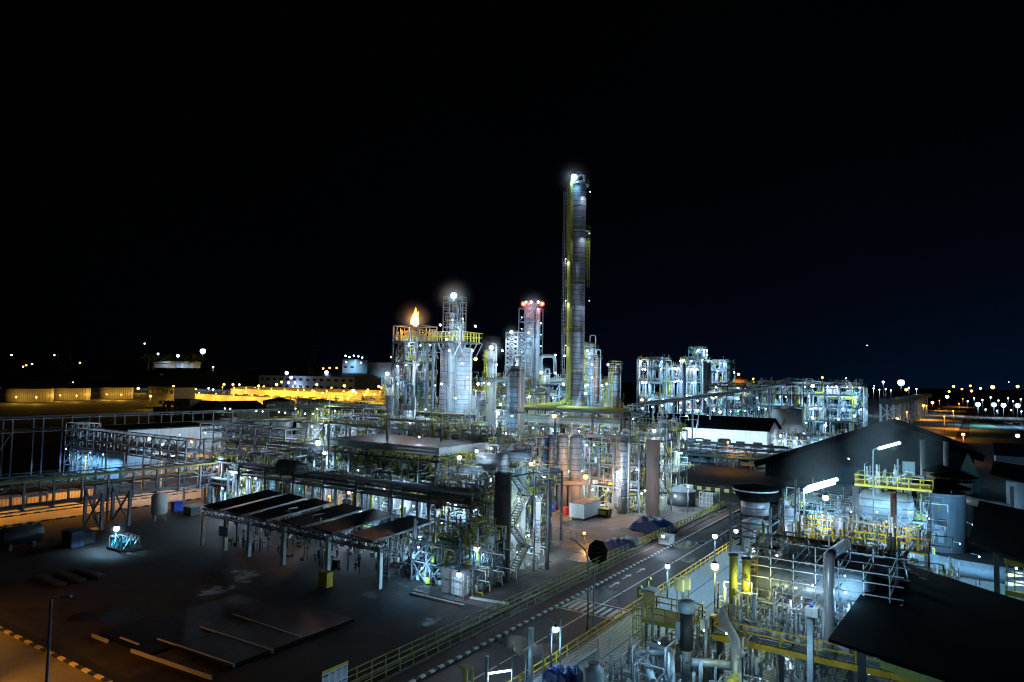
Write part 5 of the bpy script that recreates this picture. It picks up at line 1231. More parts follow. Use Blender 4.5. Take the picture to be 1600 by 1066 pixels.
LF = [(216, 607, 500, 'yellow', 1.5), (350, 601, 600, 'yellow', 1.6), (364, 601, 600, 'sodium', 1.6), (374, 601, 620, 'violet', 1.3), (326, 607, 500, 'white', 1.0), (333, 609, 480, 'white', 1.0), (271, 604, 495, 'yellow', 1.2), (306, 608, 520, 'yellow', 1.0), (392, 626, 400, 'yellow', .9),
      (399, 607, 480, 'yellow', 1.2), (404, 603, 500, 'yellow', 1.2), (412, 604, 500, 'yellow', 1.0), (421, 606, 480, 'sodium', 1.0), (432, 601, 520, 'yellow', 1.6), (440, 597, 540, 'sodium', 1.4), (446, 607, 480, 'yellow', 1.0), (465, 613, 440, 'yellow', .9), (475, 610, 450, 'yellow', .9), (491, 612, 430, 'yellow', .9), (495, 601, 520, 'yellow', 1.4), (504, 614, 430, 'yellow', 1.0),
      (538, 603, 500, 'yellow', 1.6), (537, 612, 430, 'yellow', .9), (552, 611, 430, 'yellow', 1.9), (556, 614, 420, 'yellow', 1.2), (570, 617, 400, 'yellow', 1.0), (592, 604, 500, 'yellow', 1.4), (543, 622, 380, 'sodium', .9), (596, 606, 480, 'sodium', 1.0), (585, 616, 400, 'yellow', .8), (575, 609, 450, 'yellow', .9), (518, 606, 480, 'yellow', .8), (458, 604, 500, 'yellow', .9), (384, 612, 450, 'yellow', .8)]
for i, (px, py, d_, k, s) in enumerate(LF):
    p = V(px, py, d_ * 1.7); lamp(p, k, (160000 if i % 3 == 0 else 110000) if k in ('yellow', 'sodium') else 9000, s * 1.0, ('amber' if k in ('yellow', 'sodium') else 'violet white' if k == 'violet' else 'white') + ' lamp in the amber lit field left of the frame tower', 'lamps of the amber lit field', 'street', pole=round(max(2, p.z), 0), omni=True)
building('long low sheds glowing amber in the middle of the lamp field', *(lambda p: (p.x, p.x + 190, p.y, p.y + 26))(A(360, 618)), 8, 'wall_cream', 'tank_cream', 'X', 3, windows=10)
building('second row of amber sheds right of the lamp field', *(lambda p: (p.x, p.x + 120, p.y, p.y + 20))(A(500, 622)), 8, 'wall_cream', 'tank_cream', 'X', 2.5, windows=8)
for k in range(9): q_ = A(362 + k * 0, 618); lamp((q_.x + 5 + k * 22, q_.y - 16, 10), 'yellow', 30000, .5, 'amber street lamp added to light the first row of low sheds', 'added lamps before the amber sheds', 'street', pole=10, omni=True)  # added row that lights the shed fronts
for k in range(6): q_ = A(500, 622); lamp((q_.x + 8 + k * 20, q_.y - 15, 10), 'yellow', 30000, .5, 'amber street lamp added to light the second row of low sheds', 'added lamps before the second amber sheds', 'street', pole=10, omni=True)  # another added row, for the second sheds
for k in range(6): q_ = A(300, 628); lamp((q_.x + 8 + k * 24, q_.y - 14, 9), 'yellow', 22000, .4, 'amber street lamp added to light the low wall left of the lamp field', 'added lamps before the low amber wall', 'street', pole=9, omni=True)  # lamps added so the front of the low wall is lit
building('amber lit wall in front of the lamp field', *(lambda p: (p.x, p.x + 140, p.y, p.y + 16))(A(300, 628)), 7, 'wall_cream', 'tank_cream', None)
for k, (px, yb, yt, r_, lb) in enumerate(((435, 640, 627, 24, 'wide low tank with a pale shell under the amber lamps'), (500, 640, 630, 30, 'wider low tank with a dark roof right of the pale one'), (560, 646, 634, 26, 'dark low tank near the slim left columns'))):
    g_ = A(px, yb + 14); d_ = 26 * F / (yb + 14 - (592 + .019 * (px - 800))); tank(lb, g_.x, g_.y, r_ * d_ / F, V(px, yt, d_).z, m=('tank_cream', 'tank_cream', 'grey_paint')[k], rails=False, stair=False)
# violet lit plant
b0 = V(405, 585, 700)
struct(MB().quad((-1300, 300, .01), (-260, 300, .01), (-260, 1000, .01), (-1300, 1000, .01)), 'added_pale_ground', 'yard_concrete')  # paler ground added so the amber lamp light shows
building('long dark violet roofed hall lit by violet white lamps', *(lambda p: (p.x, p.x + 240, p.y, p.y + 60))(V(405, 590, 1250)), 24, 'blue_grey_paint', 'dark_roof', 'X', 6, windows=14, wz=(4, 8), floors=2)
building('pale tall warehouse behind the violet lit hall', *(lambda p: (p.x, p.x + 130, p.y, p.y + 50))(V(568, 575, 1350)), 52, 'white_paint', 'grey_roof', None)
building('square tower with a lit open top behind the violet lit hall', *(lambda p: (p.x, p.x + 34, p.y, p.y + 30))(V(535, 575, 1300)), 56, 'grey_paint', 'grey_roof', None, windows=2, floors=3, wz=(3, 6))
for i, (px, py, s, k) in enumerate(((448, 583, 2.4, 'violet'), (455, 590, 2.0, 'violet'), (495, 591, 2.2, 'violet'), (510, 582, 2.6, 'violet'), (513, 590, 1.8, 'violet'), (541, 590, 2.4, 'violet'), (451, 598, 1.4, 'white'), (461, 598, 1.3, 'white'), (572, 604, 1.4, 'white'), (581, 606, 1.2, 'white'))):
    p = V(px, py, 1180); lamp(p, k, 22000, s * 1.2, 'violet white floodlight in front of the long dark hall' if k == 'violet' else 'small white lamp below the long dark hall', 'floodlights before the long dark hall' if k == 'violet' else 'white lamps below the long dark hall', pole=round(max(3, p.z), 0))
for i, (px, py) in enumerate(((540, 556), (546, 558), (553, 556), (560, 557), (566, 559), (541, 566), (564, 567))): lamp(V(px, py, 1270), 'cyan', 16000, 1.5, 'cyan lamp on the lit open top of the square tower', 'lamps on the top of the square tower')
for i, (px, py) in enumerate(((505, 576), (515, 575), (526, 575), (611, 558))): lamp(V(px, py, 1300), 'sodium', 0, 1.6, 'faint orange lamp over the roof of the long dark hall', 'faint orange lamps over the long dark hall', pole=38)
# hill with white camp
for (px, py, d_, s, k, lb) in ((317, 549, 1050, 4.0, 'white', 'huge white floodlight on the dark hill at the left'), (278, 556, 1080, 2.2, 'cyan', 'smaller cyan floodlight on the hill building'), (247, 553, 1100, 1.4, 'white', 'small warm lamp on the left slope of the hill'), (333, 574, 900, .9, 'white', 'tiny white lamp right below the hill')):
    lamp(V(px, py, d_), k, 90000 if s > 2 else 12000, s, lb, pole=12)
for (px, w_, lb) in ((252, 40, 'pale hut on the left of the lit hill top'), (272, 46, 'middle pale hut of the lit hill top'), (292, 30, 'yellowish hut on the right of the lit hill top')):
    p = V(px, 569, 1120); t = thing('hill_hut', lb, 'hut', (p.x, p.y, p.z - 6)); part(MB().box(p.x - w_ / 2, p.x + w_ / 2, p.y, p.y + 14, p.z - 6, p.z + 2), 'wall', 'white_paint', t); part(MB().hexa([(p.x - w_ / 2 - 2, p.y - 2, p.z + 2.1), (p.x + w_ / 2 + 2, p.y - 2, p.z + 2.1), (p.x + w_ / 2 + 2, p.y + 16, p.z + 2.1), (p.x - w_ / 2 - 2, p.y + 16, p.z + 2.1), (p.x - w_ / 2, p.y + 5, p.z + 5), (p.x + w_ / 2, p.y + 5, p.z + 5), (p.x + w_ / 2, p.y + 9, p.z + 5), (p.x - w_ / 2, p.y + 9, p.z + 5)]), 'roof', 'white_paint' if w_ != 30 else 'yellow', t)
for k, px in enumerate((232, 240, 262, 288, 300, 308)): p = V(px, 568, 1130); tree('dim leafy tree on the lit hill top', p.x, p.y, 26, 13, 'trees on the lit hill', 20 + k, z=p.z - 10)
# pylons
def pylon(label, px, yt, yb, d_, w_):
    p = V(px, yt, d_); z1 = p.z; z0_ = max(0, V(px, yb, d_).z); b = MB(); n = 12
    for k in range(n):
        za, zb_ = z0_ + (z1 - z0_) * k / n, z0_ + (z1 - z0_) * (k + 1) / n; ra, rb = w_ * (1 - .86 * k / n), w_ * (1 - .86 * (k + 1) / n)
        for q in range(4):
            ca, cb_ = math.cos(q * 1.5708 + .785), math.sin(q * 1.5708 + .785); da, db = math.cos(q * 1.5708 + 2.356), math.sin(q * 1.5708 + 2.356)
            b.bar((p.x + ra * ca, p.y + ra * cb_, za), (p.x + rb * ca, p.y + rb * cb_, zb_), .6); b.bar((p.x + ra * ca, p.y + ra * cb_, za), (p.x + rb * da, p.y + rb * db, zb_), .35); b.bar((p.x + ra * da, p.y + ra * db, za), (p.x + rb * ca, p.y + rb * cb_, zb_), .35)
    part_z = z1 - (z1 - z0_) * .12; body = b
    t = thing('transmission_pylon', label, 'pylon', (p.x, p.y, z0_)); part(body, 'lattice_body', 'pylon', t)
    b = MB()
    for f in (.98, .8, .62): zc = z0_ + (z1 - z0_) * f; b.bar((p.x - w_ * 1.5, p.y - w_ * 1, zc), (p.x + w_ * 1.5, p.y + w_ * 1, zc), .6)
    part(b, 'cross_arm', 'pylon', t)
pylon('tall dim lattice pylon standing left behind the cream tanks', 104, 489, 585, 1500, 17)
pylon('faint lattice pylon behind the huge white floodlight', 341, 502, 590, 1300, 9)
pylon('faint pylon above the violet lit hall', 492, 514, 585, 1200, 9)
pylon('faint small pylon left of the flame', 597, 522, 585, 1400, 9)
for k, (px, py) in enumerate(((18, 555), (36, 573), (41, 571), (50, 569), (85, 555), (125, 567), (226, 537), (320, 585), (351, 587), (114, 598), (88, 607), (199, 600), (330, 580))): lamp(V(px, py, 1500), 'yellow' if k % 3 else 'white', 0, 1.5, 'pin prick lamp on the dark hillside at the left', 'pin prick lamps on the left hillside', pole=3)
for k, (px, py) in enumerate(((1315, 597), (1322, 591), (1355, 540), (1366, 603), (1576, 597))): lamp(V(px, py, 1500), 'white', 0, .9, 'pin prick lamp on the right horizon', 'pin prick lamps on the right horizon', pole=3)
# ------------------------------------------------------------------ LEFT PLANT EDGE
rack('long high rack crossing the left of the yard under the amber tanks', (-190, 60), (-190, 215), [11.5, 14.6], 5, 6.5, 5, seed=111, steel='purlin_grey', rmax=.18)
rack('second long rack continuing behind the dark tanks', (-178, 130), (-178, 240), [9, 12], 5, 7, 6, seed=112, steel='steel', rmax=.2)
rack('green decked pipe bridge crossing the street at the left', (-128, 38), (-128, 90), [3.9, 6.3], 4.5, 4.2, 7, seed=113, truss=2.2, steel='purlin_grey', rmax=.2, legevery=6)
single(MB().box(-125.6, -124.8, 36, 92, 8.15, 8.45), 'walkway_plank', 'olive', 'long green walkway plank on top of the pipe bridge at the left', 'walkway')
single(rail_mb(MB(), [(-125.7, 36, 8.5), (-125.7, 92, 8.5)], sp=2.1), 'walkway_rail', 'steel', 'thin rail on the pipe bridge at the left', 'railing')
t = thing('trestle_tower', 'four legged braced tower holding up the pipe bridge by the street', 'trestle tower', (-122, 62, 0)); b = MB()
for x in (-125, -119.5):
    for y in (60, 64.5): b.bar((x, y, 0), (x, y, 6), .45)
for y in (60, 64.5): b.bar((-125, y, .1), (-119.5, y, 5.8), .25); b.bar((-119.5, y, .1), (-125, y, 5.8), .25)
part(b, 'braced_frame', 'purlin_grey', t)
rack('sloping looking lattice pipe bridge in front of the bluish shed', (-178, 84), (-132, 84), [8.2, 10], 4, 3, 8, seed=114, truss=2.2, steel='galvanised', rmax=.16, legevery=5)
single(frame_mb(-182, -176, 82, 87, [3.5, 7, 10.5, 13.5], 3, .2, 1.0), 'scaffold_tower', 'galvanised', 'square lattice scaffold tower at the left end of the sloping bridge', 'scaffold tower')
building('bluish corrugated shed behind the left lattice bridge', -192, -165, 88, 100, 8.0, 'blue_grey_paint', 'grey_roof', None)
for x in (-188, -182, -176, -170): lamp((x, 85, 6.5), 'cyan', 1600, .14, 'lamp on the wall of the bluish corrugated shed', 'lamps of the bluish shed')
for y in (94, 101, 108, 114): lamp((-165.5, y, 10.5), 'cyan' if y < 100 else 'white', 1500, .12, 'lamp added to light the long wall of the pale windowless hall', 'lamps added at the pale windowless hall', omni=True)  # lamps added to brighten the hall wall
t = building('pale windowless blue lit hall with a small blue doorway at the left', -186, -170, 90.5, 116, 11.8, 'white_paint', 'dark_roof', None)
part(MB().box(-169.98, -169.9, 94, 97.5, 4.4, 8.4), 'blue_doorway', 'blue', t, 'small bright blue doorway')
lamp(V(233, 686, 166), 'cyan', 1500, .4, 'cyan lamp over the blue doorway of the pale hall')
lamp(V(253, 696, 152), 'white', 1700, .42, 'white lamp in front of the pale hall')
lamp(V(270, 714, 148), 'white', 1700, .42, 'white lamp low over the pipe bridge bend')
lamp(V(299, 690, 168), 'sodium', 1500, .35, 'orange lamp at the right end of the pale hall')
rack('dark triple pipe rack from the pale hall toward the shelter', (-160, 106), (-128, 106), [7, 9.5, 11.8], 6, 5, 8, seed=115, truss=1.8, steel='steel', rail='steel')
rack('low pipe rack bending behind the sawtooth shed', (-150, 96), (-112, 96), [5, 7], 5, 5, 7, seed=116, steel='steel')
unit('process_unit', 'dim pipe structure right of the pale hall with an orange corner', 'process unit', -160, -140, 112, 124, [5, 9], 5, 26, 240, seed=117, deckfrac=.3,
     lampspec=(3, ['white', 'sodium'], 700, .2, 'lamp in the dim structure right of the pale hall'))
P = [V(352, 770, 140), V(352, 716, 138), V(336, 716, 140), V(332, 735, 140), V(285, 742, 142)]
single(MB().tube([(-132, 96, 0.2), (-132, 96, 9), (-138, 96, 9), (-138, 96, 6.2), (-150, 96, 6.2)], .4, 10), 'pipe_bend', 'galvanised', 'thick silver pipe bend at the right end of the pipe bridge', 'pipe')
for k, (px, yt, r_) in enumerate(((355, 652, 14), (405, 656, 16), (440, 658, 15), (482, 660, 18))):
    d_ = 215; p = V(px, yt, d_); tank(['first from the left of four dim grey tanks with railed tops', 'second from the left of four dim grey tanks with railed tops', 'third from the left of four dim grey tanks with railed tops', 'right most and widest of four dim grey tanks with railed tops'][k], p.x, p.y, r_ * d_ / F, p.z, m='grey_paint', rh=.3, railm='olive', stair=False)
    for j in (-.5, .5): lamp((p.x + j * r_ * .19, p.y, p.z + 2.6), 'green' if j > 0 else 'white', 420, .2, 'small lamp over the railed tops of the dim grey tanks', 'lamps over the dim grey tanks')
unit('tank_top_walkways', 'tangle of olive walkways over the dim grey tanks', 'walkway', -186, -140, 150, 172, [12.5, 16], 7, 30, 300, seed=118, deckfrac=.25, steel='olive', rail='olive', rmax=.2, w=.2, clut=('olive', 'white_paint'),
     lampspec=(6, ['green', 'white'], 500, .24, 'lamp in the tangle of walkways over the dim tanks'))
# street things at left
lamp(V(182, 826, 104), 'cyan', 3200, .42, 'very bright cyan floodlight on a post over the wire cage skid')
q = A(192, 858); t = thing('cage_skid', 'wire caged skid on a slab right under the bright floodlight', 'cage', q)
part(MB().box(q.x - 2, q.x + 2, q.y - 1.4, q.y + 1.8, 0, .4), 'slab', 'concrete', t)
b = frame_mb(q.x - 1.7, q.x + 1.7, q.y - 1.1, q.y + 1.5, [1.9], 1.1, .07, 1); part(b, 'cage', 'galvanised', t)
part(MB().box(q.x - 1.4, q.x + 1.2, q.y - .8, q.y + 1.2, .42, 1.2), 'machine', 'teal', t)
q = V(182, 826, 104); single(MB().bar((q.x, q.y, 0), (q.x, q.y, q.z + .4), .14), 'lamp_post', 'steel', 'short post under the very bright cyan floodlight', 'post')
q = A(248, 813); t = thing('upright_tank', 'upright white tank on four legs near the pipe bridge tower', 'tank', q)
part(MB().lathe((q.x, q.y, 0), [(.3, .9), (1.3, 1.3), (1.35, 4.2), (1.0, 4.6), (.01, 4.8)], 18), 'shell', 'white_paint', t)
b = MB()
for k in range(4): part(MB().bar((q.x + 1.15 * math.cos(k * 1.57 + .5), q.y + 1.15 * math.sin(k * 1.57 + .5), 0), (q.x + 1.15 * math.cos(k * 1.57 + .5), q.y + 1.15 * math.sin(k * 1.57 + .5), 1.8), .18), 'leg', 'steel', t)
for (px, py, w_, h_, m, lb) in ((269, 800, 1.2, 1.8, 'blue', 'small blue box right of the upright white tank'), (292, 806, 2.4, 1.5, 'dark_steel', 'dark bin with a green lid right of the blue box'), (103, 855, 3.0, 2.2, 'navy_roof', 'dark blue skip left of the cage skid'), (122, 850, 2.6, 1.7, 'dark_steel', 'lower dark skip touching the blue one')):
    q = A(px, py); t = thing('storage_box', lb, 'box', q); part(MB().box(q.x - w_ / 2, q.x + w_ / 2, q.y, q.y + 1.8, 0.05, h_), 'body', m, t); part(MB().box(q.x - w_ / 2 - .06, q.x + w_ / 2 + .06, q.y - .06, q.y + 1.86, h_ + .004, h_ + .1), 'lid', 'green' if m == 'dark_steel' and px > 200 else m, t)
building('ribbed low shed beyond the amber lit street', -158, -150, 50, 74, 2.6, 'shed_siding', 'grey_roof', None)
for y, x0, x1, nm in ((60, -165, -132, 'street_kerb'), (66.5, -165, -132, 'street_kerb')): pass
struct(MB().quad((-151, 42, .012), (-134, 42, .012), (-134, 106, .012), (-151, 106, .012)), 'amber_street', 'street_surface')
struct(MB().box(-134.0, -133.7, 42, 106, 0, .2), 'street_kerb', 'kerb_yb_y'); struct(MB().box(-142.4, -142.1, 42, 106, 0, .2), 'street_kerb', 'kerb_yb_y')
for y in (50, 70, 92): lamp((-146.5, y, 9), 'sodium', 8000, .14, 'small orange street lamp over the amber street behind the pipe bridge', 'lamps over the amber street', 'street', pole=9)
unit('process_unit', 'dark pipe stack at the left picture edge above the amber street', 'process unit', -130, -121.5, 38, 45, [2.8, 5.4], 3, 22, 120, seed=119, w=.2, deckfrac=.3, rail='olive', rmax=.2)
q = A(10, 862); vessel_h('dim white horizontal tank at the left picture edge', (q.x - 1, q.y + 2, 1.8), 5, 1.4, 'Y', 'grey_roof')
for k in range(3): single(MB().box(-98 + k * .2, -92 + k * .2, 41.5 + k * 2.2, 42.5 + k * 2.2, .05, .35), 'pipe_bundle', 'grey_roof', ['nearest', 'middle', 'farthest'][k] + ' of three bundles of pale pipes lying in the dark yard', 'pipe bundle')
# street lamp at lower left
q = V(80, 935, 49); t = thing('street_lamp', 'tall unlit street lamp on a grey pole at the lower left', 'street lamp', (q.x, q.y, 0))
part(MB().lathe((q.x, q.y, 0), [(.16, 0), (.13, 1.2), (.09, q.z)], 10), 'pole', 'steel', t)
part(MB().bar((q.x, q.y, q.z), (q.x + 1.0, q.y + .55, q.z + .15), .1).hexa([(q.x + .6, q.y + .25, q.z + .08), (q.x + 1.3, q.y + .6, q.z + .12), (q.x + 1.2, q.y + .85, q.z + .12), (q.x + .5, q.y + .5, q.z + .08), (q.x + .65, q.y + .3, q.z + .24), (q.x + 1.25, q.y + .63, q.z + .26), (q.x + 1.18, q.y + .8, q.z + .26), (q.x + .55, q.y + .48, q.z + .24)]), 'head', 'grey_paint', t)
lamp((-66, 21, 10), 'sodium', 5000, .25, 'orange street lamp lighting the lower left street', style='street', pole=10)
lamp((-88, 20, 10), 'sodium', 5000, .25, 'orange street lamp farther along the lower left street', style='street', pole=10)

# ================================================================== YARD OBJECTS
q = A(906, 812); cx, cy = q.x, q.y
t = thing('shipping_container', 'white shipping container with a rust brown roof parked on the yard', 'container', (cx, cy, 0))
b = MB(); L, W_ = 8.5, 3.0
b.box(cx - 1.6, cx + 1.5, cy - 1.2, cy + 5.4, .5, 3.1)
k = 0
y = cy - 1.1
while y < cy + 5.3: b.box(cx + 1.502, cx + 1.56, y, y + .22, .65, 2.95); y += .44
x = cx - 1.5
while x < cx + 1.4: b.box(x, x + .2, cy - 1.26, cy - 1.202, .65, 2.95); x += .4
part(b, 'body', 'white_paint', t)
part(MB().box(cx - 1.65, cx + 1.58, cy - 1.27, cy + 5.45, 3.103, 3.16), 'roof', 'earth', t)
b = MB()
for x in (cx - 1.4, cx + 1.2):
    for y in (cy - 1, cy + 5): b.box(x, x + .3, y, y + .3, 0, .5)
part(b, 'foot', 'hazard', t)
for (px, py, w_, l_, h_, m, m2, lb) in ((879, 806, 1.5, 1.5, 1.5, 'red', 'red', 'red box left of the white container'), (868, 790, 4.5, 2.5, 1.8, 'teal', 'dark_steel', 'dark teal skip behind the red box'), (938, 808, 3.2, 1.8, 1.5, 'dark_steel', 'yellow', 'dark skip with a yellow lid right of the white container'), (860, 800, 1.2, 1.2, 1.8, 'blue', 'dark_steel', 'small dark blue box left of the red box')):
    q = A(px, py); t = thing('skip_box', lb, 'skip', q); part(MB().hexa([(q.x - w_ / 2 + .15, q.y + .1, 0.02), (q.x + w_ / 2 - .15, q.y + .1, 0.02), (q.x + w_ / 2 - .15, q.y + l_ - .1, 0.02), (q.x - w_ / 2 + .15, q.y + l_ - .1, 0.02), (q.x - w_ / 2, q.y, h_), (q.x + w_ / 2, q.y, h_), (q.x + w_ / 2, q.y + l_, h_), (q.x - w_ / 2, q.y + l_, h_)]), 'body', m, t)
    part(MB().box(q.x - w_ / 2 - .04, q.x + w_ / 2 + .04, q.y - .04, q.y + l_ + .04, h_ + .003, h_ + .1), 'lid', m2, t)
    if 'yellow' in lb: part(MB().box(q.x - 1.2, q.x + 1.2, q.y - .06, q.y - .01, .5, 1.2), 'panel', 'yellow', t)
def heap(label, q, lx, ly, h, m, seed, rz=0):
    rnd = random.Random(seed); b = MB(); nx, ny = 22, 12; base = 0; ph = [rnd.uniform(0, 6) for _ in range(6)]
    for j in range(ny + 1):
        for i in range(nx + 1):
            u, v = i / nx * 2 - 1, j / ny * 2 - 1
            e_ = max(0, 1 - abs(u) ** 3.2) * max(0, 1 - abs(v) ** 3)
            z = h * e_ ** .4 * (.8 + .12 * math.sin(5 * u + ph[0]) * math.cos(3 * v + ph[1]) + .06 * math.sin(11 * u + 5 * v + ph[2])) + rnd.uniform(-.05, .05) * e_
            b.v.append((q.x + u * lx / 2, q.y + v * ly / 2, q.z + max(.0, z)))
    for j in range(ny):
        for i in range(nx): a_ = j * (nx + 1) + i; b.f.append((a_, a_ + 1, a_ + nx + 2, a_ + nx + 1)); b.sm.append(False)
    return single(b, 'tarpaulin_heap', m, label, 'heap')
heap('large heap covered with blue tarpaulin on the yard before the farther stair tower', A(1020, 828) + Vector((0, 0, .02)), 7, 4.5, 2.6, 'tarp', 3)
heap('pile of blue sacks and pale bundles beside the culvert railing', A(965, 852) + Vector((0, 0, .02)), 4, 3.5, 1.2, 'tarp', 4)
heap('low pile of pale sacks behind the blue sacks', A(985, 848) + Vector((0, 0, .02)), 3.4, 2.4, 1.1, 'grey_paint', 5)
q = A(938, 884); t = thing('dark_umbrella', 'large dark faceted canopy lying on its side at the culvert', 'canopy', q)
b = MB(); n = 8; cz = 1.9; ctr = (q.x + .6, q.y + .8, cz); P = []
for k in range(n):
    a_ = 6.283 * k / n + .3; P.append((q.x - .2 + 1.6 * math.cos(a_), q.y - .5 + .25 * math.sin(a_), cz + 1.75 * math.sin(a_)))
for k in range(n): b.quad(P[k], P[(k + 1) % n], ctr)
part(b, 'canopy', 'black', t); b = MB()
for k in range(n): b.bar(P[k], ctr, .05)
b.bar((q.x - .2, q.y - 1.0, cz), ctr, .09); part(b, 'frame', 'dark_steel', t)
q = A(1038, 852); t = thing('culvert_gate', 'bright lit white gate box at the end of the culvert railing', 'gate box', q)
part(MB().box(q.x - 1, q.x + .8, q.y, q.y + 2.4, 0, 1.3), 'body', 'white_paint', t); part(MB().box(q.x - 1.1, q.x + .9, q.y - .1, q.y + 2.5, 1.303, 1.4), 'lid', 'galvanised', t)
lamp(V(1036, 838, 109), 'white', 900, .25, 'white lamp over the gate box at the end of the culvert')
b = MB()
for k in range(7): b.bar((-61 + k * 1.2, 104, 0), (-61 + k * 1.2, 104, 1.1), .06)
b.bar((-61, 104, 1.05), (-53.8, 104, 1.05), .06); b.bar((-61, 104, .6), (-53.8, 104, .6), .06)
single(b, 'site_barrier', 'steel', 'thin site barrier on the yard near the blue sacks', 'barrier')
# long yard fence behind and hazard kerb
b = MB(); rail_mb(b, [(-44.2, 104, .02), (-44.2, 150, .02)], sp=1.6, r=.04); single(b, 'yard_railing', 'yellow', 'yellow railing on the yard edge near the blue tarpaulin heap', 'railing')
# street lamp with curved arm at the road
q = A(918, 990); zt = V(913, 890, 73).z; t = thing('street_lamp', 'curved grey street lamp on the right kerb of the road by the crossing', 'street lamp', (q.x, q.y, 0))
part(MB().tube([(q.x, q.y, 0), (q.x, q.y, 7.2), (q.x - .4, q.y + .2, 8.3), (q.x - 2.0, q.y + .8, 9.0)], .09, 8, elbow=.8).cyl(q.x, q.y, 0, 1.4, .16, 10), 'pole', 'steel', t)
part(MB().bar((q.x - 2.0, q.y + .8, 9.0), (q.x - 2.7, q.y + 1.1, 9.1), .22, .12), 'head', 'grey_paint', t)
single(MB().bar((q.x + .5, q.y + .3, 0), (q.x + .5, q.y + .3, 6.6), .13), 'sign_pole', 'steel', 'straight thin pole right beside the curved street lamp', 'pole')
# notice board (bottom centre)
p0, p1 = V(504, 1049, 50), V(544, 1033, 52)
q = V(524, 1045, 51)
t = thing('notice_board', 'notice board with a yellow band over pale printed panels at the bottom edge', 'notice board', (q.x, q.y, 0))
dx = Vector((p1.x - p0.x, p1.y - p0.y, 0)); L = dx.length; dx.normalize(); nrm = Vector((dx.y, -dx.x, 0)); ztp = (p0.z + p1.z) / 2 - .0
def bq(u0, u1, v0, v1, off, b):
    P = [Vector((p0.x, p0.y, ztp)) + dx * (u * L) - Vector((0, 0, v)) + nrm * off for u, v in ((u0, v1), (u1, v1), (u1, v0), (u0, v0))]
    b.hexa([P[0], P[1], P[1] - nrm * .015, P[0] - nrm * .015, P[3], P[2], P[2] - nrm * .015, P[3] - nrm * .015]); return b
part(bq(0, 1, 0, 2.4, 0, MB()), 'board', 'paper', t)
part(bq(0, 1, 0, .22, .02, MB()), 'header_band', 'yellow', t); part(bq(.75, 1, 2.1, 2.4, .02, MB()), 'corner_mark', 'orange_yellow', t)
b = MB()
for u, v in ((.03, .38), (.28, .34), (.53, .3), (.77, .3), (.03, 1.2), (.28, 1.2), (.53, 1.2), (.77, 1.2)):
    bq(u, u + .2, v, v + .07, .02, b)
    for k in range(6): bq(u + .02, u + .18, v + .16 + k * .1, v + .18 + k * .1, .018, b)
bq(.03, .22, .32, .46, .022, b); part(b, 'printing', 'ink', t)
b = MB()
for u in (.05, .95): c = Vector((p0.x, p0.y, 0)) + dx * (u * L) - nrm * .1; b.bar(c, (c.x, c.y, ztp - .1), .1)
part(b, 'post', 'steel', t)
lamp(V(575, 1130, 44), 'white', 330, .15, 'unseen lamp added to light the notice board', pole=round(V(575, 1130, 44).z, 1), omni=True)  # added below the view to light the board

# ================================================================== RIGHT FOREGROUND
struct(MB().box(-31.6, 6, 30, 113, 0, .5), 'raised_deck', 'grating')
t = thing('railing', 'yellow railing along the edge of the grating deck beside the road', 'railing', (-31.5, 75, .5))
part(rail_mb(MB(), [(-31.5, 40, .5), (-31.5, 112, .5)], sp=2.0, r=.045), 'rails', 'orange_yellow', t)
for k in range(5): single(MB().tube([(-31 + k * .25, 40, .62), (-31 + k * .25, 57 + k, .62)], .09, 6), 'floor_pipe', 'galvanised', 'one of five parallel pale pipes lying along the deck edge at the bottom', 'pipe', 'parallel pipes lying on the deck edge')
def post(px, yb, yt, d, r, m, lb, z0=.5, sq=False, capm=None):
    q = V(px, yt, d); b = MB()
    if sq: b.bar((q.x, q.y, z0), (q.x, q.y, q.z), r * 2)
    else: b.tube([(q.x, q.y, z0), (q.x, q.y, q.z)], r, 10, 0)
    o = thing('pipe_post', lb, 'post', (q.x, q.y, z0)); part(b, 'post', m, o)
    b = MB().lathe((q.x, q.y, q.z + .002), [(r * 1.15, 0), (r * 1.15, .08)], 10); part(b, 'cap', capm or m, o)
    return o
post(830, 1066, 983, 60, .22, 'galvanised', 'thick grey pipe post rising in front of the road, left of the deck lamps')
post(801, 1066, 1010, 57, .07, 'steel', 'thin post with an orange tip, left of the thick grey post', capm='orange_yellow')
post(822, 1066, 1017, 57, .06, 'steel', 'thinner post between the orange tipped one and the thick grey post', capm='orange_yellow')
post(849, 1050, 998, 59, .06, 'steel', 'thin post right of the thick grey post', capm='orange_yellow')
post(761, 1066, 1027, 56, .14, 'galvanised', 'grey post holding the left end of the tube light at the bottom edge')
post(862, 1030, 984, 63, .07, 'steel', 'thin post left under the deck floodlight')
post(876, 1030, 966, 63, .08, 'galvanised', 'chained post right of the deck floodlight', capm='dark_steel')
post(1160, 1066, 1030, 46, .05, 'steel', 'thin post on the grating deck near the small hopper')
q0, q1 = V(728, 1044, 54), V(735, 1044, 54)
single(MB().tube([(q0.x - .5, q0.y, q0.z), (q0.x, q0.y, q0.z - .1), (q0.x, q0.y, .5)], .16, 10), 'yellow_pipe', 'yellow', 'bent yellow pipe at the bottom edge left of the tube light', 'pipe')
single(MB().tube([(q1.x + .2, q1.y, q1.z), (q1.x + .2, q1.y, .5)], .13, 10), 'yellow_pipe', 'yellow', 'straight yellow pipe just right of the bent one at the bottom edge', 'pipe')
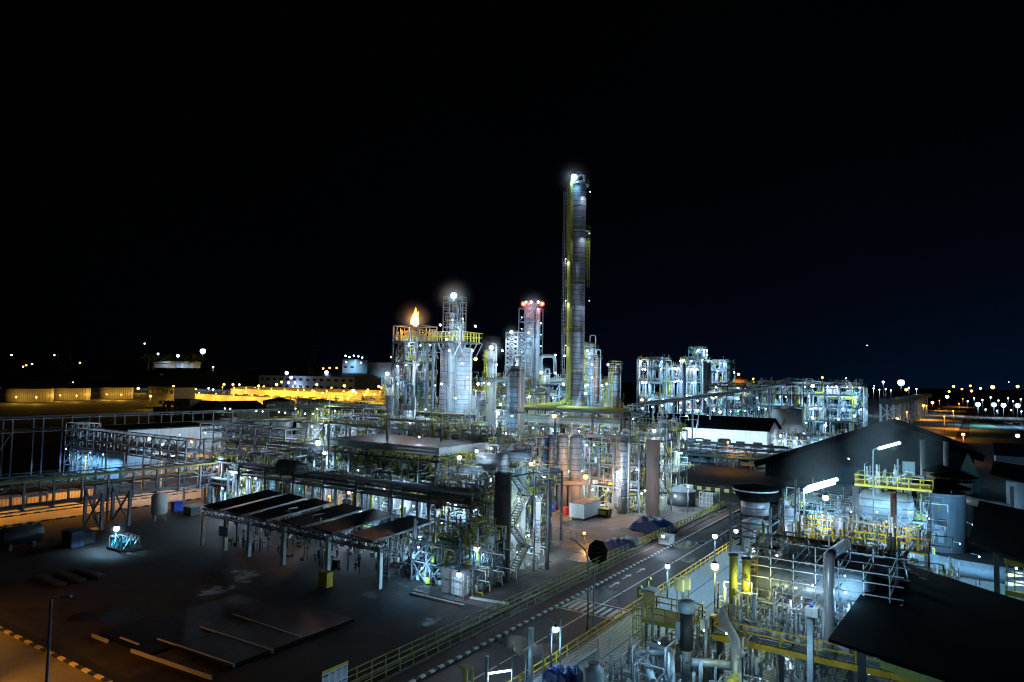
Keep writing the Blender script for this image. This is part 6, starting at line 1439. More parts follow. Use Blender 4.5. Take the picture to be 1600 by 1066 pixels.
def tube_light(pa, pb, label, power, mx=.11):
    a, c = Vector(pa), Vector(pb); m_ = (a + c) / 2
    t = thing('tube_light', label, 'tube light', (m_.x, m_.y, min(a.z, c.z)))
    part(MB().tube([a, c], mx, 10, 0), 'tube', 'glow_tube', t)
    up_ = Vector((0, 0, .14)); part(MB().bar(a + up_, c + up_, .3, .06), 'reflector', 'dark_steel', t)
    for k in range(3):
        l = bpy.data.lights.new('tube_glow', 'POINT'); l.energy = power / 4.5; l.color = (.4, .8, 1); l.shadow_soft_size = .25
        lo = bpy.data.objects.new('tube_glow', l); COL.objects.link(lo); lo.parent = t; lo.location = a.lerp(c, (k + .5) / 3) - ORG[t.name] - Vector((0, 0, .45))
    return t
emit('glow_tube', (.6, .92, 1), 9)
tube_light(V(762, 1052, 56), V(797, 1047, 57), 'short tube light just above the bottom edge, left of the deck', 500)
tube_light(V(1258, 768, 96), V(1304, 754, 97), 'nearer of two bright tube lights before the dark hangar wall', 3600, .26)
tube_light(V(1262, 762, 98), V(1308, 749, 99), 'farther of two bright tube lights before the dark hangar wall', 3600, .26)
tube_light(V(1373, 701, 96), V(1406, 692, 97), 'single tube light high on a bent pole in front of the hangar roof', 3200, .2)
for (pa, pb, pc, lb) in (((1258, 768, 96), (1248, 771, 96), (1246, 860, 96), 'bent pole of the nearer tube light'), ((1262, 760, 98), (1256, 763, 98), (1254, 860, 98), 'bent pole of the farther tube light'), ((1372, 699, 96), (1364, 703, 96), (1363, 800, 96), 'bent pole of the single high tube light')):
    p = V(*pc); single(MB().tube([V(*pa), V(*pb), (V(*pb).x, V(*pb).y, .5)], .1, 8), 'lamp_pole', 'galvanised', lb, 'pole')
def hopper(px, yb, yt, d, r, lb, m='grey_paint'):
    q = V(px, yt, d); t = thing('round_hopper', lb, 'hopper', (q.x, q.y, .5))
    part(MB().lathe((q.x, q.y, 0), [(r, .5), (r, q.z - .5), (r * .95, q.z - .35), (r * .55, q.z - .25), (r * .55, q.z), (.01, q.z + .02)], 24), 'body', m, t)
    part(MB().lathe((q.x, q.y, q.z + .03), [(r * .5, 0), (r * .5, .05)], 20), 'lid', 'dark_steel', t); return t
hopper(928, 1066, 1037, 52, .75, 'round pale hopper standing on the grating deck at the bottom edge')
heap('blue tarpaulin bundle at the bottom edge left of the round hopper', A(873, 1062, .52), 2.4, 1.8, 1.3, 'tarp', 8)
heap('small blue and black bundle between the tarpaulin and the round hopper', A(895, 1060, .52), 1.5, 1.3, 1.2, 'tarp', 9)
lamp(V(868, 983, 63), 'cyan', 700, .3, 'cyan floodlight between two thin posts at the deck edge')
lamp(V(1043, 885, 84), 'cyan', 1500, .3, 'cyan floodlight on a post at the deck edge near the crossing', pole=6.2)
lamp(V(1117, 885, 74), 'lemon', 1300, .4, 'strong yellow green floodlight beside the two yellow stacks', pole=5.6)
lamp(V(1117, 838, 92), 'cyan', 1200, .34, 'cyan floodlight on a slim mast left of the dished silo', pole=5)
lamp(V(1150, 830, 86), 'white', 500, .26, 'flat white lamp on a bracket before the dished silo')
lamp(V(1180, 858, 104), 'white', 3000, .5, 'bright white floodlight right against the dished silo', omni=True)
lamp(V(1290, 778, 93), 'cyan', 1600, .4, 'round cyan lamp just below the two tube lights')
for k, (px, py) in enumerate(((1062, 915), (1072, 912))):
    q = V(px, py, 78); t = thing('electric_box', ['nearer white electric box on a stand at the deck edge', 'farther white electric box on a stand at the deck edge'][k], 'electric box', (q.x, q.y, .5))
    part(MB().box(q.x - .45, q.x + .45, q.y - .2, q.y + .2, q.z - .6, q.z + .7), 'cabinet', 'white_paint', t); part(MB().bar((q.x - .3, q.y, .5), (q.x - .3, q.y, q.z - .6), .08).bar((q.x + .3, q.y, .5), (q.x + .3, q.y, q.z - .6), .08), 'stand', 'steel', t)
    part(MB().box(q.x - .38, q.x + .38, q.y - .23, q.y - .203, q.z - .5, q.z + .6), 'door', 'paper', t)
for px, py, lb in ((1000, 930, 'bent yellow pipe standing at the deck edge left of the grey cabinet'), (1012, 905, 'tall yellow pipe standing at the deck edge behind the bent one'), (998, 918, 'straight short yellow pipe at the deck edge')):
    q = V(px, py, 84); single(MB().tube([(q.x, q.y, .5), (q.x, q.y, q.z), (q.x + .4, q.y, q.z + .15)], .17, 8), 'yellow_pipe', 'olive', lb, 'pipe')
q = A(1015, 950, .5); t = thing('grey_cabinet', 'grey cabinet at the deck edge behind the caged yellow platform', 'cabinet', q); part(MB().box(q.x - .8, q.x + .6, q.y, q.y + 1.6, .5, 2.3), 'body', 'grey_paint', t); part(MB().box(q.x - .85, q.x + .65, q.y - .05, q.y + 1.65, 2.303, 2.4), 'lid', 'steel', t)
# caged yellow platform
q = A(1003, 1040, .5); z = 4.7; x0, y0 = q.x, q.y
t = thing('caged_platform', 'bright yellow platform with a caged ladder at its left corner, above the deck', 'platform', (x0 + 2, y0 + 1.5, .5))
part(MB().box(x0, x0 + 4.4, y0, y0 + 3.4, z - .1, z).box(x0, x0 + 4.4, y0 - .12, y0 - .002, z - .35, z), 'deck', 'yellow', t)
part(rail_mb(MB(), [(x0 + 1, y0, z), (x0 + 4.4, y0, z), (x0 + 4.4, y0 + 3.4, z), (x0, y0 + 3.4, z), (x0, y0 + 1, z)], sp=1.1, r=.05), 'handrail', 'yellow', t)
b = MB(); ladder_mb(b, x0 - .1, y0 + .2, .5, z + 1.3, .6, True, (-.8, -.6)); part(b, 'caged_ladder', 'yellow', t)
b = MB()
for x in (x0 + .3, x0 + 4.1):
    for y in (y0 + .2, y0 + 3.2): b.bar((x, y, .5), (x, y, z - .1), .22)
b.bar((x0 + .3, y0 + .2, 1), (x0 + 4.1, y0 + .2, 4.4), .1); part(b, 'support_leg', 'steel', t)
# pipes and exchangers below
q = A(1075, 1066, .5)
def loop(pts, r, m, lb, n=12, elbow=None): return single(MB().tube([V(*p) if len(p) == 3 else p for p in pts], r, n, elbow), 'process_pipe', m, lb, 'pipe')
loop([(1050, 1018, 57), (1000, 1018, 57), (988, 1028, 56.5), (1010, 1034, 55), (1020, 1066, 53)], .3, 'galvanised', 'fat insulated pipe bend jutting left over the grating deck')
loop([(1010, 1005, 57), (1050, 1018, 56), (1052, 1070, 53)], .18, 'galvanised', 'insulated pipe under the caged platform')
loop([(1080, 1035, 55), (1115, 1037, 55), (1140, 1040, 55)], .34, 'cladding_smooth', 'fat horizontal insulated duct right of the stirrer drive')
loop([(1128, 955, 60), (1132, 972, 59), (1150, 1002, 57), (1151, 1075, 54)], .42, 'cladding_smooth', 'long silver duct with two bends lit yellow at its top', 16)
loop([(1151, 1060, 53), (1138, 1075, 52)], .42, 'yellow', 'elbow with yellow light put in its colour at the silver duct foot', 16)  # yellow lamp light put into the elbow's colour
q = V(1073, 937, 58); t = thing('stirrer_drive', 'tall dark stirrer motor with a wide cap on a vessel above the deck', 'motor', (q.x, q.y, .5))
part(MB().lathe((q.x, q.y, 0), [(.62, q.z - 1.0), (.7, q.z - .9), (.7, q.z - .15), (.5, q.z), (.01, q.z + .02)], 20), 'cap', 'blue_grey_paint', t)
part(MB().lathe((q.x, q.y, 0), [(.45, q.z - 4), (.55, q.z - 3.9), (.55, q.z - 1.01)], 20), 'motor_body', 'dark_steel', t)
part(MB().box(q.x - .75, q.x - .4, q.y - .4, q.y + .3, q.z - 3.2, q.z - 1.8), 'terminal_box', 'blue_grey_paint', t)
part(MB().lathe((q.x, q.y, 0), [(.4, .5), (.4, q.z - 4.01)], 16), 'shaft_casing', 'grey_paint', t)
part(MB().lathe((q.x, q.y, 0), [(1.35, .5), (1.4, 1.6), (1.0, 2.1), (.4, 2.3)], 24), 'vessel', 'cladding_smooth', t)
for k, (px, py, r, h) in enumerate(((1042, 1052, 1.2, 1.6), (1100, 1060, .8, 1.4), (1116, 1000, .5, 2.2), (1215, 1040, .35, 2.5))):
    q = A(px, py, .5); t = thing('small_vessel', ['dished vessel under the fat insulated duct at the bottom edge', 'small vessel beside the stirrer vessel', 'slim pot behind the silver duct', 'short pipe pot under the orange beam'][k], 'vessel', q)
    part(MB().lathe((q.x, q.y, 0), [(r, .5), (r, .5 + h), (r * .8, .7 + h), (.01, .85 + h)], 20), 'shell', 'grey_paint' if k else 'cladding_smooth', t); part(MB().lathe((q.x, q.y, .5 + h), [(r + .06, -.1), (r + .06, .02)], 20), 'flange', 'orange_yellow', t)
b = MB(); clutter(b, -26, -14, 50, 59, [.52, 1.6, 2.8], 300, random.Random(71), .8); single(b, 'floor_piping', 'galvanised', None, None, None, 'stuff')['label'] = 'crowd of small valves and pipes on the deck under the stirrer'
b = MB(); clutter(b, -25, -10, 60, 76, [.52, 2.0], 260, random.Random(72), .9); single(b, 'floor_piping', 'grey_paint', None, None, None, 'stuff')['label'] = 'crowd of small valves and pipes under the orange railed platform'
# P1: big railed platform with the horizontal vessels
X0, X1, Y0, Y1, z = -18.5, 6, 59.6, 77, 5.0
t = thing('railed_platform', 'long process platform with an orange yellow front beam and railing below the dark roof', 'platform', (-6, 68, .5))
part(MB().box(X0, X1, Y0, Y0 + 2.4, z - .06, z), 'front_walkway', 'grating', t)
part(MB().bar((X0, Y0 - .1, z - .3), (X1, Y0 - .1, z - .3), .16, .45), 'front_beam', 'orange_yellow', t)
part(rail_mb(MB(), [(X0, Y0, z), (X1, Y0, z)], sp=2.6, r=.05, h=1.15), 'handrail', 'orange_yellow', t)
part(rail_mb(MB(), [(X0, Y0, z), (X0, Y0 + 9, z)], sp=1.4, r=.05, h=1.15), 'side_handrail', 'orange_yellow', t)
b = MB()
for x in (-18, -13, -8, -3, 2): 
    for y in (Y0 + .2, Y1): b.bar((x, y, .5), (x, y, z - .1), .35)
for y in (Y0 + 2.3, 66, 72, Y1): b.bar((X0, y, z - .25), (X1, y, z - .25), .25)
part(b, 'steel_frame', 'dark_steel', t)
part(MB().box(X0 + 3, X1, 63, Y1, z - .08, z - .02), 'rear_deck', 'dark_steel', t)
b = MB(); clutter(b, X0 + 1, X1 - 14, Y0 + 1.2, 67, [z], 520, random.Random(73), .8); part(b, 'small_piping', 'white_paint', t, kind='stuff')
b = MB(); clutter(b, X0 + 1, X1 - 14, Y0 + 1.2, 67, [z], 110, random.Random(74), .8); part(b, 'blue_piping', 'blue_grey_paint', t, kind='stuff')
c0 = V(1196, 900, 69); c1 = V(1345, 905, 66)
xm = (c0.x + c1.x) / 2; vessel_h('large dark insulated horizontal vessel inside the tube scaffold, lit olive at its left end', (xm + .3, 68.5, 7.6), 9.5, 2.1, m='cladding_smooth', ground=5.0)
vessel_h('second long horizontal vessel behind the scaffold, under the elbow pipe', (xm + 2, 75.5, 7.8), 10, 2.0, m='cladding_smooth', ground=5.0)
b = MB()
sx = [-17, -15.1, -13.2, -11.4, -9.6, -7.7, -5.8]
for x in sx:
    for y in (65.2, 72): b.bar((x, y, 5.0), (x, y, 11.2 if x != -11.4 else 12), .09)
for zz in (6.6, 7.7, 8.8, 9.8, 10.6):
    for y in (65.2, 72): b.bar((-17.8, y, zz), (-4.8, y, zz), .08)
    for x in sx: b.bar((x, 64.5, zz + .1), (x, 72.8, zz + .1), .08)
for x in sx[:-1]: b.bar((x, 65.2, 5.2), (x + 2.8, 65.2, 8.5), .07)
single(b, 'tube_scaffold', 'galvanised', 'tube scaffold around the large dark horizontal vessel', 'scaffold')
lamp(V(1350, 885, 70), 'cyan', 500, .07, 'added lamp in the gap between the scaffold and the peak of the black roof', omni=True)  # added to light the shaded vessel end
for k, (px, lb) in enumerate(((1146, 'left yellow stack with a pale foot on the railed platform'), (1166, 'right yellow stack with a pale foot beside the ladder'))):
    q = V(px, 868 + k * 6, 63); t = thing('yellow_stack', lb, 'stack', (q.x, q.y, 5)); zb = 5.0; zs = zb + (q.z - zb) * .27
    part(MB().lathe((q.x, q.y, 0), [(.36, zb), (.36, zs)], 16), 'pale_foot', 'white_paint', t); part(MB().lathe((q.x, q.y, 0), [(.37, zs + .002), (.37, q.z)], 16), 'shaft', 'yellow', t); part(MB().lathe((q.x, q.y, q.z + .002), [(.44, 0), (.44, .12)], 16), 'cap', 'dark_steel', t)
q = V(1176, 875, 65); b = MB(); ladder_mb(b, q.x, q.y, 5, 10.5, .6, True, (.2, -1)); single(b, 'caged_ladder', 'orange_yellow', 'orange yellow caged ladder right of the two yellow stacks', 'ladder')
loop([(1295, 1040, 56), (1295, 868, 57), (1322, 850, 63)], .42, 'cladding_smooth', 'tall silver pipe turning back at its top beside the scaffold', 18, 1.0)
loop([(1180, 935, 62), (1250, 955, 60), (1290, 965, 59)], .22, 'galvanised', 'insulated pipe running level across the front of the scaffold')
loop([(1175, 905, 66), (1175, 965, 62), (1182, 1000, 58)], .1, 'steel', 'thin pipe between the stacks and the scaffold')
for k, (px, yt, d_, r, m, lb) in enumerate(((1266, 968, 53, .2, 'galvanised', 'square galvanised post carrying a white junction box above the orange beam'), (1197, 868, 66, .06, 'steel', 'thin scaffold pole at the left end of the large vessel'), (1247, 860, 66, .06, 'steel', 'thin scaffold pole in the middle of the large vessel'))):
    post(px, 1066, yt, d_, r, m, lb, sq=(k == 0))
q = V(1268, 965, 53); t = thing('junction_box', 'white junction box with a small blue valve on the square post', 'junction box', (q.x, q.y, q.z - .1)); part(MB().box(q.x - .4, q.x + .5, q.y - .35, q.y + .35, q.z + .12, q.z + .75), 'box', 'white_paint', t); part(MB().tube([(q.x, q.y, q.z + .75), (q.x, q.y, q.z + 1.0)], .12, 8, 0), 'valve', 'blue', t)
# near dark roof
a1 = A(1294, 1003, 9.0); a2 = PX(1386, 875, a1.x + .5)
a4 = PY(1480, 1064, a1.y - .3); 
nn_ = (a2 - a1).cross(a4 - a1); r3 = Vector(ray(1600, 943)[:3]); a3 = Vector((0, 0, H)) + r3 * ((a1 - Vector((0, 0, H))).dot(nn_) / r3.dot(nn_))
dv = (a4 - a1); 
t = thing('near_roof', 'huge black sheet roof filling the lower right corner', 'roof', (0, 60, 9))
far = a1 + dv * 2.4; far2 = a2 + (a3 - a2) * 1.5
part(MB().hexa([a1, far, far2, a2, a1 + Vector((0, 0, .2)), far + Vector((0, 0, .2)), far2 + Vector((0, 0, .2)), a2 + Vector((0, 0, .2))]), 'roof_sheet', 'black', t)
o_ = Vector((.0, .6, -.5))
part(MB().bar(a1 + dv * .45 + o_, far + o_, .3, .5), 'yellow_beam', 'olive', t)
b = MB()
for f in (.28, 1.0, 1.8): p = a1 + dv * f + Vector((0, 1.2, -.1)); b.bar((p.x, p.y, .5), p, .45)
for f in (.3, 1.2): p = a2 + (a3 - a2) * f + Vector((0, -1, -.1)); b.bar((p.x, p.y, .5), p, .45)
part(b, 'roof_column', 'dark_steel', t)
# second roof and third roof at the right edge
def roof3(lb, P, colm, loc, cols):
    t = thing('canopy_roof', lb, 'roof', loc); up_ = Vector((0, 0, .25)); part(MB().hexa([*P, *[p + up_ for p in P]]), 'roof_sheet', 'black', t)
    b = MB()
    for c in cols: b.bar((c[0], c[1], .5 if c[1] < 113 else 0), (c[0], c[1], c[2]), .5)
    part(b, 'roof_column', colm, t); return t
e1 = A(1513, 848, 9.5); e2 = A(1530, 785, 9.5); e3 = A(1660, 812, 9.5); e4 = A(1660, 905, 9.5)
q = V(1557, 880, 76)
roof3('black canopy roof at the right edge above the yellow framed opening', [e1, e4, e3, e2], 'dark_steel', (e1.x, e1.y, 9.5), [(q.x, q.y, 9.4)])
e1 = A(1548, 742, 10.5); e2 = A(1552, 722, 10.5); e3 = A(1680, 742, 10.5); e4 = A(1680, 775, 10.5)
q = V(1581, 760, 112)
roof3('farther small black canopy roof at the right edge', [e1, e4, e3, e2], 'dark_steel', (e1.x, e1.y, 10.5), [(q.x, q.y, 10.4)])
q = V(1597, 765, 118); t = thing('blue_vessel', 'pale blue vessel under the farther black canopy', 'vessel', (q.x, q.y, 0)); part(MB().lathe((q.x, q.y, 0), [(2.2, 3), (2.2, 10.4)], 24), 'shell', 'blue_grey_paint', t); part(MB().lathe((q.x, q.y, 0), [(2.0, 0.5), (2.0, 2.99)], 16), 'skirt', 'dark_steel', t)
p0, p1 = V(1572, 890, 72), V(1640, 905, 70)
t = thing('shelf_rack', 'yellow framed opening with lit shelves under the canopy at the right edge', 'frame', (p0.x, p0.y, .5))
b = MB()
for py in (877, 893, 907, 925): a_, c_ = V(1570, py, 72), V(1640, py + 14, 70); b.bar(a_, c_, .5 if py in (877, 925) else .12)
for px in (1573, 1585, 1600, 1620): a_ = V(px, 880, 72); b.bar((a_.x, a_.y, .5), a_, .12)
part(b, 'frame', 'yellow', t)
for px in (1576, 1583, 1590, 1597, 1606):
    for py in (897, 911): part(MB().cbox(V(px, py, 73.5), .5, .5, .45), 'shelf_box', 'white_paint', t)
lamp(V(1588, 888, 73), 'white', 500, .12, 'lamp inside the yellow framed opening')
# dished silo
q = V(1180, 765, 108); z = q.z
t = thing('dished_silo', 'silo with a wide dark dished hood on a steel frame, left of the tube lights', 'silo', (q.x, q.y, .5))
part(MB().lathe((q.x, q.y, z), [(3.3, .0), (3.35, .5), (3.1, .6), (.01, .9)], 32), 'hood', 'black', t)
part(MB().lathe((q.x, q.y, z), [(2.4, -1.6), (3.28, -.05)], 32, smooth=True), 'hood_cone', 'black', t)
part(MB().lathe((q.x, q.y, z), [(3.38, -.06), (3.38, .14)], 32), 'hood_rim', 'galvanised', t)
part(MB().lathe((q.x, q.y, z), [(2.1, -3.6), (2.1, -1.61)], 28), 'upper_drum', 'cladding_dim', t)
part(MB().lathe((q.x, q.y, 0), [(1.95, .5), (1.95, z - 5.0), (2.0, z - 4.9), (.6, z - 4.3)], 28), 'lower_vessel', 'cladding_smooth', t)
b = MB()
for sx_, sy_ in ((-1, -1), (1, -1), (1, 1), (-1, 1)): b.bar((q.x + 2.9 * sx_, q.y + 2.9 * sy_, .5), (q.x + 2.9 * sx_, q.y + 2.9 * sy_, z - 2), .3)
for zz in (3, z - 4.7): 
    for s in (-1, 1): b.bar((q.x - 2.9, q.y + 2.9 * s, zz), (q.x + 2.9, q.y + 2.9 * s, zz), .25); b.bar((q.x + 2.9 * s, q.y - 2.9, zz), (q.x + 2.9 * s, q.y + 2.9, zz), .25)
b.bar((q.x - 2.9, q.y - 2.9, 3), (q.x + 2.9, q.y - 2.9, z - 4.7), .15); b.bar((q.x + 2.9, q.y - 2.9, 3), (q.x - 2.9, q.y - 2.9, z - 4.7), .15)
part(b, 'steel_frame', 'dark_steel', t)
colpx('tall slim dark drum right behind the dished silo', 1232, 860, 790, 104, 8, 'cladding_dim', (), pipes=1, ladder=False, goose=False)
# capped silos on the right
for k, (px, yb, yt, ycap, d_, rp, m, lb) in enumerate(((1471, 845, 768, 752, 114, 32, 'blue_grey_paint', 'pale blue silo under a flat black cone cap, the nearest of the capped silos'), (1490, 830, 752, 736, 126, 26, 'white_paint', 'paler silo with a black cap just behind the nearest capped silo'), (1470, 800, 735, 728, 136, 20, 'grey_paint', 'farthest capped silo, mostly hidden by the other black caps'))):
    q = V(px, yt, d_); r = rp * d_ / F; zc = V(px, ycap + 8, d_).z
    t = thing('capped_silo', lb, 'silo', (q.x, q.y, 0))
    part(MB().lathe((q.x, q.y, 0), [(r, 0), (r, q.z - .3), (r + .12, q.z - .3), (r + .12, q.z)], 36), 'shell', m, t)
    part(MB().lathe((q.x, q.y, 0), [(r * .98, q.z + .01), (.01, q.z + .25)], 36), 'top_plate', 'black', t)
    part(MB().lathe((q.x, q.y, zc), [(r * 1.22, -.12), (r * 1.22, .0), (.01, 1.35)], 32, smooth=False), 'cone_cap', 'black', t)
    b = MB()
    for a_ in range(6): b.bar((q.x + r * .85 * math.cos(a_ * 1.047), q.y + r * .85 * math.sin(a_ * 1.047), q.z), (q.x + r * .85 * math.cos(a_ * 1.047), q.y + r * .85 * math.sin(a_ * 1.047), zc - .1), .25)
    part(b, 'cap_post', 'dark_steel', t)
    if k == 0:
        f = Vector((q.x, q.y, 0)).normalized() * -1; fx = Vector((f.y, -f.x, 0)); c = Vector((q.x, q.y, 2.6)) + f * (r + .25)
        part(MB().cbox(c, .9, .6, 2.0, -.58), 'outlet_box', 'galvanised', t)
        part(MB().hexa([c + fx * -1 + Vector((0, 0, 1)), c + fx * 1 + Vector((0, 0, 1)), c + fx * 1 - f * .4 + Vector((0, 0, 1)), c - fx - f * .4 + Vector((0, 0, 1)), c - fx * .5 + Vector((0, 0, 2.6)), c + fx * .5 + Vector((0, 0, 2.6)), c + fx * .5 - f * .4 + Vector((0, 0, 2.6)), c - fx * .5 - f * .4 + Vector((0, 0, 2.6))]), 'outlet_hood', 'dark_steel', t)
for (px, yt, d_, r, m, lb) in ((1442, 688, 138, .55, 'cladding_smooth', 'left of two bluish stacks rising before the dark hangar'), (1478, 691, 142, .55, 'cladding_smooth', 'right of two bluish stacks rising before the dark hangar'),
     (1372, 745, 104, .5, 'cladding_smooth', 'bluish pipe standing left through the yellow railed drum platform'), (1418, 726, 106, .5, 'cladding_smooth', 'bluish pipe with a mottled top box on the drum platform'),
     (1337, 762, 88, .36, 'galvanised', 'thick grey pipe standing left of the blue lit drum'), (1396, 770, 86, .36, 'rust', 'dark brown pipe standing in front of the blue lit drum'), (1224, 765, 92, .16, 'steel', 'thin grey pole right of the dished silo'), (1243, 750, 94, .16, 'steel', 'second thin grey pole nearer the tube lights')):
    post(px, 900, yt, d_, r, m, lb)
q = V(1420, 732, 105.5); t = thing('mottled_box', 'mottled pale box on the top of the bluish pipe', 'box', (q.x, q.y, q.z - 1)); part(MB().box(q.x - .8, q.x + .8, q.y - .6, q.y + .6, q.z - 1, q.z + 1), 'box', 'paper', t)
# blue lit drum with railed platform on top
c = V(1384, 792, 104); z = c.z
vessel_h('big blue lit horizontal drum under the yellow railed platform', (c.x, c.y, z), 5.6, 2.3, m='aluminium', ground=.5)
zp = V(1400, 762, 100).z
t = thing('drum_platform', 'yellow railed platform crowded with valves on top of the blue lit drum', 'platform', (c.x + 1, c.y, zp))
part(MB().box(c.x - 3.8, c.x + 6, c.y - 3, c.y + 2.6, zp - .35, zp), 'deck', 'orange_yellow', t)
part(rail_mb(MB(), rect(c.x - 3.8, c.x + 6, c.y - 3, c.y + 2.6, zp), sp=1.3, r=.055, h=1.3), 'handrail', 'orange_yellow', t)
b = MB(); clutter(b, c.x - 3, c.x + 3, c.y - 2.6, c.y + 2.2, [zp], 70, random.Random(81), .9); part(b, 'valve_piping', 'white_paint', t, kind='stuff')
b = MB()
for x in (c.x - 3.6, c.x + 5.8):
    for y in (c.y - 2.8, c.y + 2.4): b.bar((x, y, .5), (x, y, zp - .36), .2)
part(b, 'support_leg', 'dark_steel', t)
# railed platforms in the middle
for k, (px, py, d_, lx, ly, lb) in enumerate(((1300, 838, 86, 7.5, 6, 'yellow railed platform grid just below the tube lights'), (1395, 850, 82, 7.5, 5, 'yellow railed platform before the blue lit drum'))):
    q = V(px, py, d_); z = q.z
    t = thing('railed_platform', lb, 'platform', (q.x, q.y, .5))
    part(MB().box(q.x - lx / 2, q.x + lx / 2, q.y - ly / 2, q.y + ly / 2, z - .3, z), 'deck', 'orange_yellow', t)
    part(rail_mb(rail_mb(MB(), rect(q.x - lx / 2, q.x + lx / 2, q.y - ly / 2, q.y + ly / 2, z), sp=1.0, r=.065, h=1.4), rect(q.x - lx / 2 + 1.2, q.x + lx / 2 - 1, q.y - ly / 2 + 1.5, q.y + ly / 2 - 1.2, z + .8), sp=1.2, r=.06, h=1.3), 'handrail', 'orange_yellow', t)
    b = MB(); clutter(b, q.x - lx / 2, q.x + lx / 2, q.y - ly / 2, q.y + ly / 2, [z, z], 90, random.Random(82 + k), .8); part(b, 'valve_piping', 'white_paint', t, kind='stuff')
    b = MB()
    for x in (-.45, .45):
        for y in (-.45, .45): b.bar((q.x + x * lx, q.y + y * ly, .5), (q.x + x * lx, q.y + y * ly, z - .31), .25)
    part(b, 'support_leg', 'steel', t)
q = V(1314, 812, 84); t = thing('small_tank', 'upright silver tank on the yellow railed grid', 'tank', (q.x, q.y, q.z - 3)); part(MB().lathe((q.x, q.y, q.z - 2.9), [(.85, 0), (.85, 3.1), (.7, 3.3), (.01, 3.35)], 20), 'shell', 'cladding_smooth', t); part(MB().lathe((q.x, q.y, q.z - .1), [(.9, 0), (.9, .12)], 20), 'rim', 'galvanised', t)
unit('pipe_structure', 'dense grey pipework and frames between the dished silo and the yellow railed grid', 'pipe structure', -21, -9, 80, 92, [3.2, 6.0], 4, 36, 380, rail='olive', seed=141, w=.18, deckfrac=.3, rmax=.26, steel='galvanised',
     lampspec=(5, ['cyan', 'white'], 500, .16, 'lamp in the grey pipework right of the dished silo'))
unit('pipe_structure', 'pipework below the blue lit drum and before the capped silos', 'pipe structure', -9, -1.5, 90, 98, [3.0], 4, 20, 170, rail='orange_yellow', seed=142, w=.18, deckfrac=.25, rmax=.3, steel='steel',
     lampspec=(4, ['cyan', 'white'], 500, .16, 'lamp in the pipework before the capped silos'))
unit('pipe_structure', 'pipe frame behind the tube lights at the foot of the dark hangar', 'pipe structure', -26, -6, 118, 132, [3.4, 6.4], 5, 30, 260, rail='steel', seed=143, w=.2, deckfrac=.25, rmax=.3,
     lampspec=(5, ['cyan', 'blue'], 900, .2, 'lamp in the pipe frame at the foot of the dark hangar'))
single(MB().tube([V(1430, 872, 88), V(1500, 888, 86), V(1640, 910, 82)], .95, 20), 'large_duct', 'blue_grey_paint', 'very fat bluish duct running right behind the black roof', 'duct')
single(MB().tube([V(1500, 780, 122), V(1580, 795, 118)], .7, 16), 'large_duct', 'cladding_smooth', 'fat bright duct right of the capped silos', 'duct')
heap('blue covered machine below the yellow railed platform', V(1382, 872, 78), 3.2, 1.8, 1.6, 'tarp', 12)
loop([(1345, 800, 96), (1320, 830, 90), (1290, 800, 96)], .12, 'galvanised', 'thin bent pipe under the tube lights')
loop([(1415, 905, 74), (1413, 868, 75), (1425, 850, 77)], .3, 'galvanised', 'crooked fat pipe right of the blue covered machine')
for (px, py, d_, pw_, lb) in ((1440, 860, 84, 700, 'lamp added to light the fat bluish duct'), (1530, 870, 82, 700, 'added lamp beyond the fat bluish duct under the canopy'), (1240, 890, 72, 600, 'lamp inside the tube scaffold'), (1345, 870, 80, 600, 'lamp by the blue covered machine'), (1520, 820, 100, 900, 'lamp right of the nearest capped silo'), (1420, 800, 96, 900, 'lamp at the right end of the blue lit drum')):  # the two duct lamps are added to light the duct
    lamp(V(px, py, d_), 'cyan', pw_, .1, lb, omni=True)
lamp((-8, 40, 8.5), 'cyan', 1200, .15, 'unseen mast lamp added to light the near end of the grating deck', pole=8.0, omni=True)  # added out of view to light the deck
lamp((-20, 78, 8), 'cyan', 900, .12, 'lamp above the pipework right of the grating deck')
lamp(V(1448, 806, 101), 'cyan', 1500, .08, 'small lamp added to light the nearest capped silo', omni=True)  # added in front so the silo comes out bright
lamp(V(1335, 835, 84), 'cyan', 900, .08, 'small lamp under the yellow railed grid', omni=True)
lamp(V(1370, 800, 97), 'cyan', 800, .08, 'small lamp before the blue lit drum', omni=True)
lamp(V(1500, 850, 92), 'cyan', 900, .08, 'small lamp right of the foot of the nearest capped silo', omni=True)
for px, py, d_, k, pw_, lb in ((1285, 805, 84, 'white', 700, 'lamp added to light the left of the yellow railed grid'), (1330, 800, 84, 'white', 700, 'lamp added to light the right of the yellow railed grid'), (1385, 815, 80, 'white', 700, 'lamp added to light the yellow platform before the blue lit drum'), (1425, 800, 82, 'cyan', 700, 'added lamp at the right end of the yellow platform before the drum'), (1270, 915, 53, 'white', 260, 'lamp added to light the tall silver pipe'), (1320, 900, 60, 'cyan', 300, 'lamp between the tall silver pipe and the black roof'), (1135, 990, 53, 'lemon', 160, 'lamp lighting the bend of the long silver duct'), (1100, 985, 52, 'cyan', 300, 'lamp over the stirrer drive'), (1030, 1005, 53, 'cyan', 300, 'lamp under the caged platform'), (1230, 1030, 52, 'cyan', 120, 'dim lamp under the orange front beam')):  # railed platform and silver pipe lamps are added to brighten them
    lamp(V(px, py, d_), k, pw_, .07, lb, omni=True)
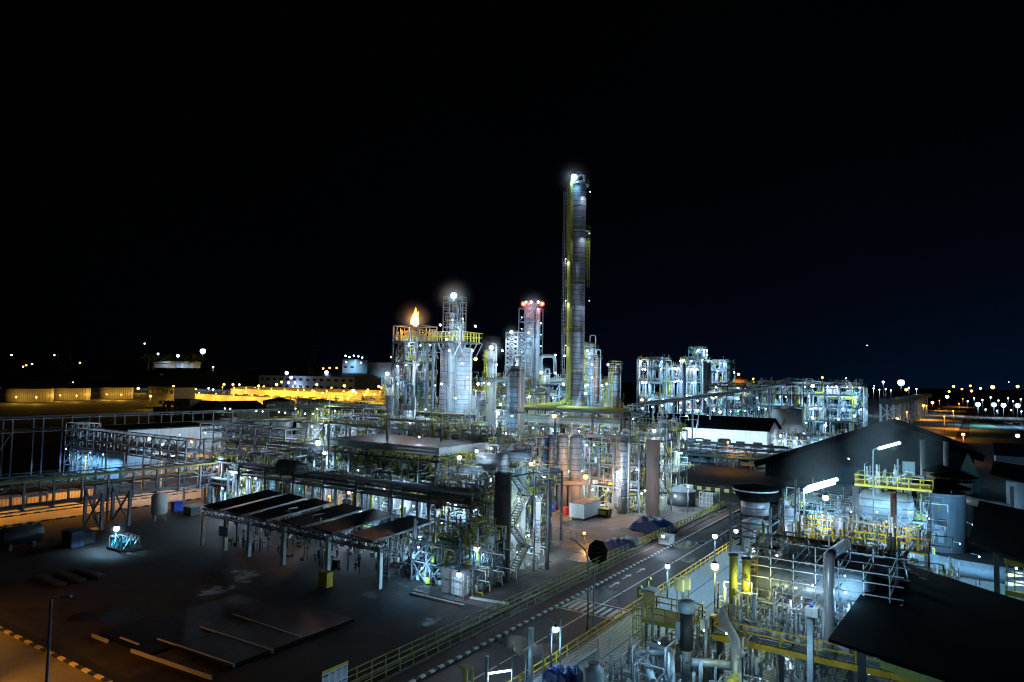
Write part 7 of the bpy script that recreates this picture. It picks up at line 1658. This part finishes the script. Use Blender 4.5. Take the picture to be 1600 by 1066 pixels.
# dark hangar
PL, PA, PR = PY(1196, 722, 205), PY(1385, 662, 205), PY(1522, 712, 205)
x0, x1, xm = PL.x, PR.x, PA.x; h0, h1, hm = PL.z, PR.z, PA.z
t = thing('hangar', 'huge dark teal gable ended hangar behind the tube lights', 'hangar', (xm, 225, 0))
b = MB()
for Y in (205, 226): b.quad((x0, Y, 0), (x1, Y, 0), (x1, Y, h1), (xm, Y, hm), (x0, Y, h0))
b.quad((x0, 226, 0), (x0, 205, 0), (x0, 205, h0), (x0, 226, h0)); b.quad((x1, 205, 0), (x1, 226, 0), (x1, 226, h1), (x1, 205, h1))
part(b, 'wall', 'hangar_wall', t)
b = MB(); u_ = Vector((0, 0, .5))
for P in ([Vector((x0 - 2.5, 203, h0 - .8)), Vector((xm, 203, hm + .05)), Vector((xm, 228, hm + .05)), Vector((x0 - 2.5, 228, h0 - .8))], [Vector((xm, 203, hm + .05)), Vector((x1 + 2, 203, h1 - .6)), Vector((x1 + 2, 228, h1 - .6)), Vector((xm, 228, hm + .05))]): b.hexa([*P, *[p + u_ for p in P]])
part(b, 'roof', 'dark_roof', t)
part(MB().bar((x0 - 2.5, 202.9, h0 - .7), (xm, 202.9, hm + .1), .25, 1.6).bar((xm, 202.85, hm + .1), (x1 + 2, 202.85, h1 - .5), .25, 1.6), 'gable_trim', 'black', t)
PG = [PY(1500, 735, 150), PY(1512, 708, 150), PY(1533, 748, 150), PY(1531, 775, 150), PY(1500, 775, 150)]
b = MB(); b.quad(*[(p.x, p.y, p.z) for p in PG]); b.quad(*[(p.x, p.y + .2, p.z) for p in reversed(PG)]); b.bar((PG[4].x + .3, 150.3, 0), (PG[4].x + .3, 150.3, PG[0].z), .3)
single(b, 'green_gable', 'green_panel', 'angular green panel wall standing right of the capped silos', 'wall panel')
lamp((x0 + 22, 200, 7), 'cyan', 2600, .2, 'lamp at the foot of the hangar gable')

for k, x in enumerate((-16.5, -12.6, -8.8)): lamp((x, 63.2, 8.6 + .3 * k), ('lemon', 'white', 'cyan')[k], 200, .1, ['yellow green', 'white', 'cyan'][k] + ' lamp added over the valves to light the large vessel in the scaffold', omni=True)  # three lamps added to light the scaffolded vessel
for x, y, z, k in ((-13, 61.5, 3.6, 'white'), (-7, 62, 3.6, 'cyan'), (-14, 57, 3.2, 'cyan')): lamp((x, y, z), k, 160, .08, 'small lamp in the shade under the orange railed platform', 'small lamps under the orange railed platform')
unit('pipe_structure', 'dense pale piping behind the scaffold and before the grey frames', 'pipe structure', -20, -6, 77.6, 79.6, [3.5, 6.2, 8.6], 3.5, 30, 320, rail='orange_yellow', seed=145, w=.16, deckfrac=.25, rmax=.24, steel='galvanised',
     lampspec=(5, ['cyan', 'white', 'green'], 420, .14, ''))
# thin steam wisps lit by the tube lights
def steam(lb, p, r, dens):
    m = bpy.data.materials.new('steam'); m.use_nodes = True; tt = m.node_tree; tt.nodes.clear()
    o = N(tt, 'ShaderNodeOutputMaterial'); v = N(tt, 'ShaderNodeVolumePrincipled'); tt.links.new(v.outputs[0], o.inputs['Volume'])
    c_ = N(tt, 'ShaderNodeTexCoord'); n_ = N(tt, 'ShaderNodeTexNoise'); n_.inputs['Scale'].default_value = 2.2; n_.inputs['Detail'].default_value = 4; tt.links.new(c_.outputs['Generated'], n_.inputs[0])
    ln = N(tt, 'ShaderNodeVectorMath', operation='DISTANCE'); tt.links.new(c_.outputs['Generated'], ln.inputs[0]); ln.inputs[1].default_value = (.5, .5, .5)
    f = math_(tt, 'MAXIMUM', math_(tt, 'SUBTRACT', 1.0, math_(tt, 'MULTIPLY', ln.outputs['Value'], 2.0)), 0.0)
    d_ = math_(tt, 'MULTIPLY', math_(tt, 'MULTIPLY', f, math_(tt, 'MAXIMUM', math_(tt, 'SUBTRACT', n_.outputs[0], .3), 0.0)), dens); tt.links.new(d_, v.inputs['Density'])
    v.inputs['Color'].default_value = (.9, .95, 1, 1); M['steam'] = m
    single(MB().ball(p, r, 12), 'steam_cloud', 'steam', lb, 'steam', kind='stuff')
steam('wisp of steam around the two tube lights before the hangar', V(1295, 745, 98), 7.0, .06)
steam('wisp of steam around the single high tube light', V(1395, 688, 98), 7.0, .09)

# scattering balls added to give the strongest lamps a halo
def added_halo(p, r, dens, key, lb):
    if key not in M:
        m = bpy.data.materials.new('added_halo'); m.use_nodes = True; tt = m.node_tree; tt.nodes.clear()
        o = N(tt, 'ShaderNodeOutputMaterial'); v = N(tt, 'ShaderNodeVolumeScatter'); tt.links.new(v.outputs[0], o.inputs['Volume'])
        c_ = N(tt, 'ShaderNodeTexCoord'); ln = N(tt, 'ShaderNodeVectorMath', operation='DISTANCE'); tt.links.new(c_.outputs['Generated'], ln.inputs[0]); ln.inputs[1].default_value = (.5, .5, .5)
        f = math_(tt, 'POWER', math_(tt, 'MAXIMUM', math_(tt, 'SUBTRACT', 1.0, math_(tt, 'MULTIPLY', ln.outputs['Value'], 2.0)), 0.0), 5.5)
        tt.links.new(math_(tt, 'MULTIPLY', f, dens), v.inputs['Density']); v.inputs['Anisotropy'].default_value = 0.2
        M[key] = m
    single(MB().ball(p, r, 12), 'added_halo', key, lb, 'added_halo', kind='stuff')
for px, py, d_, r in ((897, 278, 170, 7), (709, 464, 164, 7), (768, 545, 169, 5), (648, 500, 172, 7), (833, 476, 236, 8), (799, 520, 221, 5), (846, 583, 210, 5), (605, 586, 150, 4), (497, 694, 126, 5), (958, 682, 150, 4), (1022, 675, 141, 4), (915, 748, 139, 5), (866, 652, 150, 4), (182, 829, 104, 3.5), (1117, 888, 74, 2.8), (1043, 888, 84, 2.5), (1180, 861, 78, 2.5), (868, 986, 63, 2)):
    added_halo(V(px, py, d_), r * 1.0, .32, 'added_halo', 'added halo ball around a strong lamp')
S.cycles.pixel_filter_type = 'BLACKMAN_HARRIS'; S.cycles.filter_width = 1.15
S.cycles.volume_bounces = 0; S.cycles.volume_step_rate = 1.0
